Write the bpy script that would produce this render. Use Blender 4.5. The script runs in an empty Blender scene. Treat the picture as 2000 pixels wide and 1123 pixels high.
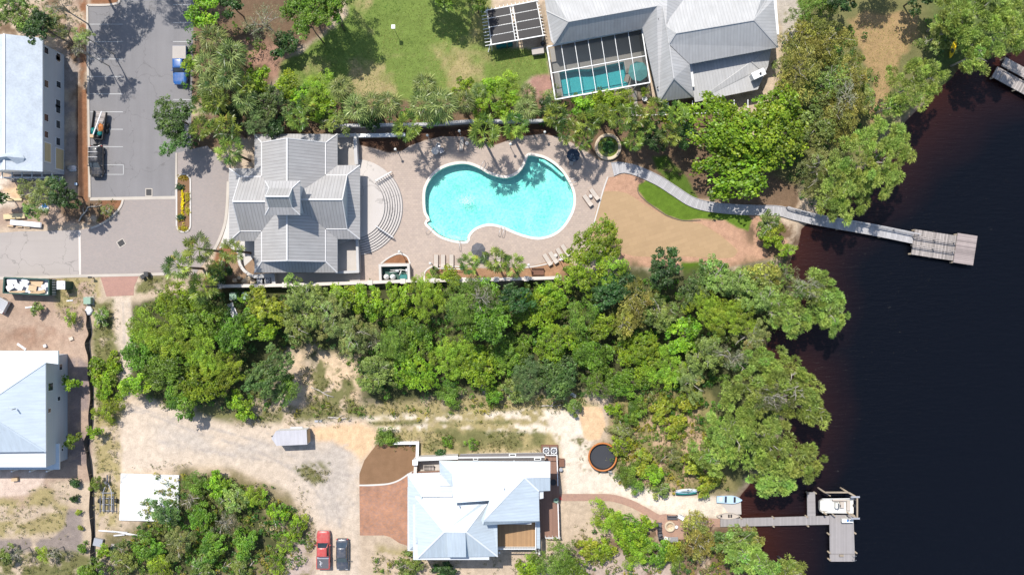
import bpy, bmesh, math, random
import numpy as np
from mathutils import Vector, Matrix
from mathutils.geometry import tessellate_polygon

SC = bpy.context.scene
COL = SC.collection
R_ = math.radians
# ------------------------------------------------------------------ camera
H = 120.0                      # flying height in metres
S = 0.075                      # metres on the ground per pixel of the photograph
cam_d = bpy.data.cameras.new('camera')
cam = bpy.data.objects.new('camera', cam_d)
COL.objects.link(cam)
cam.location = (0, 0, H)
cam.rotation_euler = (0, 0, 0)
cam_d.sensor_width = 36
cam_d.lens = 36 * H / (2000 * S)
cam_d.clip_end = 6000
SC.camera = cam
# ------------------------------------------------------------------ light
SUN_EL = 60.0
SUN_AZ = Vector((-0.46, 0.888, 0)).normalized()    # ground direction towards the sun
world = bpy.data.worlds.new('World')
SC.world = world
world.use_nodes = True
wn = world.node_tree
for n in list(wn.nodes):
    wn.nodes.remove(n)
sky = wn.nodes.new('ShaderNodeTexSky')
sky.sky_type = 'NISHITA'
sky.sun_disc = False
sky.sun_elevation = R_(SUN_EL)
sky.sun_rotation = math.atan2(SUN_AZ.x, SUN_AZ.y)
sky.air_density = 1.0
sky.dust_density = 1.0
bg = wn.nodes.new('ShaderNodeBackground')
bg.inputs['Strength'].default_value = 0.135
wo = wn.nodes.new('ShaderNodeOutputWorld')
wn.links.new(sky.outputs[0], bg.inputs['Color'])
wn.links.new(bg.outputs[0], wo.inputs['Surface'])
sun_d = bpy.data.lights.new('sun', 'SUN')
sun_d.energy = 4.05
sun_d.angle = R_(0.53)
sun_d.color = (1.0, 0.955, 0.89)
sun = bpy.data.objects.new('sun', sun_d)
COL.objects.link(sun)
sun_vec = Vector((SUN_AZ.x * math.cos(R_(SUN_EL)), SUN_AZ.y * math.cos(R_(SUN_EL)), math.sin(R_(SUN_EL))))
sun.rotation_euler = sun_vec.to_track_quat('Z', 'Y').to_euler()
sun.location = sun_vec * 200
SC.view_settings.view_transform = 'Standard'
SC.view_settings.look = 'None'
SC.view_settings.gamma = 1
SC.view_settings.exposure = 0.62
SC.cycles.max_bounces = 8
SC.cycles.transparent_max_bounces = 12
SC.cycles.caustics_reflective = False
SC.cycles.caustics_refractive = False

# ------------------------------------------------------------------ helpers
def W(px, py, z=0.0):
    """metric point at height z that stands where the survey photograph shows it"""
    f = 1 - z / H
    return Vector(((px - 1000) * S * f, (561.5 - py) * S * f, z))

def WL(pts, z=0.0):
    return [W(p[0], p[1], z) for p in pts]

def thing(name, label, cat, loc=(0, 0, 0), rz=0.0, group=None):
    o = bpy.data.objects.new(name, None)
    COL.objects.link(o)
    o.empty_display_size = 0.3
    o.location = loc
    o.rotation_euler = (0, 0, rz)
    o['label'] = label
    o['category'] = cat
    if group:
        o['group'] = group
    return o

def tag(o, label, cat, group=None):
    o['label'] = label
    o['category'] = cat
    if group:
        o['group'] = group
    return o

def struct(o):
    o['kind'] = 'structure'
    return o

def stuff(o, label, cat):
    o['kind'] = 'stuff'
    o['label'] = label
    o['category'] = cat
    return o

def place(o, parent):
    COL.objects.link(o)
    if parent:
        o.parent = parent
    return o

def dup(root, loc, rz=0.0, label=None, scale=None):
    def cp(o, parent):
        c = o.copy()
        place(c, parent)
        for ch in list(o.children):
            cp(ch, c)
        return c
    r = cp(root, None)
    r.location = loc
    r.rotation_euler = (0, 0, rz)
    if scale:
        r.scale = (scale,) * 3
    if label:
        r['label'] = label
    return r

class MB:
    """collects faces, then links them as ONE mesh object"""
    def __init__(s):
        s.V = []; s.F = []; s.M = []; s.SM = []
    def add(s, verts, faces, mi=0, sm=False):
        o = len(s.V)
        s.V += [Vector(v) for v in verts]
        for f in faces:
            s.F.append([i + o for i in f]); s.M.append(mi); s.SM.append(sm)
        return s
    def face(s, pts, mi=0):
        return s.add(pts, [list(range(len(pts)))], mi)
    def box(s, c, size, rz=0.0, mi=0, M=None):
        c = Vector(c); hx, hy, hz = size[0] / 2, size[1] / 2, size[2] / 2
        m = M if M is not None else Matrix.Rotation(rz, 3, 'Z')
        vs = [c + m @ Vector((x, y, z)) for z in (-hz, hz) for (x, y) in ((-hx, -hy), (hx, -hy), (hx, hy), (-hx, hy))]
        return s.add(vs, [(3, 2, 1, 0), (4, 5, 6, 7), (0, 1, 5, 4), (1, 2, 6, 5), (2, 3, 7, 6), (3, 0, 4, 7)], mi)
    def bar(s, a, b, w, h, mi=0, up=None):
        a = Vector(a); b = Vector(b); d = b - a; L = d.length
        if L < 1e-6: return s
        x = d / L
        u = Vector(up) if up else (Vector((0, 0, 1)) if abs(x.z) < 0.95 else Vector((1, 0, 0)))
        y = u.cross(x).normalized(); z = x.cross(y)
        m = Matrix((x, y, z)).transposed()
        return s.box((a + b) / 2, (L, w, h), M=m, mi=mi)
    def prism(s, poly, z0, z1, mi=0, side=None, bottom=True):
        n = len(poly)
        ar = sum(poly[i][0] * poly[(i + 1) % n][1] - poly[(i + 1) % n][0] * poly[i][1] for i in range(n))
        if ar < 0: poly = list(reversed(poly))
        vs = [Vector((p[0], p[1], z0)) for p in poly] + [Vector((p[0], p[1], z1)) for p in poly]
        s.add(vs, [[i, (i + 1) % n, n + (i + 1) % n, n + i] for i in range(n)], mi if side is None else side)
        s.add(vs[n:], [list(t) for t in tess(vs[n:])], mi)
        if bottom: s.add(vs[:n], [list(reversed(t)) for t in tess(vs[:n])], mi)
        return s
    def tube(s, pts, r, n=6, r1=None, mi=0):
        pts = [Vector(p) for p in pts]; r1 = r if r1 is None else r1; vs = []; k = len(pts)
        for i, p in enumerate(pts):
            d = (pts[min(i + 1, k - 1)] - pts[max(i - 1, 0)])
            d = d.normalized() if d.length > 1e-9 else Vector((0, 0, 1))
            a = Vector((0, 0, 1)) if abs(d.z) < 0.9 else Vector((1, 0, 0))
            u = a.cross(d).normalized(); v = d.cross(u)
            rr = r + (r1 - r) * i / max(1, k - 1)
            vs += [p + (u * math.cos(6.2832 * j / n) + v * math.sin(6.2832 * j / n)) * rr for j in range(n)]
        fs = [[i * n + j, i * n + (j + 1) % n, (i + 1) * n + (j + 1) % n, (i + 1) * n + j] for i in range(k - 1) for j in range(n)]
        fs += [list(reversed(range(n))), [(k - 1) * n + j for j in range(n)]]
        return s.add(vs, fs, mi, True)
    def cyl(s, c, r, h, n=16, r1=None, mi=0, cap=True):
        c = Vector(c); r1 = r if r1 is None else r1
        vs = [c + Vector((r * math.cos(6.2832 * j / n), r * math.sin(6.2832 * j / n), 0)) for j in range(n)]
        vs += [c + Vector((r1 * math.cos(6.2832 * j / n), r1 * math.sin(6.2832 * j / n), h)) for j in range(n)]
        fs = [[j, (j + 1) % n, n + (j + 1) % n, n + j] for j in range(n)]
        s.add(vs, fs, mi, True)
        if cap: s.add(vs, [list(reversed(range(n))), list(range(n, 2 * n))], mi)
        return s
    def lathe(s, c, prof, n=24, mi=0):
        c = Vector(c); vs = []
        for (r, z) in prof:
            vs += [c + Vector((r * math.cos(6.2832 * j / n), r * math.sin(6.2832 * j / n), z)) for j in range(n)]
        fs = [[i * n + j, i * n + (j + 1) % n, (i + 1) * n + (j + 1) % n, (i + 1) * n + j] for i in range(len(prof) - 1) for j in range(n)]
        return s.add(vs, fs, mi, True)
    def ball(s, c, r, sc=(1, 1, 1), nu=12, nv=8, mi=0, jit=0.0, seed=0):
        rg = random.Random(seed); c = Vector(c); vs = []
        for i in range(nv + 1):
            t = math.pi * i / nv
            for j in range(nu):
                k = 1 + jit * rg.uniform(-1, 1)
                vs.append(c + Vector((math.sin(t) * math.cos(6.2832 * j / nu) * sc[0], math.sin(t) * math.sin(6.2832 * j / nu) * sc[1], math.cos(t) * sc[2])) * r * k)
        fs = [[i * nu + j, (i + 1) * nu + j, (i + 1) * nu + (j + 1) % nu, i * nu + (j + 1) % nu] for i in range(nv) for j in range(nu)]
        return s.add(vs, fs, mi, True)
    def loft(s, rings, mi=0, sm=True, cap=True):
        n = len(rings[0]); vs = [p for r in rings for p in r]
        fs = [[i * n + j, i * n + (j + 1) % n, (i + 1) * n + (j + 1) % n, (i + 1) * n + j] for i in range(len(rings) - 1) for j in range(n)]
        s.add(vs, fs, mi, sm)
        if cap: s.add(rings[0], [list(reversed(range(n)))], mi); s.add(rings[-1], [list(range(n))], mi)
        return s
    def sheet(s, poly, z, mi=0, holes=()):
        loops = [[Vector((p[0], p[1], 0)) for p in poly]] + [[Vector((p[0], p[1], 0)) for p in h] for h in holes]
        vs = [Vector((p.x, p.y, z)) for l in loops for p in l]
        fs = []
        for t in tessellate_polygon(loops):
            a, b, c = vs[t[0]], vs[t[1]], vs[t[2]]
            fs.append(list(t) if (b - a).cross(c - a).z > 0 else [t[0], t[2], t[1]])
        return s.add(vs, fs, mi)
    def build(s, name, mats, parent=None, recalc=True, bevel=0.0, local=False):
        me = bpy.data.meshes.new(name)
        off = Vector(parent.location) if parent is not None and not local else Vector((0, 0, 0))
        if parent is not None and not local and parent.parent is not None: off = off + Vector(parent.parent.location)
        me.from_pydata([tuple(v - off) for v in s.V], [], s.F)
        if not isinstance(mats, (list, tuple)): mats = [mats]
        for m in mats: me.materials.append(m)
        me.polygons.foreach_set('material_index', s.M)
        me.polygons.foreach_set('use_smooth', s.SM)
        bm = bmesh.new(); bm.from_mesh(me)
        bmesh.ops.remove_doubles(bm, verts=bm.verts, dist=1e-4)
        if recalc: bmesh.ops.recalc_face_normals(bm, faces=bm.faces)
        if bevel > 0:
            es = [e for e in bm.edges if len(e.link_faces) == 2 and e.calc_face_angle(0) > 0.6]
            bmesh.ops.bevel(bm, geom=es, offset=bevel, segments=1, affect='EDGES', clamp_overlap=True)
        uv = bm.loops.layers.uv.new('UVMap')
        for f in bm.faces:
            n = f.normal
            if abs(n.z) < 0.9995:
                u = Vector((0, 0, 1)).cross(n).normalized(); v = n.cross(u)
            else:
                u = Vector((1, 0, 0)); v = Vector((0, 1, 0))
            for l in f.loops:
                l[uv].uv = (l.vert.co.dot(u), l.vert.co.dot(v))
        bm.to_mesh(me); bm.free()
        o = bpy.data.objects.new(name, me)
        return place(o, parent)

def tess(vs):
    loop = [Vector((v.x, v.y, 0)) for v in vs]
    out = []
    for t in tessellate_polygon([loop]):
        a, b, c = loop[t[0]], loop[t[1]], loop[t[2]]
        out.append(t if (b - a).cross(c - a).z > 0 else (t[0], t[2], t[1]))
    return out

def smooth_loop(pts, k=4):
    """closed Catmull-Rom through 2-D points"""
    n = len(pts); out = []
    for i in range(n):
        p0, p1, p2, p3 = (Vector((pts[(i + d) % n][0], pts[(i + d) % n][1])) for d in (-1, 0, 1, 2))
        for j in range(k):
            t = j / k
            q = 0.5 * ((2 * p1) + (p2 - p0) * t + (2 * p0 - 5 * p1 + 4 * p2 - p3) * t * t + (3 * p1 - p0 - 3 * p2 + p3) * t ** 3)
            out.append((q.x, q.y))
    return out

def smooth_line(pts, k=4):
    n = len(pts); out = []
    for i in range(n - 1):
        P = [Vector(pts[min(max(i + d, 0), n - 1)]) for d in (-1, 0, 1, 2)]
        for j in range(k):
            t = j / k
            out.append(0.5 * ((2 * P[1]) + (P[2] - P[0]) * t + (2 * P[0] - 5 * P[1] + 4 * P[2] - P[3]) * t * t + (3 * P[1] - P[0] - 3 * P[2] + P[3]) * t ** 3))
    out.append(Vector(pts[-1]))
    return out

def offset_loop(pts, d):
    """move a closed 2-D loop outwards by d (metres)"""
    n = len(pts); ar = sum(pts[i][0] * pts[(i + 1) % n][1] - pts[(i + 1) % n][0] * pts[i][1] for i in range(n))
    sg = 1 if ar > 0 else -1; out = []
    for i in range(n):
        a = Vector(pts[i - 1][:2]); b = Vector(pts[i][:2]); c = Vector(pts[(i + 1) % n][:2])
        t = (c - a)
        if t.length < 1e-6: t = Vector((1, 0))
        t.normalize()
        out.append((b.x + t.y * d * sg, b.y - t.x * d * sg))
    return out

def ribbon(line, w):
    """left and right borders of a 2-D centre line"""
    L = []; Rr = []
    for i, p in enumerate(line):
        t = (Vector(line[min(i + 1, len(line) - 1)][:2]) - Vector(line[max(i - 1, 0)][:2])).normalized()
        n = Vector((-t.y, t.x)); ww = w[i] if isinstance(w, (list, tuple)) else w
        q = Vector(p[:2]); L.append(q + n * ww / 2); Rr.append(q - n * ww / 2)
    return L, Rr

# ------------------------------------------------------------------ materials
def srgb(h):
    h = h.lstrip('#'); c = [int(h[i:i + 2], 16) / 255 for i in (0, 2, 4)]
    return tuple(x / 12.92 if x <= 0.04045 else ((x + 0.055) / 1.055) ** 2.4 for x in c)

def _new(name):
    m = bpy.data.materials.new(name); m.use_nodes = True
    t = m.node_tree
    for n in list(t.nodes): t.nodes.remove(n)
    o = t.nodes.new('ShaderNodeOutputMaterial'); b = t.nodes.new('ShaderNodeBsdfPrincipled')
    t.links.new(b.outputs[0], o.inputs[0])
    return m, t, b, o

def N(t, typ, **kw):
    n = t.nodes.new('ShaderNode' + typ)
    for k, v in kw.items(): setattr(n, k, v)
    return n

def math_n(t, op, a, b=None):
    n = N(t, 'Math', operation=op)
    for i, x in enumerate((a, b)):
        if x is None: continue
        if isinstance(x, (int, float)): n.inputs[i].default_value = x
        else: t.links.new(x, n.inputs[i])
    return n.outputs[0]

def mixc(t, fac, a, b, mode='MIX'):
    n = N(t, 'Mix', data_type='RGBA', blend_type=mode)
    for i, x in ((0, fac), (6, a), (7, b)):
        if isinstance(x, (int, float)): n.inputs[i].default_value = x
        elif isinstance(x, tuple): n.inputs[i].default_value = (*x[:3], 1)
        else: t.links.new(x, n.inputs[i])
    return n.outputs[2]

def noise(t, scale, detail=4, rough=0.55, vec=None, coord='Object'):
    n = N(t, 'TexNoise'); n.inputs['Scale'].default_value = scale
    n.inputs['Detail'].default_value = detail; n.inputs['Roughness'].default_value = rough
    if vec is None:
        vec = N(t, 'TexCoord').outputs[coord]
    t.links.new(vec, n.inputs['Vector'])
    return n.outputs['Fac']

def ramp(t, fac, stops):
    n = N(t, 'ValToRGB'); e = n.color_ramp.elements
    while len(e) < len(stops): e.new(0.5)
    for k, (p, c) in enumerate(stops):
        e[k].position = p; e[k].color = (*c, 1) if len(c) == 3 else c
    t.links.new(fac, n.inputs[0])
    return n.outputs[0]

def bump(t, b, h, strength, dist=0.05):
    n = N(t, 'Bump'); n.inputs['Strength'].default_value = strength; n.inputs['Distance'].default_value = dist
    t.links.new(h, n.inputs['Height']); t.links.new(n.outputs[0], b.inputs['Normal'])

GK = 0.85
GROUNDY = {'concrete', 'kerb_concrete', 'light_concrete', 'asphalt', 'line_paint', 'old_pale_asphalt', 'cream_coping', 'stucco', 'wall_cap', 'grey_wall_cap', 'brown_bark_mulch', 'white_sheet', 'white_trim', 'white_paint'}
def pm(name, col, rough=0.7, var=0.12, scale=2.0, bmp=0.0, metal=0.0, col2=None, spec=0.5, big=0.3):
    """one colour broken by a coarse and a fine noise"""
    if name in GROUNDY: col = tuple(x * GK for x in col); col2 = tuple(x * GK for x in col2) if col2 else None
    m, t, b, o = _new(name)
    c2 = col2 or tuple(min(1, x * (1 + var)) for x in col)
    c1 = col if col2 else tuple(x * (1 - var) for x in col)
    f = noise(t, scale * 6, 5, 0.6); g = noise(t, big, 3, 0.5)
    h = math_n(t, 'ADD', math_n(t, 'MULTIPLY', f, 0.5), math_n(t, 'MULTIPLY', g, 0.5))
    t.links.new(ramp(t, h, [(0.34, c1), (0.66, c2)]), b.inputs['Base Color'])
    b.inputs['Roughness'].default_value = rough; b.inputs['Metallic'].default_value = metal
    b.inputs['Specular IOR Level'].default_value = spec
    if bmp: bump(t, b, f, bmp)
    return m

def uvmap(t):
    n = N(t, 'UVMap'); n.uv_map = 'UVMap'
    s = N(t, 'SeparateXYZ'); t.links.new(n.outputs[0], s.inputs[0])
    return n.outputs[0], s.outputs[0], s.outputs[1]

def lines(t, u, pitch, width):
    """1 on a thin line every pitch metres"""
    fr = math_n(t, 'FRACT', math_n(t, 'DIVIDE', u, pitch))
    return math_n(t, 'LESS_THAN', fr, width / pitch)

def seam_mat(name, col, pitch=0.42, rough=0.42, dark=0.75, metal=0.0, var=0.05):
    """standing seam metal sheets: seams run up the slope"""
    m, t, b, o = _new(name)
    uv, u, v = uvmap(t)
    fr = math_n(t, 'FRACT', math_n(t, 'DIVIDE', u, pitch))
    l = math_n(t, 'LESS_THAN', fr, 0.13)
    wn_ = N(t, 'TexWhiteNoise', noise_dimensions='1D'); t.links.new(math_n(t, 'FLOOR', math_n(t, 'DIVIDE', u, pitch)), wn_.inputs['W'])
    g = noise(t, 0.45, 4, 0.6)
    tone = ramp(t, math_n(t, 'ADD', math_n(t, 'MULTIPLY', g, 0.9), math_n(t, 'MULTIPLY', wn_.outputs['Value'], 0.1)),
                [(0.3, tuple(x * (1 - 2 * var) for x in col)), (0.7, tuple(min(1, x * (1 + var)) for x in col))])
    mp = N(t, 'Mapping'); mp.inputs['Scale'].default_value = (2.2, .28, 1); t.links.new(uv, mp.inputs[0])
    st = noise(t, 1.0, 5, 0.7, mp.outputs[0]); pt = noise(t, 0.9, 4, 0.7)
    tone = mixc(t, math_n(t, 'MULTIPLY', math_n(t, 'GREATER_THAN', pt, 0.66), 0.12), tone, (0.18, 0.15, 0.12))
    tone = mixc(t, 1.0, tone, ramp(t, st, [(0.3, (0.84, 0.83, 0.82)), (0.62, (1, 1, 1))]), 'MULTIPLY')
    t.links.new(mixc(t, l, tone, tuple(x * dark for x in col)), b.inputs['Base Color'])
    b.inputs['Roughness'].default_value = rough; b.inputs['Metallic'].default_value = metal
    bump(t, b, math_n(t, 'PINGPONG', fr, 0.5), 0.35, 0.03)
    return m

def plank_mat(name, col, pitch=0.14, axis=0, rough=0.75, var=0.25, gap=0.2, bmp=0.4):
    """boards laid side by side along local x (axis 0) or y (axis 1)"""
    m, t, b, o = _new(name)
    uv, u, v = uvmap(t)
    a = u if axis == 0 else v
    k = math_n(t, 'FLOOR', math_n(t, 'DIVIDE', a, pitch))
    wn_ = N(t, 'TexWhiteNoise', noise_dimensions='1D'); t.links.new(k, wn_.inputs['W'])
    fr = math_n(t, 'FRACT', math_n(t, 'DIVIDE', a, pitch))
    l = math_n(t, 'LESS_THAN', fr, gap)
    g = noise(t, 1.6, 5, 0.65)
    tone = ramp(t, math_n(t, 'ADD', math_n(t, 'MULTIPLY', g, 0.5), math_n(t, 'MULTIPLY', wn_.outputs['Value'], 0.5)),
                [(0.2, tuple(x * (1 - var) for x in col)), (0.8, tuple(min(1, x * (1 + var)) for x in col))])
    t.links.new(mixc(t, l, tone, tuple(x * 0.55 for x in col)), b.inputs['Base Color'])
    b.inputs['Roughness'].default_value = rough
    bump(t, b, l, -bmp, 0.02)
    return m

def paver_mat(name, c1, c2, cm, w=0.3, h=0.3, rough=0.85, var=0.25, mort=0.06, rot=0.0, big=0.12):
    m, t, b, o = _new(name)
    tc = N(t, 'TexCoord'); mp = N(t, 'Mapping'); mp.inputs['Rotation'].default_value = (0, 0, rot)
    t.links.new(tc.outputs['Object'], mp.inputs[0])
    c1, c2, cm = (tuple(x * GK for x in q) for q in (c1, c2, cm)); br = N(t, 'TexBrick'); t.links.new(mp.outputs[0], br.inputs['Vector'])
    br.inputs['Scale'].default_value = 1.0; br.inputs['Brick Width'].default_value = w; br.inputs['Row Height'].default_value = h
    br.inputs['Mortar Size'].default_value = mort * h; br.inputs['Color1'].default_value = (*c1, 1)
    br.inputs['Color2'].default_value = (*c2, 1); br.inputs['Mortar'].default_value = (*cm, 1); br.inputs['Bias'].default_value = 0.0
    g = noise(t, big, 4, 0.6); f = noise(t, 1.4, 4, 0.6)
    s = math_n(t, 'ADD', math_n(t, 'MULTIPLY', g, 1.1 * var * 2), math_n(t, 'MULTIPLY', f, var * 1.6))
    k = math_n(t, 'ADD', s, 1 - 1.9 * var)
    cm_ = N(t, 'CombineXYZ')
    for i in range(3): t.links.new(k, cm_.inputs[i])
    t.links.new(mixc(t, 1.0, br.outputs['Color'], cm_.outputs[0], 'MULTIPLY'), b.inputs['Base Color'])
    b.inputs['Roughness'].default_value = rough
    bump(t, b, br.outputs['Fac'], -0.25, 0.02)
    return m

def worn_mat(name, col, axis=1, amt=0.2):
    """road surface: patches, tyre streaks along one axis, dark stains, hairline cracks"""
    m, t, b, o = _new(name); col = tuple(x * GK for x in col)
    tc = N(t, 'TexCoord'); mp = N(t, 'Mapping'); mp.inputs['Scale'].default_value = (1.1, .07, 1) if axis else (.07, 1.1, 1)
    t.links.new(tc.outputs['Object'], mp.inputs[0])
    s = noise(t, 1.0, 4, 0.6, mp.outputs[0]); g = noise(t, 0.13, 5, 0.62); f = noise(t, 9, 5, 0.7); st = noise(t, 0.55, 3, 0.5)
    k = math_n(t, 'ADD', math_n(t, 'MULTIPLY', s, amt * 1.3), math_n(t, 'ADD', math_n(t, 'MULTIPLY', g, amt * 2.2), math_n(t, 'MULTIPLY', f, amt * 1.6)))
    k = math_n(t, 'ADD', k, 1 - amt * 2.55)
    cv = N(t, 'CombineXYZ')
    for i in range(3): t.links.new(k, cv.inputs[i])
    c = mixc(t, 1.0, col, cv.outputs[0], 'MULTIPLY')
    c = mixc(t, math_n(t, 'MULTIPLY', math_n(t, 'GREATER_THAN', st, 0.67), 0.22), c, (0.06, 0.055, 0.05))
    vo = N(t, 'TexVoronoi', feature='DISTANCE_TO_EDGE'); vo.inputs['Scale'].default_value = 0.16
    wv = N(t, 'VectorMath', operation='ADD'); cw_ = N(t, 'CombineXYZ'); t.links.new(math_n(t, 'MULTIPLY', g, 9), cw_.inputs[0]); t.links.new(math_n(t, 'MULTIPLY', st, 3), cw_.inputs[1])
    t.links.new(tc.outputs['Object'], wv.inputs[0]); t.links.new(cw_.outputs[0], wv.inputs[1]); t.links.new(wv.outputs[0], vo.inputs['Vector'])
    c = mixc(t, math_n(t, 'MULTIPLY', math_n(t, 'LESS_THAN', vo.outputs[0], 0.006), 0.35), c, (0.07, 0.065, 0.06))
    t.links.new(c, b.inputs['Base Color']); b.inputs['Roughness'].default_value = 0.92; bump(t, b, f, 0.25)
    return m

def glass_mat(name, col=(0.02, 0.03, 0.04), rough=0.08):
    m, t, b, o = _new(name)
    g = noise(t, 1.5, 2)
    t.links.new(ramp(t, g, [(0.3, col), (0.7, tuple(x * 1.6 for x in col))]), b.inputs['Base Color'])
    b.inputs['Roughness'].default_value = rough; b.inputs['Specular IOR Level'].default_value = 0.8
    return m

def paint_mat(name, col, rough=0.3, coat=0.6):
    m, t, b, o = _new(name)
    g = noise(t, 6, 4)
    c = ramp(t, g, [(0.25, tuple(x * 0.85 for x in col)), (0.75, tuple(min(1, x * 1.08) for x in col))])
    du = ramp(t, noise(t, 2.2, 4, 0.65), [(0.42, (0, 0, 0)), (0.75, (0.30, 0.30, 0.30))])
    t.links.new(mixc(t, du, c, (0.30, 0.26, 0.21)), b.inputs['Base Color'])
    b.inputs['Roughness'].default_value = rough; b.inputs['Coat Weight'].default_value = coat; b.inputs['Coat Roughness'].default_value = 0.08
    return m

MT = {}
MT['white'] = pm('white_paint', (0.72, 0.72, 0.70), 0.5, 0.05)
MT['white_trim'] = pm('white_trim', (0.78, 0.78, 0.76), 0.45, 0.04)
MT['siding'] = plank_mat('white_siding', (0.46, 0.48, 0.50), 0.2, 1, 0.6, 0.04, 0.08, 0.3)
MT['stucco'] = pm('stucco', (0.55, 0.52, 0.48), 0.9, 0.1, 4, 0.2)
MT['cap'] = pm('wall_cap', (0.62, 0.56, 0.50), 0.85, 0.14, 3, 0.2)
MT['greycap'] = pm('grey_wall_cap', (0.46, 0.45, 0.44), 0.85, 0.14, 3, 0.2)
MT['concrete'] = pm('concrete', (0.44, 0.40, 0.36), 0.9, 0.16, 3, 0.2)
MT['kerb'] = pm('kerb_concrete', (0.47, 0.42, 0.36), 0.9, 0.16, 3, 0.2)
MT['lightcon'] = pm('light_concrete', (0.55, 0.52, 0.48), 0.9, 0.12, 3, 0.15)
MT['asphalt'] = worn_mat('asphalt', (0.205, 0.196, 0.196))
MT['paint_line'] = pm('line_paint', (0.42, 0.42, 0.41), 0.8, 0.25, 3)
MT['roof_club'] = seam_mat('grey_seam_metal', (0.35, 0.338, 0.327), 0.45, 0.5, 0.58)
MT['roof_cap'] = pm('ridge_metal', (0.50, 0.49, 0.48), 0.35, 0.05)
MT['roof_white'] = seam_mat('white_seam_metal', (0.66, 0.68, 0.70), 0.42, 0.45, 0.86)
MT['roof_tr'] = seam_mat('light_grey_seam_metal', (0.385, 0.38, 0.37), 0.45, 0.5, 0.72)
MT['shingle'] = plank_mat('dark_shingle', (0.16, 0.145, 0.14), 0.2, 1, 0.9, 0.2, 0.15)
MT['glass'] = glass_mat('dark_window')
MT['wood_dark'] = plank_mat('brown_deck_boards', (0.21, 0.115, 0.08), 0.14, 0, 0.7, 0.15)
MT['wood_tan'] = plank_mat('tan_deck_boards', (0.32, 0.19, 0.09), 0.14, 0, 0.7, 0.2)
MT['dock_wood'] = plank_mat('weathered_boards', (0.265, 0.235, 0.215), 0.24, 0, 0.85, 0.38, 0.16)
MT['walk_wood'] = plank_mat('pale_grey_boards', (0.335, 0.325, 0.325), 0.22, 0, 0.85, 0.16, 0.14)
MT['dock_grey'] = plank_mat('grey_composite_boards', (0.255, 0.235, 0.228), 0.2, 0, 0.8, 0.12, 0.14)
MT['lumber'] = plank_mat('raw_lumber', (0.58, 0.46, 0.26), 0.15, 1, 0.8, 0.15)
MT['brown'] = pm('brown_wood', (0.16, 0.075, 0.045), 0.75, 0.25, 3, 0.2)
MT['post'] = pm('timber_post', (0.27, 0.22, 0.16), 0.85, 0.25, 3)
MT['black'] = pm('black_plastic', (0.015, 0.015, 0.017), 0.55, 0.2, 4)
MT['tyre'] = pm('tyre_rubber', (0.018, 0.018, 0.018), 0.85, 0.2, 4)
MT['rim'] = pm('alloy_rim', (0.4, 0.4, 0.42), 0.35, 0.1, 3, metal=0.7)
MT['steel'] = pm('galvanised_steel', (0.42, 0.42, 0.43), 0.4, 0.12, 3, metal=0.5)
MT['darkgreen'] = pm('dark_green_paint', (0.008, 0.055, 0.04), 0.6, 0.25, 2)
MT['sage'] = pm('sage_green_paint', (0.20, 0.30, 0.22), 0.6, 0.12, 3)
MT['cushion'] = pm('tan_sling', (0.40, 0.35, 0.30), 0.85, 0.1, 4)
MT['charcoal'] = pm('charcoal_fabric', (0.09, 0.09, 0.10), 0.9, 0.18, 5)
MT['navy'] = pm('navy_fabric', (0.02, 0.035, 0.06), 0.9, 0.2, 5)
MT['tealcloth'] = pm('teal_fabric', (0.12, 0.36, 0.35), 0.85, 0.12, 5)
MT['bark'] = pm('grey_brown_bark', (0.13, 0.10, 0.075), 0.95, 0.35, 2, 0.4)
MT['palebark'] = pm('pale_bark', (0.40, 0.36, 0.31), 0.95, 0.25, 2, 0.4)
MT['stone'] = pm('tan_stone', (0.46, 0.37, 0.26), 0.9, 0.3, 3, 0.4)
MT['rock'] = pm('pale_rock', (0.50, 0.42, 0.34), 0.9, 0.25, 2, 0.5)
MT['orange'] = pm('orange_pad', (0.38, 0.125, 0.025), 0.6, 0.12, 3)
MT['solar'] = pm('black_solar_mat', (0.020, 0.018, 0.018), 0.5, 0.35, 1.5, spec=0.25)
MT['card'] = pm('cardboard', (0.46, 0.33, 0.20), 0.9, 0.15, 2)
MT['white_and_glint'] = pm('white_sheet', (0.74, 0.73, 0.74), 0.7, 0.06, 2)
MT['teal'] = pm('teal_plastic', (0.0, 0.13, 0.12), 0.5, 0.15, 3)
MT['blueplastic'] = pm('blue_plastic', (0.02, 0.18, 0.55), 0.45, 0.1, 3)
MT['yellow'] = pm('yellow_plastic', (0.75, 0.52, 0.01), 0.4, 0.08, 3)
MT['red'] = pm('red_plastic', (0.5, 0.03, 0.03), 0.5, 0.1, 3)
MT['gelcoat'] = pm('white_gelcoat', (0.60, 0.59, 0.55), 0.3, 0.05, 2)
MT['skyblue'] = pm('pale_blue_hull', (0.38, 0.50, 0.62), 0.4, 0.2, 2)
# ================================================================== GROUND
def vnoise(x, y, seed):
    xi = np.floor(x).astype(np.int64); yi = np.floor(y).astype(np.int64)
    xf = x - xi; yf = y - yi
    u = xf * xf * (3 - 2 * xf); v = yf * yf * (3 - 2 * yf)
    def h(a, b):
        n = (a * 374761393 + b * 668265263 + seed * 974634777) & 0x7fffffff
        n = ((n ^ (n >> 13)) * 1274126177) & 0x7fffffff
        return ((n ^ (n >> 16)) & 0xffff) / 65535.0
    return (h(xi, yi) * (1 - u) + h(xi + 1, yi) * u) * (1 - v) + (h(xi, yi + 1) * (1 - u) + h(xi + 1, yi + 1) * u) * v

def fbm(x, y, scale, seed, oct=4, gain=0.55):
    s = 0; a = 1; tot = 0
    for k in range(oct):
        s = s + a * vnoise(x * scale * 2 ** k, y * scale * 2 ** k, seed + 17 * k); tot += a; a *= gain
    return s / tot

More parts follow.
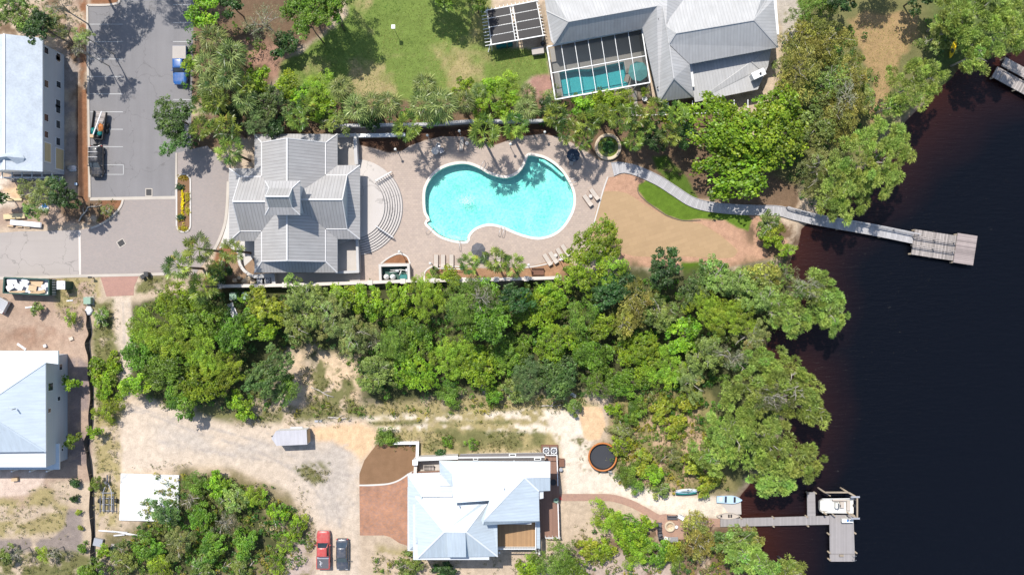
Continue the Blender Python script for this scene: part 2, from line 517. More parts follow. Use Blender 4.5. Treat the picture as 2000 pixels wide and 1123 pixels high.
def sdist(px, py, poly):
    """signed distance to a closed polygon, inside positive"""
    P = np.array([(p[0], p[1]) for p in poly]); Q = np.roll(P, -1, 0)
    d = np.full(px.shape, 1e9); ins = np.zeros(px.shape, bool)
    for (ax, ay), (bx, by) in zip(P, Q):
        ex, ey = bx - ax, by - ay; L = ex * ex + ey * ey + 1e-12
        t = np.clip(((px - ax) * ex + (py - ay) * ey) / L, 0, 1)
        d = np.minimum(d, np.hypot(px - ax - t * ex, py - ay - t * ey))
        c = ((ay > py) != (by > py)) & (px < (bx - ax) * (py - ay) / (by - ay + 1e-12) + ax)
        ins ^= c
    return np.where(ins, d, -d)

SHORE_PX = [(2100, -3000), (2100, 60), (2010, 95), (1945, 112), (1872, 132), (1850, 160), (1815, 200), (1770, 240), (1735, 270),
            (1690, 330), (1640, 385), (1590, 425), (1568, 450), (1562, 485), (1545, 515), (1548, 550), (1560, 590), (1525, 625),
            (1508, 655), (1500, 690), (1512, 715), (1535, 745), (1540, 800), (1525, 880), (1470, 945), (1447, 975), (1447, 1012),
            (1470, 1022), (1488, 1050), (1484, 1090), (1478, 1130), (1440, 1250), (1440, 4000)]
shore = [tuple(W(*p).xy) for p in SHORE_PX]
water_poly = shore + [(3000, -260), (3000, 260)]
WATER_Z = -0.45

POOL_C = [(112, 330), (118, 260), (145, 200), (185, 150), (240, 110), (310, 85), (390, 75), (450, 85), (510, 110), (560, 140), (620, 165),
          (690, 180), (750, 170), (800, 140), (838, 90), (858, 40), (872, 16), (920, 20), (980, 35), (1050, 75), (1110, 130), (1150, 190),
          (1185, 260), (1198, 330), (1190, 400), (1160, 470), (1110, 540), (1050, 585), (980, 608), (920, 612), (840, 595), (770, 570),
          (700, 540), (640, 520), (580, 513), (520, 525), (470, 550), (440, 580), (425, 605), (415, 640), (340, 636), (270, 618), (210, 590),
          (160, 545), (125, 508), (146, 490), (138, 460), (118, 420)]
pool_loop = smooth_loop([tuple(W(800 + x / 3.7425, 300 + y / 3.7425).xy) for x, y in POOL_C], 3)
LANAI_POOL = [(1092, 142), (1122, 136), (1150, 136), (1218, 121), (1228, 172), (1100, 189)]
lanai_loop = [tuple(W(*p).xy) for p in LANAI_POOL]

def axis_pts(lo, hi, step):
    core = np.arange(lo, hi + step / 2, step)
    far = np.array([3, 7, 14, 28, 60, 130, 300, 700, 1600, 3000.0])
    return np.concatenate([lo - far[::-1], core, hi + far])

gx = axis_pts(-83, 60, 0.21); gy = axis_pts(-48, 48, 0.21)
GX, GY = np.meshgrid(gx, gy); X = GX.ravel(); Y = GY.ravel()
far = (X < -84) | (Y > 49) | (Y < -49) | (X > 61)
d_shore = -sdist(X, Y, water_poly) + 0.9 * (fbm(X, Y, 0.35, 5) - 0.5)
Z = np.where(d_shore > 1.2, 0.0, np.where(d_shore > 0, -0.5 * (1 - d_shore / 1.2), np.maximum(-0.5 + d_shore * 0.28, -4)))
for lp, dep in ((pool_loop, -2.6), (lanai_loop, -2.2)):
    sd = sdist(X, Y, lp); Z = np.where(sd > -0.28, dep, Z)

# ---- what covers the ground where: (colour, polygon in survey pixels, edge softness m, edge noise m, patchiness 0..1, patch scale)
SAND = (0.47, 0.37, 0.27); WSAND = (0.66, 0.57, 0.46); PINK = (0.385, 0.28, 0.21); LITTER = (0.16, 0.105, 0.065)
FOREST = (0.07, 0.075, 0.03); OLIVE = (0.155, 0.15, 0.06); GREEN = (0.145, 0.20, 0.045); DRYG = (0.33, 0.27, 0.13)
MULCH = (0.24, 0.115, 0.06); DKMULCH = (0.085, 0.045, 0.028); GRAVEL = (0.53, 0.435, 0.34); ORSAND = (0.62, 0.43, 0.26)
TAN = (0.335, 0.225, 0.11); GREY = (0.30, 0.255, 0.225)
COVER = [
 (SAND, [(-900, -900), (2200, -900), (2200, 2400), (-900, 2400)], 1, 0, 0, 1),
 # north-west: scrub above the white house
 (LITTER, [(-300, -300), (170, -300), (170, 70), (90, 72), (-300, 75)], 1.0, 3, 0.5, 0.35),
 (PINK, [(60, 20), (170, 0), (172, 120), (140, 200), (120, 110), (85, 70)], 1.2, 3, 0.3, 0.4),
 (GREY, [(80, 90), (150, 95), (155, 345), (80, 350)], 0.5, 1.2, 0.35, 0.5),
 (DKMULCH, [(148, 165), (164, 170), (166, 392), (150, 392)], 0.3, 0.5, 0, 1),
 (LITTER, [(120, 90), (166, 60), (164, 180), (140, 200)], 0.8, 2, 0.4, 0.5),
 (PINK, [(-200, 336), (130, 340), (150, 372), (150, 440), (-200, 452)], 0.8, 1.5, 0, 1),
 (ORSAND, [(5, 365), (60, 362), (62, 392), (8, 392)], 0.6, 1.5, 0.4, 0.5),
 (WSAND, [(-100, 345), (14, 345), (24, 400), (-100, 420)], 0.8, 1.5, 0.5, 0.5),
 (LITTER, [(110, 385), (240, 388), (236, 408), (214, 428), (180, 440), (125, 432)], 0.5, 1, 0.15, 0.5),
 (MULCH, [(200, 390), (241, 390), (236, 405), (216, 425), (196, 436)], 0.4, 0.8, 0.3, 0.8),
 (MULCH, [(160, 175), (170, 175), (173, 395), (163, 395)], 0.15, 0.2, 0, 1),
 (MULCH, [(150, -40), (172, -40), (171, 100), (160, 180)], 0.6, 1, 0.5, 0.5),
 (MULCH, [(176, -40), (236, -40), (230, 8), (176, 10)], 0.3, 0.3, 0, 1),
 # lawns in the north
 (LITTER, [(376, -200), (700, -200), (640, 60), (560, 110), (548, 150), (470, 220), (372, 200)], 1, 2, 0, 1),
 ((0.34, 0.20, 0.14), [(470, 80), (545, 90), (556, 130), (540, 155), (490, 130)], 0.8, 1.5, 0.2, 0.5),
 (GREEN, [(552, 260), (545, 150), (552, 120), (600, 95), (680, 30), (690, -200), (960, -200), (958, 92), (1072, 98), (1074, 150), (1040, 150), (1020, 172), (1012, 200), (990, 260)], 0.4, 1.2, 0, 1),
 (DRYG, [(700, -30), (960, -30), (950, 110), (860, 130), (800, 60), (720, 70)], 1.5, 4, 0.62, 0.12),
 (DRYG, [(560, 130), (700, 120), (900, 100), (960, 160), (900, 230), (600, 230)], 1.5, 4, 0.55, 0.14),
 ((0.33, 0.19, 0.15), [(1020, 178), (1040, 152), (1078, 145), (1084, 188), (1040, 190), (1015, 200)], 0.4, 0.8, 0.1, 0.6),
 ((0.33, 0.26, 0.19), [(1030, 10), (1062, 5), (1075, 80), (1068, 95), (1050, 90)], 0.4, 0.8, 0, 1),
 (LITTER, [(480, 205), (1060, 190), (1200, 195), (1400, 190), (1420, 250), (1280, 310), (1180, 320), (1100, 275), (1000, 262), (700, 285), (480, 268), (400, 300), (290, 250)], 0.6, 1, 0, 1),
 (GREY, [(655, 250), (775, 248), (775, 266), (655, 268)], 0.2, 0.2, 0, 1),
 (DKMULCH, [(703, 272), (790, 264), (840, 250), (1060, 240), (1110, 262), (1100, 272), (1060, 262), (960, 285), (900, 267), (830, 275), (785, 296), (757, 298), (703, 284)], 0.2, 0.3, 0, 1),
 (LITTER, [(1190, 270), (1400, 240), (1560, 300), (1560, 430), (1400, 400), (1320, 370), (1250, 330), (1200, 316)], 0.6, 1.5, 0, 1),
 # east yard of the northern house
 (OLIVE, [(1500, -200), (2100, -200), (1990, 100), (1860, 130), (1740, 260), (1620, 400), (1500, 330), (1530, 100)], 1, 2, 0, 1),
 (TAN, [(1655, 40), (1690, 20), (1795, 30), (1795, 70), (1760, 110), (1740, 170), (1725, 240), (1700, 240), (1708, 150), (1660, 60)], 0.5, 1.5, 0.1, 0.4),
 ((0.42, 0.37, 0.31), [(1510, -20), (1560, -20), (1570, 70), (1530, 95)], 0.5, 1.5, 0.2, 0.6),
 # pool yard planting
 ((0.42, 0.25, 0.165), [(1182, 342), (1250, 335), (1330, 380), (1500, 425), (1540, 470), (1530, 500), (1400, 528), (1330, 530), (1230, 520), (1150, 460), (1165, 390)], 0.25, 0.4, 0.0, 1),
 ((0.41, 0.28, 0.15), [(1167, 380), (1200, 374), (1228, 380), (1262, 402), (1312, 428), (1368, 436), (1405, 458), (1440, 490), (1432, 502), (1400, 504), (1330, 500), (1240, 500), (1150, 470), (1160, 425)], 0.2, 0.25, 0, 1),
 (LITTER, [(1440, 425), (1560, 425), (1560, 520), (1500, 500), (1460, 470)], 0.8, 1.5, 0.3, 0.5),
 ((0.10, 0.165, 0.018), [(1246, 372), (1248, 360), (1262, 352), (1290, 360), (1330, 386), (1360, 403), (1420, 412), (1462, 420), (1470, 428), (1462, 452), (1440, 446), (1415, 430), (1370, 428), (1335, 431), (1300, 420), (1262, 394)], 0.15, 0.35, 0, 1),
 ((0.08, 0.13, 0.018), [(1276, 308), (1300, 304), (1340, 345), (1362, 390), (1340, 380), (1300, 352), (1282, 332)], 0.3, 0.7, 0.2, 0.6),
 ((0.08, 0.15, 0.01), [(1330, 512), (1370, 512), (1375, 530), (1335, 545)], 0.3, 0.5, 0, 1),
 (MULCH, [(430, 480), (445, 462), (470, 470), (462, 560), (430, 600), (380, 590), (400, 540)], 0.3, 0.6, 0, 1),
 (MULCH, [(745, 514), (765, 500), (782, 495), (796, 501), (803, 514)], 0.1, 0.1, 0, 1),
 ((0.34, 0.195, 0.11), [(828, 547), (830, 530), (846, 520), (900, 522), (960, 524), (1030, 522), (1095, 505), (1120, 515), (1120, 545), (1090, 548)], 0.1, 0.1, 0, 1),
 ((0.30, 0.2, 0.13), [(447, 500), (500, 495), (500, 556), (440, 556)], 0.1, 0.1, 0, 1),
 # woods south of the wall
 (FOREST, [(240, 600), (330, 545), (440, 552), (1090, 548), (1230, 515), (1330, 530), (1540, 505), (1560, 560), (1500, 690), (1540, 760), (1520, 900), (1430, 965), (1210, 935), (1200, 850), (1190, 770), (940, 770), (850, 780), (760, 800), (700, 790), (640, 700), (560, 690), (520, 800), (330, 800), (250, 760), (245, 700)], 1.2, 3, 0, 1),
 ((0.22, 0.19, 0.08), [(1190, 770), (1380, 760), (1440, 960), (1300, 960), (1205, 935)], 1, 2, 0.1, 0.4),
 ((0.40, 0.28, 0.18), [(1200, 800), (1350, 790), (1400, 930), (1300, 955), (1205, 930)], 1, 3, 0.45, 0.5),
 ((0.56, 0.42, 0.28), [(560, 690), (600, 675), (702, 702), (712, 745), (700, 810), (610, 815), (566, 730)], 1.2, 3, 0.28, 0.45),
 (OLIVE, [(600, 700), (700, 710), (700, 800), (600, 800)], 1, 3, 0.62, 0.5),
 (OLIVE, [(470, 770), (560, 800), (700, 785), (760, 800), (900, 790), (940, 770), (1150, 765), (1130, 800), (740, 830), (460, 832), (330, 815)], 1, 3, 0.25, 0.4),
 (SAND, [(500, 770), (540, 790), (530, 830), (470, 830)], 1, 2, 0.35, 0.5),
 # track and weeds between the woods and the southern house
 (DRYG, [(700, 790), (1110, 770), (1170, 790), (1100, 880), (820, 890), (815, 862), (740, 862)], 0.8, 2, 0.1, 0.3),
 (OLIVE, [(740, 838), (1060, 835), (1060, 872), (830, 880), (740, 862)], 0.6, 2.5, 0.5, 0.5),
 (OLIVE, [(720, 822), (1000, 820), (1000, 828), (720, 830)], 0.3, 0.8, 0.4, 0.5),
 (WSAND, [(690, 812), (900, 808), (1090, 800), (1120, 822), (1000, 820), (720, 822)], 0.4, 1.4, 0.5, 0.6),
 (WSAND, [(700, 832), (900, 830), (1040, 828), (1120, 840), (1060, 842), (740, 841)], 0.4, 1.4, 0.55, 0.6),
 (WSAND, [(1060, 800), (1120, 800), (1160, 850), (1150, 900), (1205, 930), (1300, 966), (1440, 975), (1450, 1012), (1340, 1012), (1290, 1003), (1230, 975), (1200, 965), (1105, 965), (1095, 880)], 0.5, 0.9, 0.08, 0.5),
 (OLIVE, [(1120, 860), (1160, 830), (1200, 920), (1150, 940)], 0.5, 2, 0.75, 0.9),
 (ORSAND, [(1133, 797), (1150, 793), (1176, 796), (1183, 830), (1172, 856), (1150, 862), (1140, 853), (1132, 822)], 0.12, 0.3, 0, 1),
 (SAND, [(1095, 985), (1200, 975), (1260, 990), (1290, 1020), (1150, 1010), (1130, 1080), (1060, 1090), (800, 1100), (700, 1060), (700, 1180), (1100, 1180), (1100, 1090)], 0.6, 1.2, 0.1, 0.5),
 (LITTER, [(1130, 1070), (1300, 1020), (1480, 1015), (1488, 1060), (1480, 1300), (1080, 1300)], 1, 2, 0.25, 0.5),
 ((0.42, 0.33, 0.27), [(1140, 1060), (1260, 1090), (1330, 1100), (1300, 1150), (1120, 1140)], 1, 2, 0.2, 0.5),
 # bright sandy yard with the vehicles
 (GRAVEL, [(234, 850), (238, 790), (300, 785), (340, 800), (470, 832), (690, 815), (735, 840), (712, 880), (703, 940), (703, 1130), (615, 1130), (612, 1020), (560, 960), (460, 915), (360, 908), (236, 925)], 0.7, 1.2, 0, 1),
 ((0.45, 0.39, 0.33), [(300, 830), (520, 850), (690, 870), (680, 1000), (640, 1020), (560, 900), (330, 870)], 2, 4, 0.45, 0.12),
 (ORSAND, [(608, 835), (700, 824), (735, 838), (735, 868), (706, 905), (690, 880), (650, 860), (620, 862)], 0.6, 1.0, 0.1, 0.5),
 (OLIVE, [(572, 915), (590, 906), (630, 904), (645, 920), (630, 940), (610, 946), (590, 932)], 0.6, 1.2, 0.2, 0.8),
 (GRAVEL, [(219, 578), (256, 578), (262, 700), (250, 745), (246, 800), (230, 800), (228, 700)], 0.3, 0.5, 0, 1),
 # middle lot (construction) and the strip beside the gravel path
 (PINK, [(-300, 541), (180, 541), (178, 940), (160, 1000), (-300, 1000)], 0.6, 1, 0, 1),
 ((0.29, 0.185, 0.13), [(30, 610), (120, 600), (130, 650), (60, 680), (0, 660)], 2, 3, 0.3, 0.2),
 ((0.24, 0.185, 0.165), [(133, 700), (175, 700), (175, 910), (133, 905)], 0.6, 0.8, 0.25, 0.4),
 (DRYG, [(90, 541), (195, 541), (200, 580), (150, 640), (110, 600)], 0.8, 2, 0.5, 0.5),
 (OLIVE, [(182, 590), (220, 585), (230, 690), (236, 800), (190, 820), (182, 700)], 0.6, 1.5, 0.25, 0.5),
 (DRYG, [(185, 810), (235, 800), (236, 960), (230, 1030), (188, 1030)], 0.6, 1.5, 0.35, 0.5),
 (SAND, [(270, 540), (330, 537), (400, 560), (330, 580), (262, 590)], 0.6, 1.2, 0.0, 1),
 (OLIVE, [(268, 542), (330, 540), (340, 556), (266, 575)], 0.5, 1.5, 0.35, 0.5),
 # south-west yard
 ((0.56, 0.44, 0.36), [(-200, 915), (90, 920), (84, 950), (50, 968), (-200, 985)], 0.4, 0.8, 0, 1),
 (DRYG, [(-200, 985), (50, 968), (90, 950), (135, 950), (130, 1040), (-200, 1060)], 0.5, 1.5, 0.15, 0.3),
 (SAND, [(-200, 1000), (100, 985), (120, 1000), (60, 1015), (-200, 1020)], 0.4, 1.5, 0.35, 0.4),
 ((0.25, 0.205, 0.18), [(-200, 1060), (100, 1050), (124, 1030), (133, 995), (165, 995), (170, 1080), (-200, 1085)], 0.3, 0.5, 0.1, 0.5),
 (SAND, [(90, 940), (165, 940), (178, 940), (178, 1090), (160, 1090), (158, 990), (120, 985)], 0.5, 1, 0.15, 0.5),
 (OLIVE, [(-200, 1078), (150, 1075), (178, 1085), (178, 1300), (-200, 1300)], 0.5, 1, 0.2, 0.4),
 ((0.20, 0.165, 0.085), [(200, 1040), (290, 1020), (350, 915), (450, 920), (560, 965), (612, 1030), (615, 1300), (180, 1300)], 1, 2, 0.1, 0.4),
 (FOREST, [(220, 1060), (360, 930), (440, 940), (540, 990), (570, 1080), (400, 1120), (250, 1120)], 1.5, 3, 0.25, 0.4),
 ((0.42, 0.33, 0.28), [(555, 1050), (610, 1040), (615, 1130), (560, 1130)], 1, 2, 0.35, 0.5),
 (DRYG, [(740, 1070), (810, 1075), (880, 1110), (800, 1160), (730, 1130)], 1, 2, 0.4, 0.5),
]
for line_, wd_ in ((((246, 800), (300, 812), (400, 850), (500, 880), (590, 930), (632, 985), (640, 1030)), 5), (((262, 795), (330, 815), (420, 838), (520, 868), (615, 915), (655, 975), (665, 1040)), 5), (((240, 590), (243, 690), (240, 790)), 4), (((252, 590), (255, 690), (252, 780)), 4), (((300, 860), (430, 885), (560, 905), (690, 930)), 5), (((520, 845), (600, 890), (690, 985)), 4)):
    l_, r_ = ribbon(smooth_line([Vector(p) for p in line_], 4), wd_)
    for k_ in range(0, len(l_) - 4, 4): COVER.append(((0.40, 0.345, 0.295) if wd_ == 5 else (0.43, 0.37, 0.31), [tuple(p) for p in l_[k_:k_ + 5]] + [tuple(p) for p in reversed(r_[k_:k_ + 5])], 0.18, 0.35, 0.32, 0.9))
Cc = np.zeros((X.size, 3))
n_edge = fbm(X, Y, 0.55, 11, 5, 0.6) - 0.5
n_fine = fbm(X, Y, 1.9, 23, 3, 0.6)
n_big = fbm(X, Y, 0.09, 31, 4)
for k, (col, poly, soft, nz, patch, psc) in enumerate(COVER):
    wp = [tuple(W(*p).xy) for p in poly]
    if k == 0:
        Cc[:] = col; continue
    xs = [p[0] for p in wp]; ys = [p[1] for p in wp]; mg = soft + nz + 0.3
    sel = np.where((X > min(xs) - mg) & (X < max(xs) + mg) & (Y > min(ys) - mg) & (Y < max(ys) + mg))[0]
    d = sdist(X[sel], Y[sel], wp) + n_edge[sel] * nz
    w_ = np.clip(0.5 + d / (2 * soft), 0, 1); w_ = w_ * w_ * (3 - 2 * w_)
    if patch > 0:
        pn = fbm(X[sel], Y[sel], psc, 41 + k, 5, 0.62)
        w_ = w_ * np.clip((pn - (0.24 + 0.5 * patch)) / 0.14 + 0.5, 0, 1)
    Cc[sel] = Cc[sel] * (1 - w_[:, None]) + np.array(col) * w_[:, None]
# wet dark lake bed and far land
wet = np.clip((1.0 - d_shore) / 1.2, 0, 1)[:, None]
Cc = Cc * (1 - wet) + np.array((0.10, 0.05, 0.03)) * wet
Cc *= 0.84 * (0.86 + 0.28 * n_big)[:, None] * (0.80 + 0.40 * n_fine)[:, None]
lm_ = far & (d_shore > 0); Cc[lm_] = np.array((0.075, 0.10, 0.03))
nx, ny = len(gx), len(gy)
idx = np.arange(nx * ny).reshape(ny, nx)
quads = np.stack([idx[:-1, :-1], idx[:-1, 1:], idx[1:, 1:], idx[1:, :-1]], -1).reshape(-1, 4)

def fast_mesh(name, verts, faces, cols=None, mats=(), smooth=False):
    me = bpy.data.meshes.new(name)
    nv, nf, k = len(verts), len(faces), faces.shape[1]
    me.vertices.add(nv); me.vertices.foreach_set('co', np.ascontiguousarray(verts, np.float32).ravel())
    me.loops.add(nf * k); me.loops.foreach_set('vertex_index', np.ascontiguousarray(faces, np.int32).ravel())
    me.polygons.add(nf)
    me.polygons.foreach_set('loop_start', np.arange(0, nf * k, k, dtype=np.int32))
    try: me.polygons.foreach_set('loop_total', np.full(nf, k, np.int32))
    except Exception: pass
    if smooth: me.polygons.foreach_set('use_smooth', np.ones(nf, bool))
    me.update(calc_edges=True)
    if cols is not None:
        a = me.color_attributes.new('col', 'FLOAT_COLOR', 'POINT')
        c4 = np.ones((nv, 4), np.float32); c4[:, :3] = cols
        a.data.foreach_set('color', c4.ravel())
    for m in mats: me.materials.append(m)
    return me

def ground_mat():
    m, t, b, o = _new('soil_and_grass')
    at = N(t, 'Attribute'); at.attribute_name = 'col'
    f = noise(t, 5.5, 6, 0.68); g = noise(t, 1.3, 4, 0.6)
    k = math_n(t, 'ADD', math_n(t, 'MULTIPLY', f, 0.9), math_n(t, 'MULTIPLY', g, 0.5))
    cm_ = N(t, 'CombineXYZ'); k2 = math_n(t, 'ADD', k, 0.30)
    for i in range(3): t.links.new(k2, cm_.inputs[i])
    t.links.new(mixc(t, 1.0, at.outputs['Color'], cm_.outputs[0], 'MULTIPLY'), b.inputs['Base Color'])
    b.inputs['Roughness'].default_value = 0.95; b.inputs['Specular IOR Level'].default_value = 0.15
    bump(t, b, f, 0.55, 0.12)
    return m
me = fast_mesh('ground', np.stack([X, Y, Z], 1), quads, Cc, [ground_mat()], True)
ground = struct(place(bpy.data.objects.new('ground', me), None))

# ---- lake
wx = np.concatenate([np.arange(26, 78, 0.8), [85, 100, 140, 250, 600, 1400, 3000]])
wy = axis_pts(-46, 46, 0.8)
AX, AY = np.meshgrid(wx, wy); ax = AX.ravel(); ay = AY.ravel()
dd = sdist(ax, ay, water_poly)
dn = dd + 3.2 * (fbm(ax, ay, 0.16, 77, 4) - 0.5)
wf = np.clip((dn - 0.2) / 10.5, 0, 1) ** 0.7
shal = np.array((0.030, 0.0095, 0.0065)); deep = np.array((0.0022, 0.0028, 0.0050))
wc = shal * (1 - wf[:, None]) + deep * wf[:, None]
ii = np.arange(len(ax)).reshape(len(wy), len(wx))
wq = np.stack([ii[:-1, :-1], ii[:-1, 1:], ii[1:, 1:], ii[1:, :-1]], -1).reshape(-1, 4)
def lake_mat():
    m, t, b, o = _new('tannin_lake_water')
    at = N(t, 'Attribute'); at.attribute_name = 'col'
    t.links.new(at.outputs['Color'], b.inputs['Base Color'])
    b.inputs['Roughness'].default_value = 0.12; b.inputs['IOR'].default_value = 1.333
    tc = N(t, 'TexCoord'); mp = N(t, 'Mapping'); mp.inputs['Scale'].default_value = (0.5, 2.6, 1); mp.inputs['Rotation'].default_value = (0, 0, 0.06)
    t.links.new(tc.outputs['Object'], mp.inputs[0])
    f = noise(t, 1.0, 5, 0.62, mp.outputs[0])
    b.inputs['Specular IOR Level'].default_value = 0.4
    bump(t, b, f, 0.7, 0.2)
    return m
me = fast_mesh('lake_water', np.stack([ax, ay, np.full_like(ax, WATER_Z)], 1), wq, wc, [lake_mat()], True)
struct(place(bpy.data.objects.new('lake_water', me), None))

# ---- hard surfaces
def flat(name, px, z, m, holes=(), smooth=0):
    p = [tuple(W(*q).xy) for q in px]
    if smooth: p = smooth_loop(p, smooth)
    o = MB().sheet(p, z, 0, holes).build(name, m, recalc=False)
    return struct(o)

flat('parking_lot', [(173, 12), (232, 7), (240, -60), (380, -60), (376, 150), (372, 292), (343, 300), (342, 385), (178, 387)], 0.02, MT['asphalt'])
MT['court'] = paver_mat('grey_pink_pavers', (0.325, 0.275, 0.245), (0.285, 0.25, 0.23), (0.25, 0.215, 0.20), 0.24, 0.12, var=0.09, big=0.1)
court_px = [(178, 387), (343, 386), (343, 300), (372, 292), (405, 285), (446, 330), (447, 365), (444, 400), (441, 430), (432, 462), (418, 490), (380, 537), (157, 538), (157, 449), (180, 445), (200, 438), (222, 420), (236, 402), (240, 391), (178, 391)]
flat('entrance_court', court_px, 0.028, MT['court'])
MT['street'] = worn_mat('old_pale_asphalt', (0.36, 0.32, 0.29), 0, 0.14)
flat('street', [(-900, 455), (-60, 455), (0, 455), (40, 452), (100, 451), (156, 449), (156, 538), (0, 541), (-900, 541)], 0.024, MT['street'])
MT['redpaver'] = paver_mat('red_pavers', (0.40, 0.22, 0.165), (0.34, 0.19, 0.15), (0.27, 0.17, 0.14), 0.22, 0.11, var=0.18)
flat('brick_apron', [(196, 541), (271, 539), (262, 560), (261, 577), (208, 579)], 0.02, MT['redpaver'])
MT['drive'] = paver_mat('orange_brick_pavers', (0.40, 0.19, 0.10), (0.30, 0.17, 0.12), (0.24, 0.14, 0.10), 0.24, 0.12, var=0.34, big=0.35)
flat('brick_driveway', [(702, 948), (760, 945), (778, 938), (797, 927), (830, 927), (830, 1062), (798, 1066), (780, 1060), (762, 1048), (750, 1045), (703, 1045)], 0.02, MT['drive'])
MT['bed'] = pm('brown_bark_mulch', (0.17, 0.095, 0.045), 0.95, 0.3, 2.5, 0.5, col2=(0.24, 0.135, 0.07), big=0.8)
flat('mulch_bed', [(702, 946), (702, 925), (712, 898), (735, 868), (815, 864), (816, 918), (797, 926), (778, 937), (758, 943)], 0.018, MT['bed'])
MT['sod'] = paver_mat('dormant_sod_strips', (0.385, 0.26, 0.14), (0.35, 0.235, 0.125), (0.33, 0.22, 0.12), 1.3, 0.6, var=0.09, mort=0.03, rot=-0.3)
flat('sod_bed', [(1167, 380), (1200, 374), (1228, 380), (1262, 402), (1312, 428), (1368, 438), (1405, 460), (1438, 488), (1430, 502), (1400, 504), (1330, 500), (1240, 500), (1150, 470), (1158, 425)], 0.012, MT['sod'], (), 3)
# brick walk to the lake
bw = smooth_line([W(*p) for p in [(1085, 971), (1160, 971), (1195, 972), (1230, 982), (1262, 998), (1288, 1012), (1320, 1018), (1350, 1018)]], 5)
L_, R2 = ribbon(bw, [1.05] * len(bw))
MT['walk'] = paver_mat('walk_bricks', (0.40, 0.24, 0.165), (0.33, 0.20, 0.15), (0.28, 0.19, 0.15), 0.2, 0.1, var=0.22)
struct(MB().sheet([tuple(p) for p in L_] + [tuple(p) for p in reversed(R2)], 0.02, 0).build('brick_walk', MT['walk'], recalc=False))
flat('fire_pit_patio', [(1282, 1006), (1300, 1003), (1408, 1013), (1408, 1028), (1345, 1032), (1338, 1052), (1305, 1056), (1282, 1045), (1278, 1025)], 0.026, MT['walk'])
flat('boat_ramp', [(1405, 980), (1447, 978), (1448, 1004), (1425, 1004)], 0.016, MT['concrete'])
MT['deck_pave'] = paver_mat('travertine_pavers', (0.435, 0.345, 0.28), (0.375, 0.30, 0.25), (0.33, 0.27, 0.225), 0.45, 0.3, var=0.13, big=0.12)
deck_px = [(700, 268), (703, 284), (730, 290), (757, 299), (772, 299), (786, 295), (800, 285), (830, 275), (862, 267), (905, 267), (940, 277), (962, 286), (1010, 268), (1060, 262), (1100, 270), (1140, 292), (1165, 312), (1192, 316), (1202, 345),
           (1187, 347), (1176, 375), (1163, 415), (1157, 445), (1150, 470), (1128, 498), (1095, 505), (1032, 521), (960, 524), (900, 522), (846, 519), (831, 528), (828, 549), (700, 549), (640, 549), (640, 268)]
eq_hole = [tuple(W(*p).xy) for p in [(746, 514), (762, 502), (779, 496), (794, 502), (800, 514)]]
cope_out = offset_loop(pool_loop, 0.36)
flat('pool_deck', deck_px, 0.02, MT['deck_pave'], [offset_loop(pool_loop, 0.02), eq_hole])
# ================================================================== POOL
def pool_water_mat(name, tint, bright):
    m, t, b, o = _new(name)
    t.nodes.remove(b)
    tr = N(t, 'BsdfTransparent'); gl = N(t, 'BsdfGlossy'); gl.inputs['Roughness'].default_value = 0.05
    tc = N(t, 'TexCoord')
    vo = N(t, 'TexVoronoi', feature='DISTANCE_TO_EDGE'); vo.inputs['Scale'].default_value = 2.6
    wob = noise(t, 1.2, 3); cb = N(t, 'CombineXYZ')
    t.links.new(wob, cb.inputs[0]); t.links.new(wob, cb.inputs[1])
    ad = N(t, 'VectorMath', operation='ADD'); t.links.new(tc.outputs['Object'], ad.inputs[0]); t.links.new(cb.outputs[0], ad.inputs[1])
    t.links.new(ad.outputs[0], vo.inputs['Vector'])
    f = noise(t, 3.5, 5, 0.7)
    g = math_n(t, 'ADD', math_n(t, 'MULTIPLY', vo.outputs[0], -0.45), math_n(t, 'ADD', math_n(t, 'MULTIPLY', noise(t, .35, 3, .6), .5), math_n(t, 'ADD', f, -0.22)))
    c = ramp(t, g, [(0.27, tint), (0.60, bright)])  # caustic shimmer of the ripples painted into the water tint
    t.links.new(c, tr.inputs['Color'])
    fr = N(t, 'Fresnel'); fr.inputs['IOR'].default_value = 1.33
    bp = N(t, 'Bump'); bp.inputs['Strength'].default_value = 0.35; bp.inputs['Distance'].default_value = 0.05
    t.links.new(f, bp.inputs['Height']); t.links.new(bp.outputs[0], gl.inputs['Normal']); t.links.new(bp.outputs[0], fr.inputs['Normal'])
    mx = N(t, 'MixShader'); t.links.new(fr.outputs[0], mx.inputs[0]); t.links.new(tr.outputs[0], mx.inputs[1]); t.links.new(gl.outputs[0], mx.inputs[2])
    t.links.new(mx.outputs[0], o.inputs[0])
    return m
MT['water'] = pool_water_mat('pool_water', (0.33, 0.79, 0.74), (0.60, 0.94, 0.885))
MT['plaster'] = pm('pool_plaster', (0.70, 0.76, 0.75), 0.7, 0.06, 1.5)
MT['bright_plaster'] = pm('bright_plaster', (0.90, 0.90, 0.88), 0.7, 0.03)
MT['terrace'] = worn_mat('terrace_concrete', (0.50, 0.46, 0.425), 1, 0.07)
MT['coping'] = pm('cream_coping', (0.66, 0.60, 0.53), 0.8, 0.1, 4, 0.15)

def basin(loop, depth, top, parent, m, dz=lambda x, y: 0.0):
    mb = MB(); n = len(loop)
    vs = [Vector((p[0], p[1], top)) for p in loop] + [Vector((p[0], p[1], -depth)) for p in loop]
    mb.add(vs, [[i, (i + 1) % n, n + (i + 1) % n, n + i] for i in range(n)], 0)
    mb.sheet(loop, -depth, 0)
    return mb.build('basin', m, parent, recalc=False)

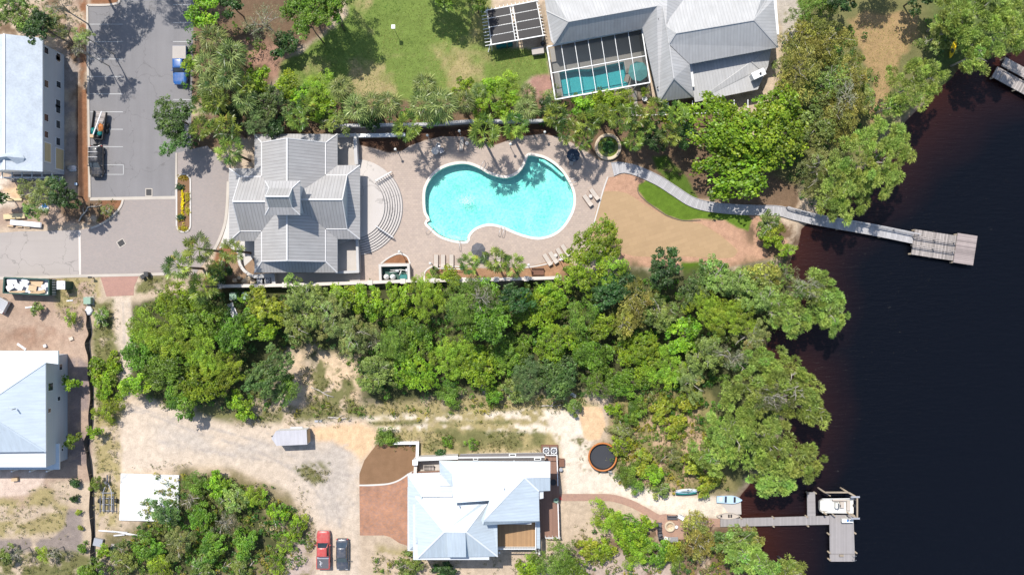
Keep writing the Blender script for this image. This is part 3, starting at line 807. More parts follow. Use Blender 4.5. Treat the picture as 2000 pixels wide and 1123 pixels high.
pool = thing('swimming_pool', 'large kidney shaped turquoise swimming pool with pale coping in the paved terrace', 'swimming pool', W(980, 400))
basin(pool_loop, 1.45, 0.0, pool, MT['plaster'])
mb = MB(); ol = offset_loop(pool_loop, 0.38); il = offset_loop(pool_loop, -0.02); n = len(ol)
for a, b_, c_, d_ in [(ol, il, 0.075, 0.075), (il, il, 0.075, -0.05), (ol, ol, 0.0, 0.075)]:
    mb.add([(p[0], p[1], c_) for p in a] + [(p[0], p[1], d_) for p in b_], [[i, (i + 1) % n, n + (i + 1) % n, n + i] for i in range(n)])
mb.build('coping', MT['coping'], pool)
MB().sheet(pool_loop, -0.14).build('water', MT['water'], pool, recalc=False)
fm = MB(); rgf = random.Random(3)  # small white flecks painting a sun glint on the ripples
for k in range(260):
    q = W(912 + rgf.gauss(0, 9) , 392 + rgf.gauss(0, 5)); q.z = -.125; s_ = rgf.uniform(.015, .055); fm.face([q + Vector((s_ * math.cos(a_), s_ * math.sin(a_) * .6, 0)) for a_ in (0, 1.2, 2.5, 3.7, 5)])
fm = fm.build('white_and_glint', MT['plaster'], pool, recalc=False); fm['kind'] = 'stuff'
# wide entry steps in the south-west corner, a bench under water in the north-east
mb = MB()
sw = [(118, 505), (150, 497), (190, 540), (240, 585), (300, 612), (360, 622), (425, 615), (415, 640), (340, 636), (270, 618), (210, 590), (160, 545)]
def cp8(pts): return [tuple(W(800 + x / 3.7425, 300 + y / 3.7425).xy) for x, y in pts]
mb.prism(cp8([(127, 509), (146, 492), (200, 535), (255, 575), (320, 598), (400, 605), (423, 607), (414, 637), (340, 633), (272, 615), (213, 587), (163, 543)]), -1.4, -0.42)
mb.prism(cp8([(128, 509), (140, 500), (190, 548), (250, 590), (320, 615), (418, 618), (414, 637), (340, 633), (272, 615), (213, 587), (163, 543)]), -0.42, -0.24)
mb.build('entry_steps', MT['bright_plaster'], pool)
mb = MB(); mb.prism(cp8([(945, 38), (985, 45), (1045, 85), (1100, 135), (1130, 160), (1118, 168), (1085, 142), (1030, 95), (975, 62), (945, 52)]), -1.4, -0.2)
mb.build('bench', MT['bright_plaster'], pool)

def pool_ladder(px, py, ang, rails=2):
    o = MB()
    c = W(px, py); d = Vector((math.cos(ang), math.sin(ang), 0)); s_ = Vector((-d.y, d.x, 0))
    for k in range(rails):
        q = c + s_ * (0.55 * (k - (rails - 1) / 2))
        o.tube(smooth_line([q - d * 0.75 + Vector((0, 0, 0.03)), q - d * 0.6 + Vector((0, 0, 0.75)), q + Vector((0, 0, 0.85)), q + d * 0.55 + Vector((0, 0, 0.5)), q + d * 0.7 + Vector((0, 0, -0.7))], 4), 0.03, 6)
    if rails == 2:
        for z in (-0.3, -0.6):
            o.bar(c + d * 0.68 - s_ * 0.27 + Vector((0, 0, z)), c + d * 0.68 + s_ * 0.27 + Vector((0, 0, z)), 0.08, 0.03)
    return o.build('ladder' if rails == 2 else 'handrail', MT['steel'], pool)
pool_ladder(945, 325, R_(-120)); pool_ladder(980, 452, R_(75)); pool_ladder(1117, 355, R_(200))
pool_ladder(839, 448, R_(45), 1); pool_ladder(898, 479, R_(90), 1)

# ================================================================== CLUBHOUSE
club = thing('clubhouse', 'grey metal roofed clubhouse with gabled wings and a square cupola beside the pool', 'building', W(580, 400))
TZ = 1.4
def rect2(x0, x1, y0, y1, z):
    a = W(x0, y1, z); b = W(x1, y0, z)
    return a.x, b.x, a.y, b.y            # true xmin xmax ymin ymax

def dutch(mb, outer, z0, inner, z1, z2, axis, closed=(True, True)):
    """skirted gable: eaves rect at z0 climbs to inner rect at z1, a steeper gable stands on that"""
    x0, x1, y0, y1 = rect2(*outer, z0); a0, a1, b0, b1 = rect2(*inner, z1)
    O = [Vector((x0, y0, z0)), Vector((x1, y0, z0)), Vector((x1, y1, z0)), Vector((x0, y1, z0))]
    I = [Vector((a0, b0, z1)), Vector((a1, b0, z1)), Vector((a1, b1, z1)), Vector((a0, b1, z1))]
    for i in range(4): mb.face([O[i], O[(i + 1) % 4], I[(i + 1) % 4], I[i]], 0)
    if axis == 'y':
        m = (a0 + a1) / 2; r0 = Vector((m, b0, z2)); r1 = Vector((m, b1, z2))
        mb.face([I[1], I[2], r1, r0], 0); mb.face([I[3], I[0], r0, r1], 0)
        mb.face([I[0], I[1], r0], 1); mb.face([I[2], I[3], r1], 1)
    else:
        m = (b0 + b1) / 2; r0 = Vector((a0, m, z2)); r1 = Vector((a1, m, z2))
        mb.face([I[0], I[1], r1, r0], 0); mb.face([I[2], I[3], r0, r1], 0)
        mb.face([I[1], I[2], r1], 1); mb.face([I[3], I[0], r0], 1)
    # fascia under the eaves
    for i in range(4):
        p, q = O[i], O[(i + 1) % 4]
        mb.face([p, q, q - Vector((0, 0, 0.22)), p - Vector((0, 0, 0.22))], 2)
    mb.face([v - Vector((0, 0, 0.22)) for v in O], 2)
    return O, I, r0, r1
def capline(mb, a, b, w=0.16, h=0.07, mi=0): mb.bar(a + Vector((0, 0, 0.03)), b + Vector((0, 0, 0.03)), w, h, mi)

rm = MB(); cp = MB()
ROOFS = [((497, 659, 262, 532.5), 3.9, (511, 636, 279, 510.5), 4.8, 8.2, 'y'),
         ((447.5, 560, 329, 471), 3.9, (469, 560, 345, 451.5), 4.8, 7.9, 'x'),
         ((560, 703, 323, 467), 3.9, (560, 678, 342, 447.5), 4.8, 8.1, 'x')]
for r in ROOFS:
    O, I, r0, r1 = dutch(rm, *r)
    capline(cp, r0, r1, 0.2)
    for i in range(4):
        if r[5] == 'x' and ((r[0][0] < 500 and i in (1, 2)) or (r[0][0] >= 560 and i in (0, 3))): continue
        capline(cp, O[i], I[i])
        j = (i + 1) % 4
    for a, b_ in ((I[0], I[1]), (I[1], I[2]), (I[2], I[3]), (I[3], I[0])): capline(cp, a, b_, 0.12, 0.05)
    for e, k in ((r0, (0, 3) if r[5] == 'x' else (0, 1)), (r1, (1, 2) if r[5] == 'x' else (2, 3))):
        for q in k: capline(cp, e, I[q], 0.14, 0.06)
rm.build('roof', [MT['roof_club'], MT['siding'], MT['white_trim']], club)
rc = cp.build('ridge_cap', MT['roof_cap'], club)
cu = MB(); cc = MB()
O, I, r0, r1 = dutch(cu, (517.6, 586, 353.5, 420), 10.4, (525.6, 570.5, 367.5, 405.5), 11.0, 12.6, 'x')
capline(cc, r0, r1, 0.16)
for i in range(4): capline(cc, O[i], I[i], 0.12)
for e, k in ((r0, (0, 3)), (r1, (1, 2))):
    for q in k: capline(cc, e, I[q], 0.12, 0.05)
x0, x1, y0, y1 = O[0].x + 0.45, O[1].x - 0.45, O[0].y + 0.45, O[2].y - 0.45
cu.prism([(x0, y0), (x1, y0), (x1, y1), (x0, y1)], 5.2, 10.19, 1)
cupo = cu.build('cupola', [MT['roof_club'], MT['siding'], MT['white_trim']], club)
c2 = cc.build('ridge_cap', MT['roof_cap'], cupo, local=False)
for px_ in (x1 + 0.02, x0 - 0.02): MB().box((px_, (y0 + y1) / 2, 9.5), (0.05, 2.2, 0.8)).build('window', MT['glass'], cupo)
# walls
wb = MB()
def wallrect(outer, z0, z1, ins, mb, zb=None):
    x0, x1, y0, y1 = rect2(*outer, z1)
    mb.prism([(x0 + ins, y0 + ins), (x1 - ins, y0 + ins), (x1 - ins, y1 - ins), (x0 + ins, y1 - ins)], z0, z1)
    return x0 + ins, x1 - ins, y0 + ins, y1 - ins
wr = []
for r in ROOFS: wr.append(wallrect(r[0], 0, 3.7, 0.75, wb))
wb.build('wall', MT['siding'], club)
fl = MB()
for (x0, x1, y0, y1), sides in ((wr[1], 'w'), (wr[2], 'e'), (wr[0], 'ns')):
    if 'e' in sides or 'w' in sides:
        xx = x1 + 0.02 if 'e' in sides else x0 - 0.02
        for k in range(4): wn_o = MB().box((xx, y0 + (k + 0.5) * (y1 - y0) / 4, 2.2), (0.06, 1.4, 1.9)).build('window', MT['glass'], club)
    else:
        for yy in (y0 - 0.02, y1 + 0.02):
            for k in range(3): MB().box((x0 + (k + 0.5) * (x1 - x0) / 3, yy, 2.2), (1.5, 0.06, 1.5)).build('window', MT['glass'], club)
# terrace with curved steps towards the pool, side patios, service yard
tc_ = W(692, 405)
ter = thing('pool_terrace', 'pale raised terrace with curved steps leading down from the clubhouse to the pool', 'terrace', tc_)
mb = MB(); st = MB(); NST = 8
def arc(r, a0, a1, n=40): return [(tc_.x + r * math.cos(a0 + (a1 - a0) * i / n), tc_.y + r * math.sin(a0 + (a1 - a0) * i / n)) for i in range(n + 1)]
RI, RO = 62 * S, 94 * S; aU, aD = R_(45), R_(-88)
xw = W(664, 0).x
mb.prism([(xw, W(0, 478).y)] + arc(RI, R_(-86), R_(86)) + [(xw, W(0, 330).y)], 0, TZ)
mb.build('floor', MT['terrace'], ter)
st = MB()
for k in range(NST - 1):
    zt = TZ * (NST - 1 - k) / NST; r0_ = RI + (RO - RI) * k / (NST - 1); r1_ = RI + (RO - RI) * (k + 1) / (NST - 1)
    ring = arc(r1_, aD, aU) + list(reversed(arc(r0_, aD, aU)))
    st.prism(ring, 0, zt, 0)
    nose = arc(r1_ + 0.02, aD, aU) + list(reversed(arc(r1_ - 0.05, aD, aU)))
st.build('steps', MT['terrace'], ter)
for k in range(NST):  # thin dark strip laid along the foot of each riser
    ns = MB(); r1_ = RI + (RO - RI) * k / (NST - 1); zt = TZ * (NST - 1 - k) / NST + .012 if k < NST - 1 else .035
    ns.sheet(arc(r1_ + .10, aD, aU) + list(reversed(arc(r1_ + .01, aD, aU))), zt); ns.build('riser_foot_strip' if False else 'step_strip', MT['asphalt'], ter, recalc=False)
rp = MB(); A = arc(RI, aU, R_(88), 16); B = arc(RO, aU, R_(88), 16)
rp.add([(p[0], p[1], TZ - 0.01) for p in A] + [(p[0], p[1], 0.03) for p in B], [[i, 17 + i, 18 + i, i + 1] for i in range(16)])
rp.add([(A[0][0], A[0][1], TZ), (B[0][0], B[0][1], 0.03), (B[0][0], B[0][1], 0), (A[0][0], A[0][1], 0)], [[0, 1, 2, 3]])
rp.build('ramp', MT['terrace'], ter, recalc=False)
for (p0, p1) in (((738, 357), (766, 337)), ((738, 443), (770, 465))):
    a = W(*p0, 0); b_ = W(*p1, 0); mb = MB()
    for k in range(8):
        q = a.lerp(b_, k / 7); z = TZ * (1 - k / 7)
        mb.tube([q + Vector((0, 0, z * 0.8)), q + Vector((0, 0, z + 0.85))], 0.03, 5)
    for dz in (0.9, 0.5):
        mb.bar(a + Vector((0, 0, TZ + dz)), b_ + Vector((0, 0, dz + 0.05)), 0.09, 0.06)
    mb.build('handrail', MT['white_trim'], ter)
def lowwall(name, pts, h, w, label, cat='wall', m='white', capm='cap', pillars=(), z0=0.0, group=None):
    ps = [W(*p) for p in pts]
    o = thing(name, label, cat, ps[0], group=group)
    b_ = MB(); c_ = MB()
    for i in range(len(ps) - 1):
        d = (ps[i + 1] - ps[i]).normalized() * w * 0.5
        b_.bar(ps[i] - d + Vector((0, 0, (h + z0) / 2)), ps[i + 1] + d + Vector((0, 0, (h + z0) / 2)), w, h - z0 - 0.003 * i)
        c_.bar(ps[i] - d * 1.3 + Vector((0, 0, h + 0.045 + 0.003 * i)), ps[i + 1] + d * 1.3 + Vector((0, 0, h + 0.045 + 0.003 * i)), w + 0.16, 0.09)
    b_.build('wall', MT[m], o); c_.build('coping', MT[capm], o)
    for k, p in enumerate(pillars):
        q = W(*p); pb = MB()
        pb.box((q.x, q.y, (h + 0.12) / 2), (w + 0.3, w + 0.3, h + 0.12)); pb.box((q.x, q.y, h + 0.18), (w + 0.42, w + 0.42, 0.1))
        pb.build('pillar', MT[capm], o)
    return o
for (q, z, lb) in (([(659, 467), (704, 467), (706, 531), (659, 531)], 1.0, 'grey concrete patio in the south-east corner of the clubhouse'), ([(657, 268), (700, 268), (699, 326), (657, 326)], 0.6, 'grey concrete patio in the north-east corner of the clubhouse')):
    mb = MB(); mb.prism([tuple(W(*p).xy) for p in q], 0, z); tag(mb.build('side_patio', MT['concrete']), lb, 'patio')
lowwall('patio_wall', [(702, 470), (704, 531), (662, 533)], 1.9, 0.2, 'white walled corner patio south-east of the clubhouse', m='white', capm='greycap')
lowwall('patio_wall', [(700, 322), (697, 268), (660, 269)], 1.6, 0.3, 'white and grey low wall north-east of the clubhouse', m='white', capm='greycap')
lowwall('garden_wall', [(698, 267.5), (790, 266)], 0.9, 0.35, 'low white wall between clubhouse patio and the mulch bed north of the pool', m='white', capm='white_trim')
lowwall('boundary_wall', [(655, 250), (775, 247.5), (832, 247), (918, 241), (1060, 240)], 1.5, 0.25, 'long grey wall behind the palms on the north side of the pool', m='stucco', capm='greycap')
lowwall('boundary_wall', [(437, 559), (560, 557), (690, 553), (800, 549), (1028, 544.5), (1091, 542.5)], 1.7, 0.3, 'long pale capped wall with pillars between pool yard and the southern woods', m='stucco', capm='cap',
        pillars=[(437, 559), (563, 556.5), (727, 552), (790, 549.5), (848, 548.3), (908, 547), (970, 545.8), (1028, 544.5), (1090, 542.5)])
lowwall('yard_wall', [(437, 555), (438, 512)], 1.4, 0.3, 'short grey wall on the west side of the rockery yard', m='stucco', capm='greycap')
cw = smooth_line([Vector((x, y)) for x, y in ((470, 500), (472, 515), (480, 528), (492, 537), (503, 540))], 4)
lowwall('curved_wall', [tuple(p) for p in cw], 0.8, 0.25, 'curved cream wall at the south-west corner of the clubhouse', m='stucco', capm='lightcon')
lowwall('yard_wall', [(504, 540), (538, 538), (540, 556)], 1.3, 0.4, 'grey stub wall around the two air conditioners of the clubhouse', m='stucco', capm='greycap')
mb = MB(); mb.prism([tuple(W(*p).xy) for p in [(540, 534), (704, 532), (704, 552), (541, 556)]], 0.0, 0.15); struct(mb.build('service_path', MT['concrete']))
flat('west_walk', [(447, 330), (500, 330), (500, 500), (478, 520), (470, 500), (443, 478), (428, 486), (441, 445), (446, 400)], 0.034, MT['lightcon'])

def ac_unit(label, px, py, z=0.0, s=0.85, group='air conditioners'):
    o = thing('air_conditioner', label, 'air conditioner', W(px, py) + Vector((0, 0, z)), group=group)
    b_ = MB(); b_.box((0, 0, 0.45), (s, s, 0.9)); b_.build('cabinet', MT['steel'], o, bevel=0.03, local=True)
    f = MB(); f.cyl((0, 0, 0.905), s * 0.42, 0.02, 20, mi=0); f.build('fan_well', MT['black'], o, local=True)
    g = MB()
    for k in range(6):
        a = k * math.pi / 3; g.bar((0.06 * math.cos(a), 0.06 * math.sin(a), 0.94), (s * 0.4 * math.cos(a + 0.4), s * 0.4 * math.sin(a + 0.4), 0.94), 0.1, 0.01)
    g.cyl((0, 0, 0.93), 0.09, 0.03, 10); g.build('fan', MT['steel'], o, local=True)
    for (ax_, ay_, lx, ly) in ((0, s * .46, s, .06), (0, -s * .46, s, .06), (s * .46, 0, .06, s * .86), (-s * .46, 0, .06, s * .86)):
        pass
    r = MB(); r.lathe((0, 0, 0.93), [(s * 0.40, 0), (s * 0.46, 0.04), (s * 0.5, 0.0)], 20); r.build('fan_ring', MT['white_trim'], o, local=True)
    return o
ac_unit('pale air conditioner nearest the rockery in the walled nook by the clubhouse', 510.5, 549, 0, 0.8)
ac_unit('white framed air conditioner beside the stub wall of the clubhouse nook', 526, 548, 0, 0.85)
mb = MB(); mb.prism([tuple(W(*p).xy) for p in [(505, 541), (538, 540), (538, 555), (505, 555)]], 0.0, 0.06); struct(mb.build('equipment_pad', MT['black']))

# pool pump enclosure
pe = thing('pump_enclosure', 'cream walled pool pump enclosure open to the sky on the south side of the terrace', 'enclosure', W(772, 533))
pw = MB(); pc = MB(); crn = [W(*p) for p in [(745, 519), (800, 518), (801, 546), (746, 546)]]
for i in (3, 0, 1):
    a, b_ = crn[i], crn[(i + 1) % 4]; d = (b_ - a).normalized() * 0.12
    pw.bar(a - d + Vector((0, 0, 0.7)), b_ + d + Vector((0, 0, 0.7)), 0.24, 1.4 - 0.003 * i); pc.bar(a - d * 1.5 + Vector((0, 0, 1.43 + .003 * i)), b_ + d * 1.5 + Vector((0, 0, 1.43 + .003 * i)), 0.36, 0.08)
pw.build('wall', MT['stucco'], pe); pc.build('coping', MT['lightcon'], pe)
MB().prism([tuple(W(*p).xy) for p in [(746, 519), (800, 518), (801, 546), (746, 546)]], 0, 0.08).build('floor', MT['darkgreen'], pe)
for k, (x, y) in enumerate(((756, 541), (768.5, 541))):
    o = thing('filter_tank', ('western' if k == 0 else 'eastern') + ' white sand filter tank inside the pump enclosure', 'filter tank', W(x, y))
    b_ = MB(); b_.lathe((0, 0, 0.08), [(0, 0), (0.36, 0.0), (0.42, 0.2), (0.42, 0.6), (0.36, 0.85), (0.2, 0.98), (0, 1.0)], 20); b_.build('tank', MT['gelcoat'], o, local=True)
    c_ = MB(); c_.cyl((0, 0, 1.05), 0.13, 0.16, 12); c_.bar((0, 0, 1.14), (0.3, 0.1, 1.14), 0.06, 0.06); c_.build('valve', MT['steel'], o, local=True)
o = thing('pool_pump', 'green pump housing with pipes beside the white filter tanks', 'pump', W(789, 541))
b_ = MB(); b_.box((0, 0, 0.35), (1.1, 0.7, 0.5)); b_.build('housing', MT['teal'], o, local=True, bevel=0.05)
b_ = MB(); b_.tube([(-1.9, 1.0, 0.5), (-0.4, 1.05, 0.6), (0.4, 0.95, 0.6), (0.5, 0.3, 0.5)], 0.07, 8); b_.tube([(-0.6, 0.2, 0.6), (-0.3, 0.9, 0.8)], 0.08, 8); b_.tube([(-2.0, 0.7, 0.7), (-0.7, 0.85, 0.75)], 0.05, 8); b_.build('pipe', MT['gelcoat'], o, local=True)
for q_ in (((-0.9, 0.9, 0.4), (0.5, 0.4, 0.6)), ((0.45, 1.0, 0.45), (0.25, 0.5, 0.7))): MB().box(*q_).build('motor', MT['steel'], o, local=True, bevel=0.03)

# kerbs
def kerb(name, pts, w, h, label, m='kerb', k=1, closed=False):
    ps = [W(*p) for p in pts]
    if k > 1: ps = smooth_line(ps, k)
    L_, R2 = ribbon(ps, [w] * len(ps)); b_ = MB(); n = len(ps)
    vs = [(p[0], p[1], 0) for p in L_] + [(p[0], p[1], h) for p in L_] + [(p[0], p[1], h) for p in R2] + [(p[0], p[1], 0) for p in R2]
    b_.add(vs, [[j * n + i, j * n + i + 1, (j + 1) * n + i + 1, (j + 1) * n + i] for j in range(3) for i in range(n - 1)])
    b_.add([vs[0], vs[n], vs[2 * n], vs[3 * n]], [[0, 1, 2, 3]]); b_.add([vs[n - 1], vs[2 * n - 1], vs[3 * n - 1], vs[4 * n - 1]], [[0, 1, 2, 3]])
    return struct(b_.build(name, MT[m]))
kerb('parking_kerb', [(171, 11), (173, 180), (176, 386)], 0.32, 0.13, '')
kerb('parking_kerb', [(171, 11), (205, 11), (228, 8), (234, 2), (236, -20)], 0.3, 0.13, '', k=3)
kerb('band', [(176, 389), (240, 388), (345, 386)], 0.45, 0.05, '')
kerb('planting_kerb', [(241, 390), (236, 404), (222, 421), (200, 437), (178, 446)], 0.3, 0.13, '', k=4)
kerb('street_band', [(155.5, 451), (156.5, 537)], 0.32, 0.045, '', 'cap')
kerb('street_kerb', [(-300, 543), (0, 543.5), (100, 541), (156, 539), (260, 537), (322, 535)], 0.4, 0.06, '')
kerb('court_kerb', [(345, 299), (344, 387)], 0.28, 0.1, '')
kerb('court_kerb', [(446, 355), (444, 400), (440, 435), (430, 465), (418, 489)], 0.4, 0.1, '', k=4)
kerb('bed_edging', [(702, 947), (725, 947), (757, 944.5), (778, 938), (797, 926), (806, 921)], 0.22, 0.08, '', 'lightcon', k=4)
kerb('bed_edging', [(1187, 346), (1178, 372), (1166, 415), (1159, 440)], 0.2, 0.08, '', 'lightcon', k=4)
kerb('bed_edging', [(744, 515), (760, 503), (779, 495.5), (795, 501), (801, 515)], 0.22, 0.1, '', 'lightcon', k=4)
kerb('bed_edging', [(829, 548), (830, 531), (846, 520), (870, 519), (905, 522)], 0.2, 0.08, '', 'lightcon', k=3)
kerb('bed_edging', [(1018, 523), (1040, 521), (1070, 515), (1100, 505)], 0.2, 0.06, '', 'lightcon', k=3)
kerb('turf_edging', [(1246, 366), (1247, 378), (1262, 393), (1300, 420), (1335, 431), (1368, 430)], 0.12, 0.1, '', 'bark', k=3)
# bay lines
lm = MB()
for y in (48, 82, 116, 150, 184, 219, 253, 287): lm.bar(W(175, y, 0.03), W(240, y, 0.03), 0.1, 0.006)
for y in (10, 45, 82, 195): lm.bar(W(338, y, 0.03), W(374, y, 0.03), 0.1, 0.006)
for a, b_ in (((178, 322.5), (241, 322.5)), ((178, 341), (241, 341)), ((241, 321.8), (241, 341.7))): lm.bar(W(*a, 0.03), W(*b_, 0.03), 0.1, 0.006)
struct(lm.build('bay_lines', MT['paint_line']))
def drain(px, py, rz, label):
    o = thing('storm_drain', label, 'storm drain', W(px, py, 0.03), rz, group='storm drains')
    f = MB()
    for (x, y, sx, sy) in ((0, .46, 1.16, .12), (0, -.46, 1.16, .12), (.52, 0, .12, .8), (-.52, 0, .12, .8)): f.box((x, y, 0.02), (sx, sy, 0.04))
    f.build('frame', MT['kerb'], o, local=True)
    g = MB()
    g.box((0, 0, 0.005), (0.92, 0.8, 0.01))
    for k in range(7): g.box((-0.4 + k * 0.135, 0, 0.02), (0.07, 0.8, 0.03))
    g.build('grate', MT['black'], o, local=True)
drain(291, 376, R_(90), 'storm drain grate in the asphalt near the south edge of the parking lot')
drain(237, 475, R_(32), 'tilted storm drain grate in the middle of the paver court')

# island planter with yellow flowers
isl = thing('planter_island', 'long oval kerbed island of mulch with yellow flowers in the entrance court', 'planter', W(359, 397))
def capsule(cx, cy, hw, hl, n=10):
    c = W(cx, cy); r = hw * S; L = hl * S - r
    return [(c.x + r * math.cos(math.pi * i / n), c.y + L + r * math.sin(math.pi * i / n)) for i in range(n + 1)] + [(c.x + r * math.cos(math.pi + math.pi * i / n), c.y - L + r * math.sin(math.pi + math.pi * i / n)) for i in range(n + 1)]
o_, i_ = capsule(359, 397, 15, 58), capsule(359, 397, 12, 55); nn = len(o_)
mb = MB()
for a, b_, z0, z1 in ((o_, o_, 0, .14), (o_, i_, .14, .14), (i_, i_, .14, .04)):
    mb.add([(p[0], p[1], z0) for p in a] + [(p[0], p[1], z1) for p in b_], [[i, (i + 1) % nn, nn + (i + 1) % nn, nn + i] for i in range(nn)])
mb.build('kerb', MT['lightcon'], isl)
MB().sheet(i_, 0.1).build('soil', MT['bed'], isl, recalc=False)

# ================================================================== WHITE HOUSES ON THE LEFT
def polyroof(mb, faces, mi=0, th=0.18):
    for f in faces:
        p = [W(*q) for q in f]; mb.face(p, mi)
def window_part(parent, c, size, frame=0.08):
    """glazed opening: frame part with the pane as sub-part; thin axis is the smallest size"""
    f = MB(); f.box(c, size); fo = f.build('window', MT['white_trim'], parent)
    ax_ = size.index(min(size)); s2 = [s - 2 * frame for s in size]; s2[ax_] = size[ax_] + 0.03
    p = MB(); p.box(c, s2)
    me_o = p.build('pane', MT['glass'], None)
    off = Vector(parent.location)
    for v in me_o.data.vertices: v.co -= off
    me_o.parent = fo
    return fo
MT['sheet_roof'] = pm('pale_roof_underlay', (0.40, 0.44, 0.48), 0.6, 0.16, 0.7, 0.05, big=0.7)
h1 = thing('house', 'white two storey house under construction with pale roof at the top left edge', 'house', W(60, 220))
eh = 6.2; xe = W(83, 0, eh).x
rb = MB()
yN, yS = W(0, 75, eh).y, W(0, 335.5, eh).y
xr = W(8, 0, eh + 1.9).x; xw_ = 2 * xr - xe
pr = [Vector((xe, yN, eh)), Vector((xe, yS, eh)), Vector((xr, yS, eh + 1.9)), Vector((xr, yN, eh + 1.9)), Vector((xw_, yS, eh)), Vector((xw_, yN, eh))]
rb.face([pr[0], pr[3], pr[2], pr[1]]); rb.face([pr[3], pr[5], pr[4], pr[2]])
rb.face([pr[0], pr[1], pr[1] - Vector((0, 0, .25)), pr[0] - Vector((0, 0, .25))], 1); rb.face([pr[4], pr[5], pr[5] - Vector((0, 0, .25)), pr[4] - Vector((0, 0, .25))], 1)
rb.face([pr[1], pr[2], pr[4], pr[4] - Vector((0, 0, .25)), pr[1] - Vector((0, 0, .25))], 1); rb.face([pr[0], pr[3], pr[5], pr[5] - Vector((0, 0, .25)), pr[0] - Vector((0, 0, .25))], 1)
rb.build('roof', [MT['sheet_roof'], MT['white_trim']], h1)
MB().bar(pr[2] + Vector((0, 0, .03)), pr[3] + Vector((0, 0, .03)), 0.25, 0.06).build('ridge_cap', MT['white_trim'], h1)
g = MB(); q0, q1, q2, q3 = W(-30, 310, 9.2), W(12, 306, 8.6), W(48, 309, 7.3), W(42, 327, 7.0)
g.face([q0, q1, q2, q3, W(-30, 318, 8.4)]); g.face([q1, q2, q3]); g.face([q0, q1, q2, W(40, 296, 7.1), W(-30, 290, 8.0)]); g.build('dormer', MT['sheet_roof'], h1)
xb = W(125.5, 0).x; yb0, yb1 = W(0, 108).y, W(0, 342).y
wbk = MB(); wbk.prism([(xw_ + .4, yb1), (xb, yb1), (xb, yb0), (xw_ + .4, yb0)], 0, eh - 0.05); wbk.build('wall', MT['siding'], h1)
# gables of the wall
for (y, z, w_, hh) in ((118, 1.6, 1.1, 1.1), (124, 1.6, .5, .6), (122, 1.7, .9, .9), (171, 1.6, 1.0, 1.2), (208, 1.7, 1.2, 1.2), (219, 1.7, 1.2, 1.2), (248, 1.7, 1.2, 1.1), (281, 1.7, 1.2, 1.1)):
    if z == 1.6 and w_ == .5: continue
    window_part(h1, (xb + 0.01, W(0, y).y, z), (0.08, w_, hh))
for (y, w_, hh) in ((113, 1.0, 1.1), (176, 1.1, 1.1), (240, 1.1, 1.1), (272, 1.0, 1.0)):
    window_part(h1, (xb + 0.01, W(0, y).y * 0.99, 4.7), (0.08, w_, hh))
for (y, z, w_, hh) in ((314, 1.3, 2.9, 2.0), (308, 4.4, 2.6, 1.5)):
    f = MB(); f.box((xb + 0.02, W(0, y).y, z), (0.1, w_ + 0.3, hh + 0.3)); fo = f.build('porch_opening', MT['white_trim'], h1)
    f = MB(); f.box((xb + 0.03, W(0, y).y + 0.3, z), (0.12, w_ - .6, hh)); f.box((xb + 0.032, W(0, y).y - w_ * .36, z), (0.12, w_ * .25, hh)); f.build('sheathing', [MT['lumber']], h1)
# open porch frame at its south end
pf = thing('porch_frame', 'unfinished timber porch frame at the south end of the white house', 'porch', W(70, 348))
mb = MB()
for k in range(6):
    x = 28 + k * 19; mb.bar(W(x, 337, 0), W(x, 337, 0) + Vector((0, 0, 2.8)), .15, .15); mb.bar(W(x, 352, 0), W(x, 352, 0) + Vector((0, 0, 2.8)), .15, .15); mb.bar(W(x, 338, 0) + Vector((0, 0, 2.85)), W(x, 354, 0) + Vector((0, 0, 2.85)), .1, .2)
mb.bar(W(22, 352, 0) + Vector((0, 0, 2.7)), W(126, 352, 0) + Vector((0, 0, 2.7)), .15, .25); mb.build('beam', MT['white'], pf)
MB().prism([tuple(W(*p).xy) for p in [(22, 344), (126, 344), (126, 354), (22, 354)]], 0, 0.4).build('floor', MT['dock_wood'], pf)

h2 = thing('house', 'white house with a bright hipped metal roof at the left edge below the construction dumpster', 'house', W(60, 800))
eh = 6.2
rb = MB()
F = [[(89, 708, eh), (89.5, 882, eh), (-44, 798, 9.6)],
     [(89, 708, eh), (-44, 798, 9.6), (-300, 798, 9.6), (-300, 690, 6.0), (60, 690, 6.0)],
     [(89.5, 882, eh), (-300, 886, eh), (-300, 798, 9.6), (-44, 798, 9.6)],
     [(60, 690, 6.0), (-300, 690, 6.0), (-300, 685.5, 5.7), (113.5, 685, 5.7), (113.5, 711, 6.1), (89, 708, eh)]]
polyroof(rb, F)
pts = [W(113.5, 685, 5.7), W(113.5, 711, 6.1), W(89, 708.3, eh), W(89.5, 882, eh), W(-300, 886, eh), W(-300, 685.5, 5.7)]
for i in range(len(pts)):
    a, b_ = pts[i], pts[(i + 1) % len(pts)]; rb.face([a, b_, b_ - Vector((0, 0, .28)), a - Vector((0, 0, .28))], 1)
MT['roof_wh2'] = seam_mat('bright_white_seam_metal', (0.46, 0.52, 0.57), 0.42, 0.5, 0.92, var=0.03)
rb.build('roof', [MT['roof_wh2'], MT['white_trim']], h2)
mb = MB()
for a, b_ in (((89, 708, eh), (-44, 798, 9.6)), ((89.5, 882, eh), (-44, 798, 9.6)), ((-44, 798, 9.6), (-300, 798, 9.6))): mb.bar(W(*a) + Vector((0, 0, .03)), W(*b_) + Vector((0, 0, .03)), .2, .06)
mb.build('ridge_cap', MT['roof_wh2'], h2)
mb = MB(); polyroof(mb, [[(-300, 893, 3.6), (90, 893, 3.6), (116, 916.5, 2.9), (-300, 918, 2.9)], [(90, 893, 3.6), (116, 868, 2.9), (116, 916.5, 2.9)], [(90, 868, 3.7), (116, 866, 2.9), (116, 868, 2.9), (90, 893, 3.6)]])
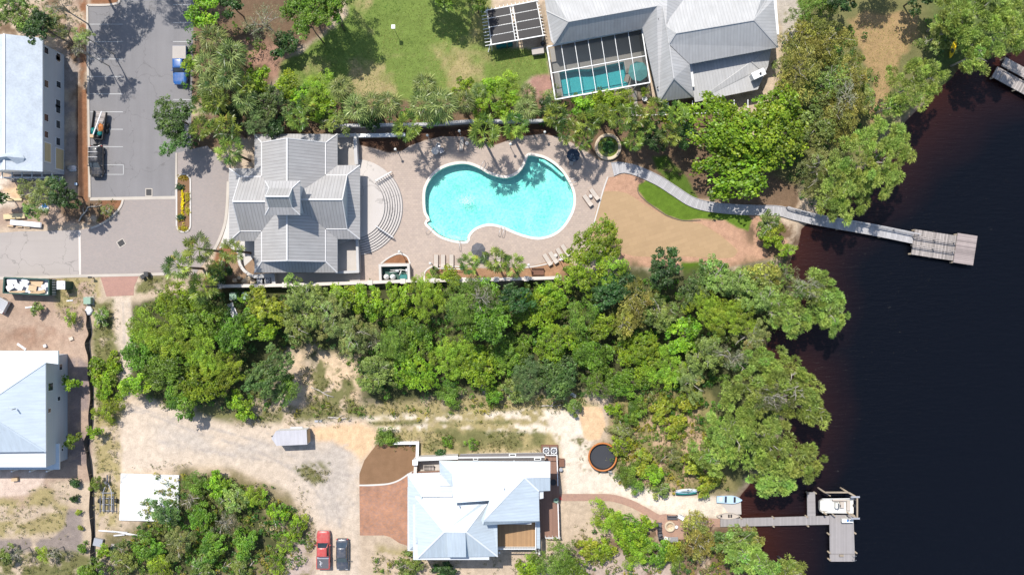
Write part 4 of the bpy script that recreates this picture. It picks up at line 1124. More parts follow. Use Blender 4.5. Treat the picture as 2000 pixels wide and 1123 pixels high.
e0, e1, e2 = W(116, 866, 2.9), W(116, 916.5, 2.9), W(-300, 918, 2.9)
for a, b_ in ((e0, e1), (e1, e2)): mb.face([a, b_, b_ - Vector((0, 0, .22)), a - Vector((0, 0, .22))], 1)
mb.build('porch_roof', [MT['roof_wh2'], MT['white_trim']], h2)
mb = MB()
for x in (112, 80, 45, 10): mb.bar(W(x, 912, 0), W(x, 912, 0) + Vector((0, 0, 2.8)), .2, .2)
mb.build('porch_post', MT['white_trim'], h2)
xb = W(132, 0).x
MB().prism([(-95, W(0, 896).y), (xb, W(0, 896).y), (xb, W(0, 691).y), (-95, W(0, 691).y)], 0, 5.55).build('wall', MT['siding'], h2)
for (y, z, w_, hh) in ((714, 1.9, 0.95, .9), (748, 4.5, 1.2, 1.3), (774, 2.4, .7, .8), (792, 4.8, .7, .8), (874, 1.5, .5, .5)):
    window_part(h2, (xb + .01, W(0, y).y, z), (.08, w_, hh))
for (x, y, z) in ((30, 798, 9.0), (78, 838, 6.6)):
    q = W(x, y, z - 1); MB().cyl((q.x, q.y, z - 1.0), .09, .9, 8).build('vent_pipe', MT['steel'], h2)
# ================================================================== SOUTHERN LAKE HOUSE
h3 = thing('house', 'white metal roofed lake house with brown decks beside the orange brick driveway', 'house', W(930, 990))
MT['roof_wh3'] = seam_mat('white_standing_seam', (0.43, 0.49, 0.535), 0.42, 0.5, 0.84, var=0.03)
rb = MB()
def skirt(mb, pts, h=0.22, mi=1):
    for i in range(len(pts) - 1):
        a, b_ = W(*pts[i]), W(*pts[i + 1]); mb.face([a, b_, b_ - Vector((0, 0, h)), a - Vector((0, 0, h))], mi)
W0 = W
def W(px, py, z=0.0): return W0(px, py, z + 1.3 if z > 4.4 else z)
polyroof(rb, [
 [(857.6, 900, 5.6), (1074.7, 901, 5.6), (1074.7, 931, 6.7), (1024, 932, 6.7), (945.6, 1014, 9.0), (956, 977, 8.1), (885.5, 982, 8.1), (882.8, 926, 6.6)],
 [(1024, 932, 6.7), (1052.5, 959, 5.7), (1053.8, 1017, 5.7), (945.6, 1018, 9.0), (945.6, 1014, 9.0)],
 [(1024, 932, 6.7), (1074.7, 931, 6.7), (1074.7, 958, 5.75), (1052.5, 959, 5.7)],
 [(857.6, 900, 5.6), (882.8, 926, 6.6), (883, 951, 6.3), (859, 922.5, 5.2)],
 [(956, 977, 8.1), (945.6, 1014, 9.0), (945.6, 1018, 9.0), (943.5, 1024, 8.9), (940, 1015, 8.6)]])
# rake end of the high roof
polyroof(rb, [[(945.6, 1018, 9.0), (1053.8, 1017, 5.7), (1053.8, 1018.5, 5.4), (944, 1025.5, 8.4)]], 0)
skirt(rb, [(857.6, 900, 5.6), (1074.7, 901, 5.6), (1074.7, 958, 5.75), (1052.5, 959, 5.7), (1053.8, 1017, 5.7)]); skirt(rb, [(859, 922.5, 5.2), (857.6, 900, 5.6)])
polyroof(rb, [
 [(796, 925, 4.9), (859, 922.5, 4.9), (883, 951, 5.9), (884, 968, 6.5), (825.5, 968.5, 6.5)],
 [(796, 925, 4.9), (825.5, 968.5, 6.5), (814.5, 1000, 5.9), (814.5, 1059.5, 5.85), (800, 1072.5, 4.9)],
 [(800, 1072.5, 4.9), (814.5, 1059.5, 5.85), (814.5, 1073, 4.9)]])
skirt(rb, [(859, 922.5, 4.9), (796, 925, 4.9), (800, 1072.5, 4.9), (814.5, 1073, 4.9)])
rb.build('upper_roof', [MT['roof_wh3'], MT['white_trim']], h3)
rb = MB()
polyroof(rb, [
 [(812, 969, 6.15), (956, 968, 6.15), (956, 977, 6.2), (909.6, 1037.6, 8.2), (868, 1037.6, 8.2)],
 [(812, 969, 6.15), (868, 1037.6, 8.2), (816, 1089, 5.9), (814.5, 1040, 5.9)],
 [(956, 977, 6.2), (971, 1000, 5.9), (972, 1086, 5.9), (909.6, 1037.6, 8.2)],
 [(816, 1089, 5.9), (868, 1037.6, 8.2), (909.6, 1037.6, 8.2), (972, 1086, 5.9)]])
skirt(rb, [(812, 969, 6.15), (814.5, 1040, 5.9), (816, 1089, 5.9), (972, 1086, 5.9), (971, 1000, 5.9)])
lr = rb.build('lower_roof', [MT['roof_wh3'], MT['white_trim']], h3)
rb = MB(); polyroof(rb, [[(872.5, 1040, 8.24), (909.2, 1039, 8.24), (910, 1087.5, 7.0), (873.6, 1087.5, 7.0)]])
a, b_ = W(910, 1087.5, 7.0), W(909.2, 1039, 8.24); c_, d_ = W(873.6, 1087.5, 7.0), W(872.5, 1040, 8.24)
dz = Vector((0, 0, 1)); rb.face([a, b_, a - dz * 1.05], 1); rb.face([c_, d_, c_ - dz * 1.05], 1); rb.face([a, c_, c_ - dz * 1.05, a - dz * 1.05], 1)
rb.build('dormer', [MT['roof_wh3'], MT['white_trim']], h3)
mb = MB()
for a, b_ in (((1024, 932, 6.7), (945.6, 1014, 9.0)), ((1024, 932, 6.7), (1074.7, 931, 6.7)), ((812, 969, 6.15), (868, 1037.6, 8.2)), ((868, 1037.6, 8.2), (909.6, 1037.6, 8.2)), ((909.6, 1037.6, 8.2), (956, 977, 6.2)),
              ((816, 1089, 5.9), (868, 1037.6, 8.2)), ((972, 1086, 5.9), (909.6, 1037.6, 8.2)), ((796, 925, 4.9), (825.5, 968.5, 6.5)), ((825.5, 968.5, 6.5), (884, 968, 6.5)), ((1052.5, 959, 5.7), (1024, 932, 6.7))):
    mb.bar(W(*a) + Vector((0, 0, .03)), W(*b_) + Vector((0, 0, .03)), .18, .06)
mb.build('ridge_cap', MT['roof_white'], h3)
W = W0
wl = MB()
def pr(pts, z0, z1, mb=None):
    mb = mb or wl; mb.prism([tuple(W(*p).xy) for p in pts], z0, z1)
pr([(866, 906), (1058, 906), (1058, 950), (1036, 955), (1036, 998), (866, 998)], 0, 6.6)
pr([(868, 925), (1010, 925), (1010, 978), (868, 978)], 6.5, 7.6)
pr([(818, 960), (958, 960), (958, 1062), (818, 1062)], 0, 6.95)
pr([(806, 932), (872, 932), (872, 1050), (806, 1050)], 0, 5.9)
wl.build('wall', MT['siding'], h3)
for k, y in enumerate((968, 985)): window_part(h3, (W(1036, 0).x + .02, W(0, y).y, 3.9), (.08, 1.0, 1.3))
for k, x in enumerate((835, 860, 925)): window_part(h3, (W(x, 0).x, W(0, 1062).y - .02, 2.2), (1.2, .08, 1.6))
gd = MB()
for y in (955, 990, 1025): gd.box((W(806, 0).x - .03, W(0, y).y, 1.25), (.08, 2.3, 2.4))
gd.build('garage_door', MT['white_trim'], h3)
# low shingled roof along the north side
rb = MB(); polyroof(rb, [[(893, 903.5, 3.9), (1064, 902, 3.9), (1063.5, 892, 4.3), (895, 893.5, 4.3)], [(895, 893.5, 4.3), (1063.5, 892, 4.3), (1062, 884, 3.9), (899, 886.5, 3.9)]])
skirt(rb, [(899, 886.5, 3.9), (1062, 884, 3.9), (1064, 902, 3.9)]); skirt(rb, [(893, 903.5, 3.9), (899, 886.5, 3.9)])
rb.build('low_roof', [MT['shingle'], MT['white_trim']], h3)
mb = MB(); mb.bar(W(895, 893.5, 4.32), W(1063.5, 892, 4.32), .16, .06); mb.build('ridge_cap', MT['white_trim'], h3)
for x, y, s_ in ((1001, 888, 1), (1050, 896, 1), (929, 896, .7)):
    q = W(x, y, 4.25); f = MB(); f.box(q, (1.0 * s_, .36, .12)); fo = f.build('roof_vent', MT['white_trim'], h3)
    f = MB(); f.box(q + Vector((0, 0, .05)), (.75 * s_, .18, .06)); f.build('vent_grille', MT['black'], fo)
q = W(1004, 899, 4.2); MB().cyl(q, .07, .35, 8).build('vent_pipe', MT['white_trim'], h3)
for (x, y, z) in ((985, 953, 8.9), (853, 1066, 7.9), (894, 985, 9.3)):
    q = W(x, y, z - .4); MB().cyl(q, .08, .55, 8).build('vent_pipe', MT['steel'], h3)
pr([(900, 889), (1058, 887), (1058, 906), (900, 906)], 0, 3.6, m2 := MB()); m2.build('annex_wall', MT['siding'], h3)
# balcony on the south-east corner
mb = MB(); mb.prism([tuple(W(x, y, 3.2).xy) for x, y in [(972, 1000), (1047, 1000), (1047, 1069), (972, 1069)]], 3.0, 3.2); mb.build('balcony_floor', MT['wood_tan'], h3)
mb = MB(); z0 = 3.2
for a, b_ in (((973, 1067), (1046, 1067)), ((1046, 1067), (1046, 1010))):
    p, q = W(*a, z0), W(*b_, z0)
    mb.bar(p + dz * 1.0, q + dz * 1.0, .14, .07); mb.bar(p + dz * .15, q + dz * .15, .07, .06)
    for k in range(24): r = p.lerp(q, k / 23); mb.bar(r + dz * .15, r + dz * .97, .04, .04)
mb.build('railing', MT['white_trim'], h3)
rb = MB(); polyroof(rb, [[(1047.5, 1017, 3.9), (1054.5, 1017, 3.7), (1055, 1071, 3.7), (1048, 1070, 3.9)]]); skirt(rb, [(1054.5, 1017, 3.7), (1055, 1071, 3.7), (1048, 1070, 3.9)]); rb.build('fascia_roof', [MT['roof_wh3'], MT['white_trim']], h3)
mb = MB()
for x, y in ((976, 1066), (1046, 1066), (1052, 1068)): q = W(x, y, 0); mb.bar(q, q + dz * 3.0, .22, .22)
mb.build('porch_post', MT['white_trim'], h3)
# ground deck on the lake side
mb = MB(); mb.prism([tuple(W(*p).xy) for p in [(1036, 950), (1058, 950), (1058, 896), (1091, 896), (1093, 1047), (1062, 1047), (1036, 1062)]], 0.45, 0.7); mb.build('deck', MT['wood_dark'], h3)
mb = MB(); mb.prism([tuple(W(*p).xy) for p in [(1064, 885), (1086, 885), (1088, 897), (1066, 897)]], 0.2, 1.0); mb.build('landing', MT['wood_dark'], h3)
mb = MB()
for a, b_ in (((1065, 1046), (1093, 1046)), ((1091, 1046), (1089, 980)), ((1089, 945), (1087, 886)), ((1066, 886), (1087, 886))):
    p, q = W(*a, .7), W(*b_, .7)
    mb.bar(p + dz * .95, q + dz * .95, .12, .06)
    for k in range(5): r = p.lerp(q, k / 4); mb.bar(r, r + dz * .95, .09, .09)
mb.build('deck_railing', MT['white_trim'], h3)
ac_unit('left of the two white air conditioners at the north-east corner of the lake house', 1066, 877, .3, .95)
ac_unit('right of the two white air conditioners at the north-east corner of the lake house', 1081, 877, .3, .95)
mb = MB(); mb.prism([tuple(W(*p).xy) for p in [(1057, 868), (1090, 868), (1090, 885), (1057, 885)]], 0, .29); struct(mb.build('equipment_pad', MT['brown']))
# walls and little court on the north-west corner
lowwall('retaining_wall', [(769, 863), (817, 862.5), (816, 889)], .8, .25, 'white angled retaining wall round the brown mulch bed', capm='white_trim')
lowwall('court_wall', [(820, 891), (893, 888)], 1.9, .35, 'white capped court wall on the north side of the lake house', m='stucco', capm='white_trim', pillars=[(814, 897)])
lowwall('court_wall', [(814, 900), (813, 918)], 1.3, .3, 'brown masonry wall stub between mulch bed and entry court', m='rock', capm='cap')
lowwall('court_wall', [(808, 921), (858, 919)], .9, .25, 'low brown wall below the entry court of the lake house', m='rock', capm='brown')
flat('entry_court', [(818, 894), (890, 892), (866, 920), (818, 920)], .03, MT['concrete'])
o = thing('bench', 'tan wooden bench in the small entry court of the lake house', 'bench', W(838, 912)); mb = MB(); mb.box((0, 0, .42), (1.5, .7, .08)); mb.build('seat', MT['dock_wood'], o, local=True); mb = MB(); mb.box((0, .33, .65), (1.5, .06, .4)); mb.build('backrest', MT['dock_wood'], o, local=True)
for sx in (-.65, .65):
    mb = MB(); mb.box((sx, 0, .19), (.1, .6, .38)); mb.build('leg', MT['dock_wood'], o, local=True)

# ================================================================== NORTHERN HOUSE, SCREENED POOL, SOLAR PERGOLA
h4 = thing('house', 'large house with light grey hipped metal roofs at the top right beside the screened pool', 'house', W(1340, 90))
A1, A2 = (1110, 42.8, 6.8), (1282.8, 12, 6.8); B1, B2 = (1294.9, 13.4, 6.8), (1316, 153.6, 6.8); C1, C2 = (1320, 65.5, 7.9), (1472.5, 40, 7.9)
rb = MB(); polyroof(rb, [
 [(1082, 87, 4), (1254.8, 56, 4), A2, A1], [(1082, 87, 4), A1, (1067, 22, 4.4), (1076, 80, 4)], [(1067, 22, 4.4), A1, A2, (1295, -70, 4), (1058, -40, 4)],
 [(1254.8, 56, 4), A2, B1, B2, (1287, 199, 4)], [B2, (1306.9, 86.8, 6.85), (1347, 125.6, 5.2), (1355, 190, 4)], [B1, (1304, -12, 6.8), (1345, -12, 5), (1326, 13, 5), (1301, 52, 6.8)],
 [A2, B1, (1304, -12, 6.8), (1290, -40, 5.2)], [(1287, 199, 4), B2, (1355, 190, 4)],
 [B1, (1301, 52, 6.85), (1306.9, 86.8, 6.85), B2]])
skirt(rb, [(1067, 22, 4.4), (1076, 80, 4), (1082, 87, 4), (1254.8, 56, 4), (1287, 199, 4), (1355, 190, 4)])
rb.build('main_roof', [MT['roof_tr'], MT['white_trim']], h4)
rb = MB(); polyroof(rb, [[C1, C2, (1520, 93, 5.3), (1347, 125.6, 5.3), (1306.9, 86.8, 7.0)], [C1, C2, (1500, -5, 5.3), (1500, -40, 4.6), (1330, -12, 5), (1301, 52, 7.0)], [C2, (1520, 93, 5.3), (1511, 0, 5.3), (1500, -5, 5.3)], [C1, (1301, 52, 7.0), (1306.9, 86.8, 7.0)]])
skirt(rb, [(1347, 125.6, 5.3), (1520, 93, 5.3), (1511, 0, 5.3), (1500, -5, 5.3)])
rb.build('east_roof', [MT['roof_tr'], MT['white_trim']], h4)
rb = MB(); polyroof(rb, [[(1345, 118, 3.7), (1508, 90, 3.7), (1468, 121, 3.5), (1484, 135, 3.1), (1500, 130, 3.0), (1480, 175, 2.8), (1357, 200, 2.8)], [(1468, 121, 3.5), (1508, 90, 3.7), (1500, 130, 3.0), (1484, 135, 3.1)]])
skirt(rb, [(1357, 200, 2.8), (1480, 175, 2.8), (1500, 130, 3.0), (1508, 90, 3.7)])
rb.build('low_roof', [MT['roof_tr'], MT['white_trim']], h4)
mb = MB()
for a, b_ in ((A1, A2), (C1, C2), ((1082, 87, 4), A1), (A1, (1067, 22, 4.4)), (B1, (1306.9, 86.8, 6.95)), ((1306.9, 86.8, 6.95), B2), (B2, (1287, 199, 4)), (B2, (1355, 190, 4)), (C2, (1520, 93, 5.3)), (C2, (1500, -5, 5.3)), (C1, (1306.9, 86.8, 7.0)), (A2, (1254.8, 56, 4)), ((1468, 121, 3.55), (1484, 135, 3.15))):
    mb.bar(W(*a) + dz * .03, W(*b_) + dz * .03, .16, .06)
mb.build('ridge_cap', MT['roof_tr'], h4)
wl = MB(); pr([(1090, 80), (1250, 50), (1260, -30), (1075, -30)], 0, 3.8); pr([(1262, 50), (1290, 190), (1345, 182), (1325, -20), (1262, -20)], 0, 3.8); pr([(1330, 118), (1500, 88), (1492, -10), (1330, -10)], 0, 5.0)
pr([(1350, 180), (1470, 166), (1490, 125), (1350, 130)], 0, 2.7); wl.build('wall', MT['white'], h4)
for (x, y) in ((1110, 77), (1140, 71.5), (1170, 66), (1205, 59.5), (1232, 54.5)):
    f = MB(); f.bar(W(x - 7, y + 1.8, 1.2), W(x + 7, y - .8, 1.2), .12, 2.0); f.build('glass_door', MT['glass'], h4)
q = W(1464, 160, 0); mb = MB(); mb.box((q.x, q.y, 2.2), (1.7, .8, 4.4), R_(25)); cho = mb.build('chimney', MT['white'], h4); mb = MB(); mb.box((q.x, q.y, 4.45), (1.9, 1.0, .1), R_(25)); mb.build('chimney_cap', MT['white_trim'], cho); mb = MB(); mb.cyl((q.x + .2, q.y, 4.5), .15, .25, 8); mb.build('flue', MT['black'], cho)
for x, y, z in ((1285.5, 39, 6.2), (1284.5, 171, 4.8), (1173, 42, 5.7)):
    q = W(x, y, z); MB().cyl(q - dz * .3, .08, .55, 8).build('vent_pipe', MT['black'], h4)
# white pergola frame behind the tree
pg = thing('pergola', 'white slatted pergola frame along the south side of the northern house', 'pergola', W(1420, 212))
mb = MB(); a, b_ = W(1352, 222, 2.7), W(1460, 220, 2.7); mb.bar(a, b_, .12, .16)
for k in range(5):
    r = a.lerp(b_, k / 4); mb.bar(r + dz * .16, r + Vector((0, 1.8, .16)), .1, .14)
mb.build('beam', MT['white_trim'], pg); mb = MB()
for k in (0, 2, 4): r = a.lerp(b_, k / 4); mb.bar(Vector((r.x, r.y, 0)), r - dz * .09, .14, .14)
mb.build('post', MT['white_trim'], pg)
pg = thing('pergola', 'small white corner fence frame beside the screened pool', 'fence', W(1250, 210))
mb = MB()
for a, b_ in (((1229, 176), (1234, 226)), ((1234, 226), (1313, 224)), ((1305, 200), (1306, 224))): mb.bar(W(*a, 1.4), W(*b_, 1.4), .13, .1)
mb.build('rail', MT['white_trim'], pg)
mb = MB()
for p in ((1229, 176), (1234, 226), (1270, 225), (1313, 224)): mb.bar(W(*p), W(*p) + dz * 1.35, .12, .12)
mb.build('post', MT['white_trim'], pg)
mb = MB(); mb.prism([tuple(W(*p).xy) for p in [(1236, 178), (1240, 222), (1246, 222), (1243, 178)]], 0, .05); struct(mb.build('stepping_path', MT['concrete']))
# lanai
flat('lanai_floor', [(1074, 96), (1254, 60), (1268, 160), (1088, 192)], .03, MT['concrete'], [offset_loop(lanai_loop, .05)])
lp = thing('swimming_pool', 'teal rectangular swimming pool inside the white framed screen enclosure', 'swimming pool', W(1160, 155))
MT['plaster2'] = pm('blue_plaster', (0.26, 0.62, 0.66), 0.7, 0.06, 1.5)
MT['water2'] = pool_water_mat('screened_pool_water', (0.42, 0.84, 0.86), (0.55, 0.94, 0.93))
basin(lanai_loop, 1.4, 0, lp, MT['plaster2']); MB().sheet(lanai_loop, -.12).build('water', MT['water2'], lp, recalc=False)
ol, il = offset_loop(lanai_loop, .3), lanai_loop; n = len(ol); mb = MB()
for a, b_, c_, d_ in [(ol, il, .07, .07), (il, il, .07, -.05), (ol, ol, 0, .07)]: mb.add([(p[0], p[1], c_) for p in a] + [(p[0], p[1], d_) for p in b_], [[i, (i + 1) % n, n + (i + 1) % n, n + i] for i in range(n)])
mb.build('coping', MT['lightcon'], lp)
sc = thing('screen_enclosure', 'white framed screen cage over the teal pool of the northern house', 'screen enclosure', W(1170, 125))
zc = 3.0; NW, NE, SE, SW = W(1068.5, 92, zc), W(1253.4, 57.4, zc), W(1269.5, 161.7, zc), W(1084.6, 195, zc)
def q4(u, v): return NW.lerp(NE, u).lerp(SW.lerp(SE, u), v)
mb = MB()
for a, b_ in ((NW, NE), (NE, SE), (SE, SW), (SW, NW)): mb.bar(a, b_, .16, .18)
mb.build('frame', MT['white_trim'], sc)
for u in (.148, .29, .43, .57, .71, .855):
    MB().bar(q4(u, .008), q4(u, .992), .07, .14).build('beam', MT['white_trim'], sc)
mb = MB(); mb.bar(q4(.008, .5), q4(.992, .5), .10, .12); mb.build('purlin', MT['white_trim'], sc)
mb = MB()
for u, v in ((0, 0), (0, 1), (1, 1), (0, .5), (.29, 1), (.57, 1), (.855, 1)): r = q4(u, v); mb.bar(Vector((r.x, r.y, 0)), r - dz * .09, .1, .1)
mb.build('post', MT['white_trim'], sc)
def screen_mat():
    m, t, b, o = _new('insect_screen'); tr = N(t, 'BsdfTransparent'); tr.inputs[0].default_value = (.86, .88, .88, 1); b.inputs['Base Color'].default_value = (.02, .025, .025, 1); b.inputs['Roughness'].default_value = .7
    g = noise(t, 40, 2); mx = N(t, 'MixShader'); t.links.new(ramp(t, g, [(.3, (.66, .66, .66)), (.7, (.78, .78, .78))]), mx.inputs[0]); t.links.new(b.outputs[0], mx.inputs[1]); t.links.new(tr.outputs[0], mx.inputs[2]); t.links.new(mx.outputs[0], o.inputs[0]); return m
MT['screen'] = screen_mat()
mb = MB(); k = dz * .005; mb.face([NW - k, NE - k, SE - k, SW - k])
for a, b_ in ((NW, SW), (SW, SE), (SE, NE)): mb.face([a, b_, Vector((b_.x, b_.y, .1)), Vector((a.x, a.y, .1))])
mb.build('screen_panel', MT['screen'], sc, recalc=False)

def parasol(label, px, py, r, h, mat, group='parasols', n=8, tilt=0.0):
    o = thing('parasol', label, 'parasol', W(px, py, h * .9).to_2d().to_3d(), 0.2, group=group)
    c_ = MB(); top = Vector((0, 0, h))
    rim = [Vector((r * math.cos(6.2832 * k / n), r * math.sin(6.2832 * k / n), h - .48)) for k in range(n)]
    mid = [Vector((r * .93 * math.cos(6.2832 * (k + .5) / n), r * .93 * math.sin(6.2832 * (k + .5) / n), h - .52)) for k in range(n)]
    for k in range(n): c_.face([top, rim[k], mid[k]]); c_.face([top, mid[k], rim[(k + 1) % n]])
    c_.build('canopy', mat, o, local=True)
    m_ = MB(); m_.tube([(0, 0, 0), (0, 0, h + .08)], .03, 8); m_.build('pole', MT['steel'], o, local=True)
    m_ = MB(); m_.cyl((0, 0, 0), .28, .1, 14); m_.build('base', MT['black'], o, local=True)
    for k in range(n):
        m_ = MB(); m_.bar(top - dz * .06, rim[k] - dz * .02, .025, .025); m_.build('rib', MT['steel'], o, local=True)
    return o
parasol('teal parasol open beside the screened pool', 1247, 139, 1.45, 2.6, MT['tealcloth'])
parasol('charcoal parasol open on the terrace beside three palms', 934, 488, 1.05, 2.5, MT['charcoal'])
parasol('navy parasol in palm shade near the round fountain', 1120, 303, 1.0, 2.3, MT['navy'])

def lounger():
    o = thing('sun_lounger', 'x', 'sun lounger', (0, 0, 0), group='sun loungers')
    b_ = MB(); b_.box((-.25, 0, .36), (1.35, .62, .05)); b_.build('seat', MT['cushion'], o, local=True)
    b_ = MB(); b_.bar((.42, 0, .38), (.98, 0, .68), .62, .05); b_.build('backrest', MT['cushion'], o, local=True)
    b_ = MB()
    for sy in (-.33, .33): b_.bar((-.95, sy, .32), (.98, sy, .32), .05, .06)
    b_.build('frame', MT['brown'], o, local=True)
    for sx in (-.85, .85):
        for sy in (-.32, .32):
            l = MB(); l.box((sx, sy, .16), (.06, .05, .32)); l.build('leg', MT['brown'], o, local=True)
    return o
LO = [(852, 510, -90, 'leftmost of the three tan sun loungers by the white rail south-west of the pool'), (865.5, 510, -90, 'middle one of the three tan sun loungers south-west of the pool'), (882, 510, -90, 'rightmost of the three tan sun loungers, nearest the palm by the charcoal parasol'),
      (1069, 507, -58, 'westernmost of four tan sun loungers south-east of the pool'), (1080.5, 503, -58, 'tan sun lounger left of the small round side table south-east of the pool'), (1094.5, 496, -58, 'tan sun lounger right of the small round side table south-east of the pool'), (1104, 489, -58, 'tan sun lounger closest to the tree south-east of the pool'),
      (1147.5, 392, -55, 'lower of two tan sun loungers on the east side of the pool'), (1160.5, 380, -55, 'upper of two tan sun loungers, beside the sand bed edge east of the pool'), (901.5, 283, 85, 'lone sun lounger in palm shade north of the pool'), (1117, 311, 80, 'sun lounger half under the navy parasol'), (975.0, 499, 80, 'sun lounger mostly hidden behind the palms south of the pool'), (1225, 150, 75, 'sun lounger under the screen cage beside the teal pool')]
L0 = lounger()
for k, (x, y, a, lb) in enumerate(LO):
    p = W(x, y) + dz * .02
    if k == 0: L0.location = p; L0.rotation_euler = (0, 0, R_(a)); L0['label'] = lb
    else: dup(L0, p, R_(a), lb)
T0 = None
for k, (x, y, s_, lb) in enumerate([(1085, 499, 1, 'small round side table between sun loungers south-east of the pool'), (1153, 384, 1, 'small round side table between the two loungers east of the pool'), (912, 281, 1, 'small round side table beside the lone lounger north of the pool'), (851, 297, 2.1, 'large round patio table in palm shade north of the pool')]):
    if T0 is None:
        T0 = thing('side_table', lb, 'table', W(x, y) + dz * .02, group='round tables on the pool terrace')
        b_ = MB(); b_.cyl((0, 0, .42), .26, .04, 18); b_.build('tabletop', MT['lightcon'], T0, local=True)
        b_ = MB(); b_.cyl((0, 0, 0), .05, .42, 8); b_.build('pedestal', MT['steel'], T0, local=True)
    else: dup(T0, W(x, y) + dz * .02, 0, lb, s_)
def chair(label, px, py, a, mat='cushion', group='patio chairs', wide=.6, fan=True):
    o = thing('patio_chair', label, 'chair', W(px, py) + dz * .025, R_(a), group)
    b_ = MB(); b_.box((0, 0, .42), (.55, wide, .05)); b_.build('seat', MT[mat], o, local=True)
    b_ = MB(); b_.bar((-.26, 0, .44), (-.46, 0, .98), wide, .04); b_.build('backrest', MT[mat], o, local=True)
    for sy in (-1, 1):
        b_ = MB(); b_.bar((-.3, sy * wide / 2, .62), (.3, sy * wide / 2, .62), .09, .03); b_.build('armrest', MT[mat], o, local=True)
        for sx in (-.24, .24): b_ = MB(); b_.box((sx, sy * (wide / 2 - .03), .3), (.05, .05, .6)); b_.build('leg', MT[mat], o, local=True)
    return o
chair('patio chair right of the large round table north of the pool', 862, 296, 200, 'steel'); chair('patio chair above the large round table north of the pool', 856, 288, 250, 'steel')

def lamp(label, px, py):
    o = thing('lamp_post', label, 'lamp post', W(px, py, 2.7).to_2d().to_3d(), group='globe lamp posts round the pool')
    b_ = MB(); b_.cyl((0, 0, 0), .1, .25, 10, .06); b_.tube([(0, 0, .2), (0, 0, 2.45)], .045, 8); b_.build('pole', MT['steel'], o, local=True)
    b_ = MB(); b_.ball((0, 0, 2.68), .2, nu=14, nv=9); b_.build('globe', MT['gelcoat'], o, local=True)
    b_ = MB(); b_.cyl((0, 0, 2.4), .1, .1, 10, .13); b_.build('collar', MT['steel'], o, local=True)
for x, y, lb in [(772, 291.7, 'globe lamp post at the tip of the mulch bed north-west of the pool'), (834.5, 264.5, 'globe lamp post in the shaded bed above the large round table'), (897, 256, 'globe lamp post in the bed above the lone sun lounger'), (997, 281.5, 'globe lamp post beside the north notch of the pool under palms'), (1064, 258, 'globe lamp post at the right end of the northern grey wall'),
                 (779.5, 491.6, 'globe lamp post on the curved mulch bed above the pump enclosure'), (840, 514.5, 'globe lamp post left of three sun loungers south-west of the pool'), (1032.5, 517.5, 'globe lamp post beside the brown wooden bench'), (1095, 507.5, 'globe lamp post beside the four sun loungers south-east of the pool')]:
    lamp(lb, x, y)
# round fountain basin
fo = thing('fountain_basin', 'round tan stone basin with green water and plants at the start of the boardwalk', 'fountain', W(1187, 288))
r = 26 * S
mb = MB(); mb.lathe((W(1187, 288).x, W(1187, 288).y, 0), [(r, 0), (r, .5), (r - .05, .55), (r - .42, .55), (r - .45, .5), (r - .45, .1)], 32); mb.build('rim', MT['stone'], fo)
MT['pond'] = pm('green_pond', (0.05, 0.075, 0.01), 0.12, 0.4, 1.0, 0.1, col2=(0.13, 0.17, 0.02), big=0.8)
mb = MB(); c = W(1187, 288); mb.sheet([(c.x + (r - .44) * math.cos(6.2832 * k / 32), c.y + (r - .44) * math.sin(6.2832 * k / 32)) for k in range(32)], .32); mb.build('water', MT['pond'], fo, recalc=False)
mb = MB(); mb.ball((c.x - .1, c.y - .2, .4), .45, (1, 1, .7), jit=.15, seed=2); mb.ball((c.x + .4, c.y + .3, .35), .3, (1, 1, .6), jit=.2, seed=3); mb.build('boulder', MT['rock'], fo)
o = thing('bench', 'brown slatted wooden bench in the mulch by the pale boundary wall', 'bench', W(1050, 530))
for k in range(6): b_ = MB(); b_.box((0, -.45 + k * .16, .45), (1.8, .13, .05)); b_.build('seat_slat', MT['brown'], o, local=True)
b_ = MB(); b_.bar((-.9, .45, .8), (.9, .45, .8), .06, .35); b_.build('backrest', MT['brown'], o, local=True)
for sx in (-.85, .85): b_ = MB(); b_.box((sx, 0, .22), (.1, .9, .44)); b_.build('leg', MT['brown'], o, local=True)
mb = MB(); a, b2 = W(846, 524), W(905, 526); o = thing('rail', 'white rail along the planting bed behind three sun loungers', 'railing', a)
mb.bar(a + dz * .9, b2 + dz * .9, .1, .08); mb.build('top_rail', MT['white_trim'], o); mb = MB()
for k in range(5): r_ = a.lerp(b2, k / 4); mb.bar(r_, r_ + dz * .87, .07, .07)
mb.build('post', MT['white_trim'], o)

# solar pergola
sp = thing('pergola', 'white beamed pergola roofed with black solar mats beside the northern house', 'pergola', W(1005, 45))
zc = 2.9
P00, P10, P11, P01 = W(951, 21, zc), W(1048, 2.5, zc), W(1061, 70, zc), W(960, 88, zc)
def s4(u, v, z=0): return P00.lerp(P10, u).lerp(P01.lerp(P11, u), v) + dz * z
mb = MB()
for v in (0, 1): mb.bar(s4(-.03, v), s4(1.03, v), .14, .16)
for u in (0, .46, .52, 1): mb.bar(s4(u, -.02, -.17), s4(u, 1.02, -.17), .12, .16)
mb.build('beam', MT['white_trim'], sp)
mb = MB()
for k in range(11): mb.bar(s4(-.12, .02 + k * .096, -.3), s4(1.05, .02 + k * .096, -.3), .07, .1)
for k in range(13): mb.bar(s4(.02 + k * .08, -.1, -.42), s4(.02 + k * .08, .2, -.42), .06, .1)
mb.build('rafter', MT['white_trim'], sp)
for p, q in (((0, .06), (-.13, -.1)), ((0, .9), (-.08, 1.12))): MB().bar(s4(*p, -.1), s4(*q, -1.2), .1, .1).build('brace', MT['white_trim'], sp)
mb = MB()
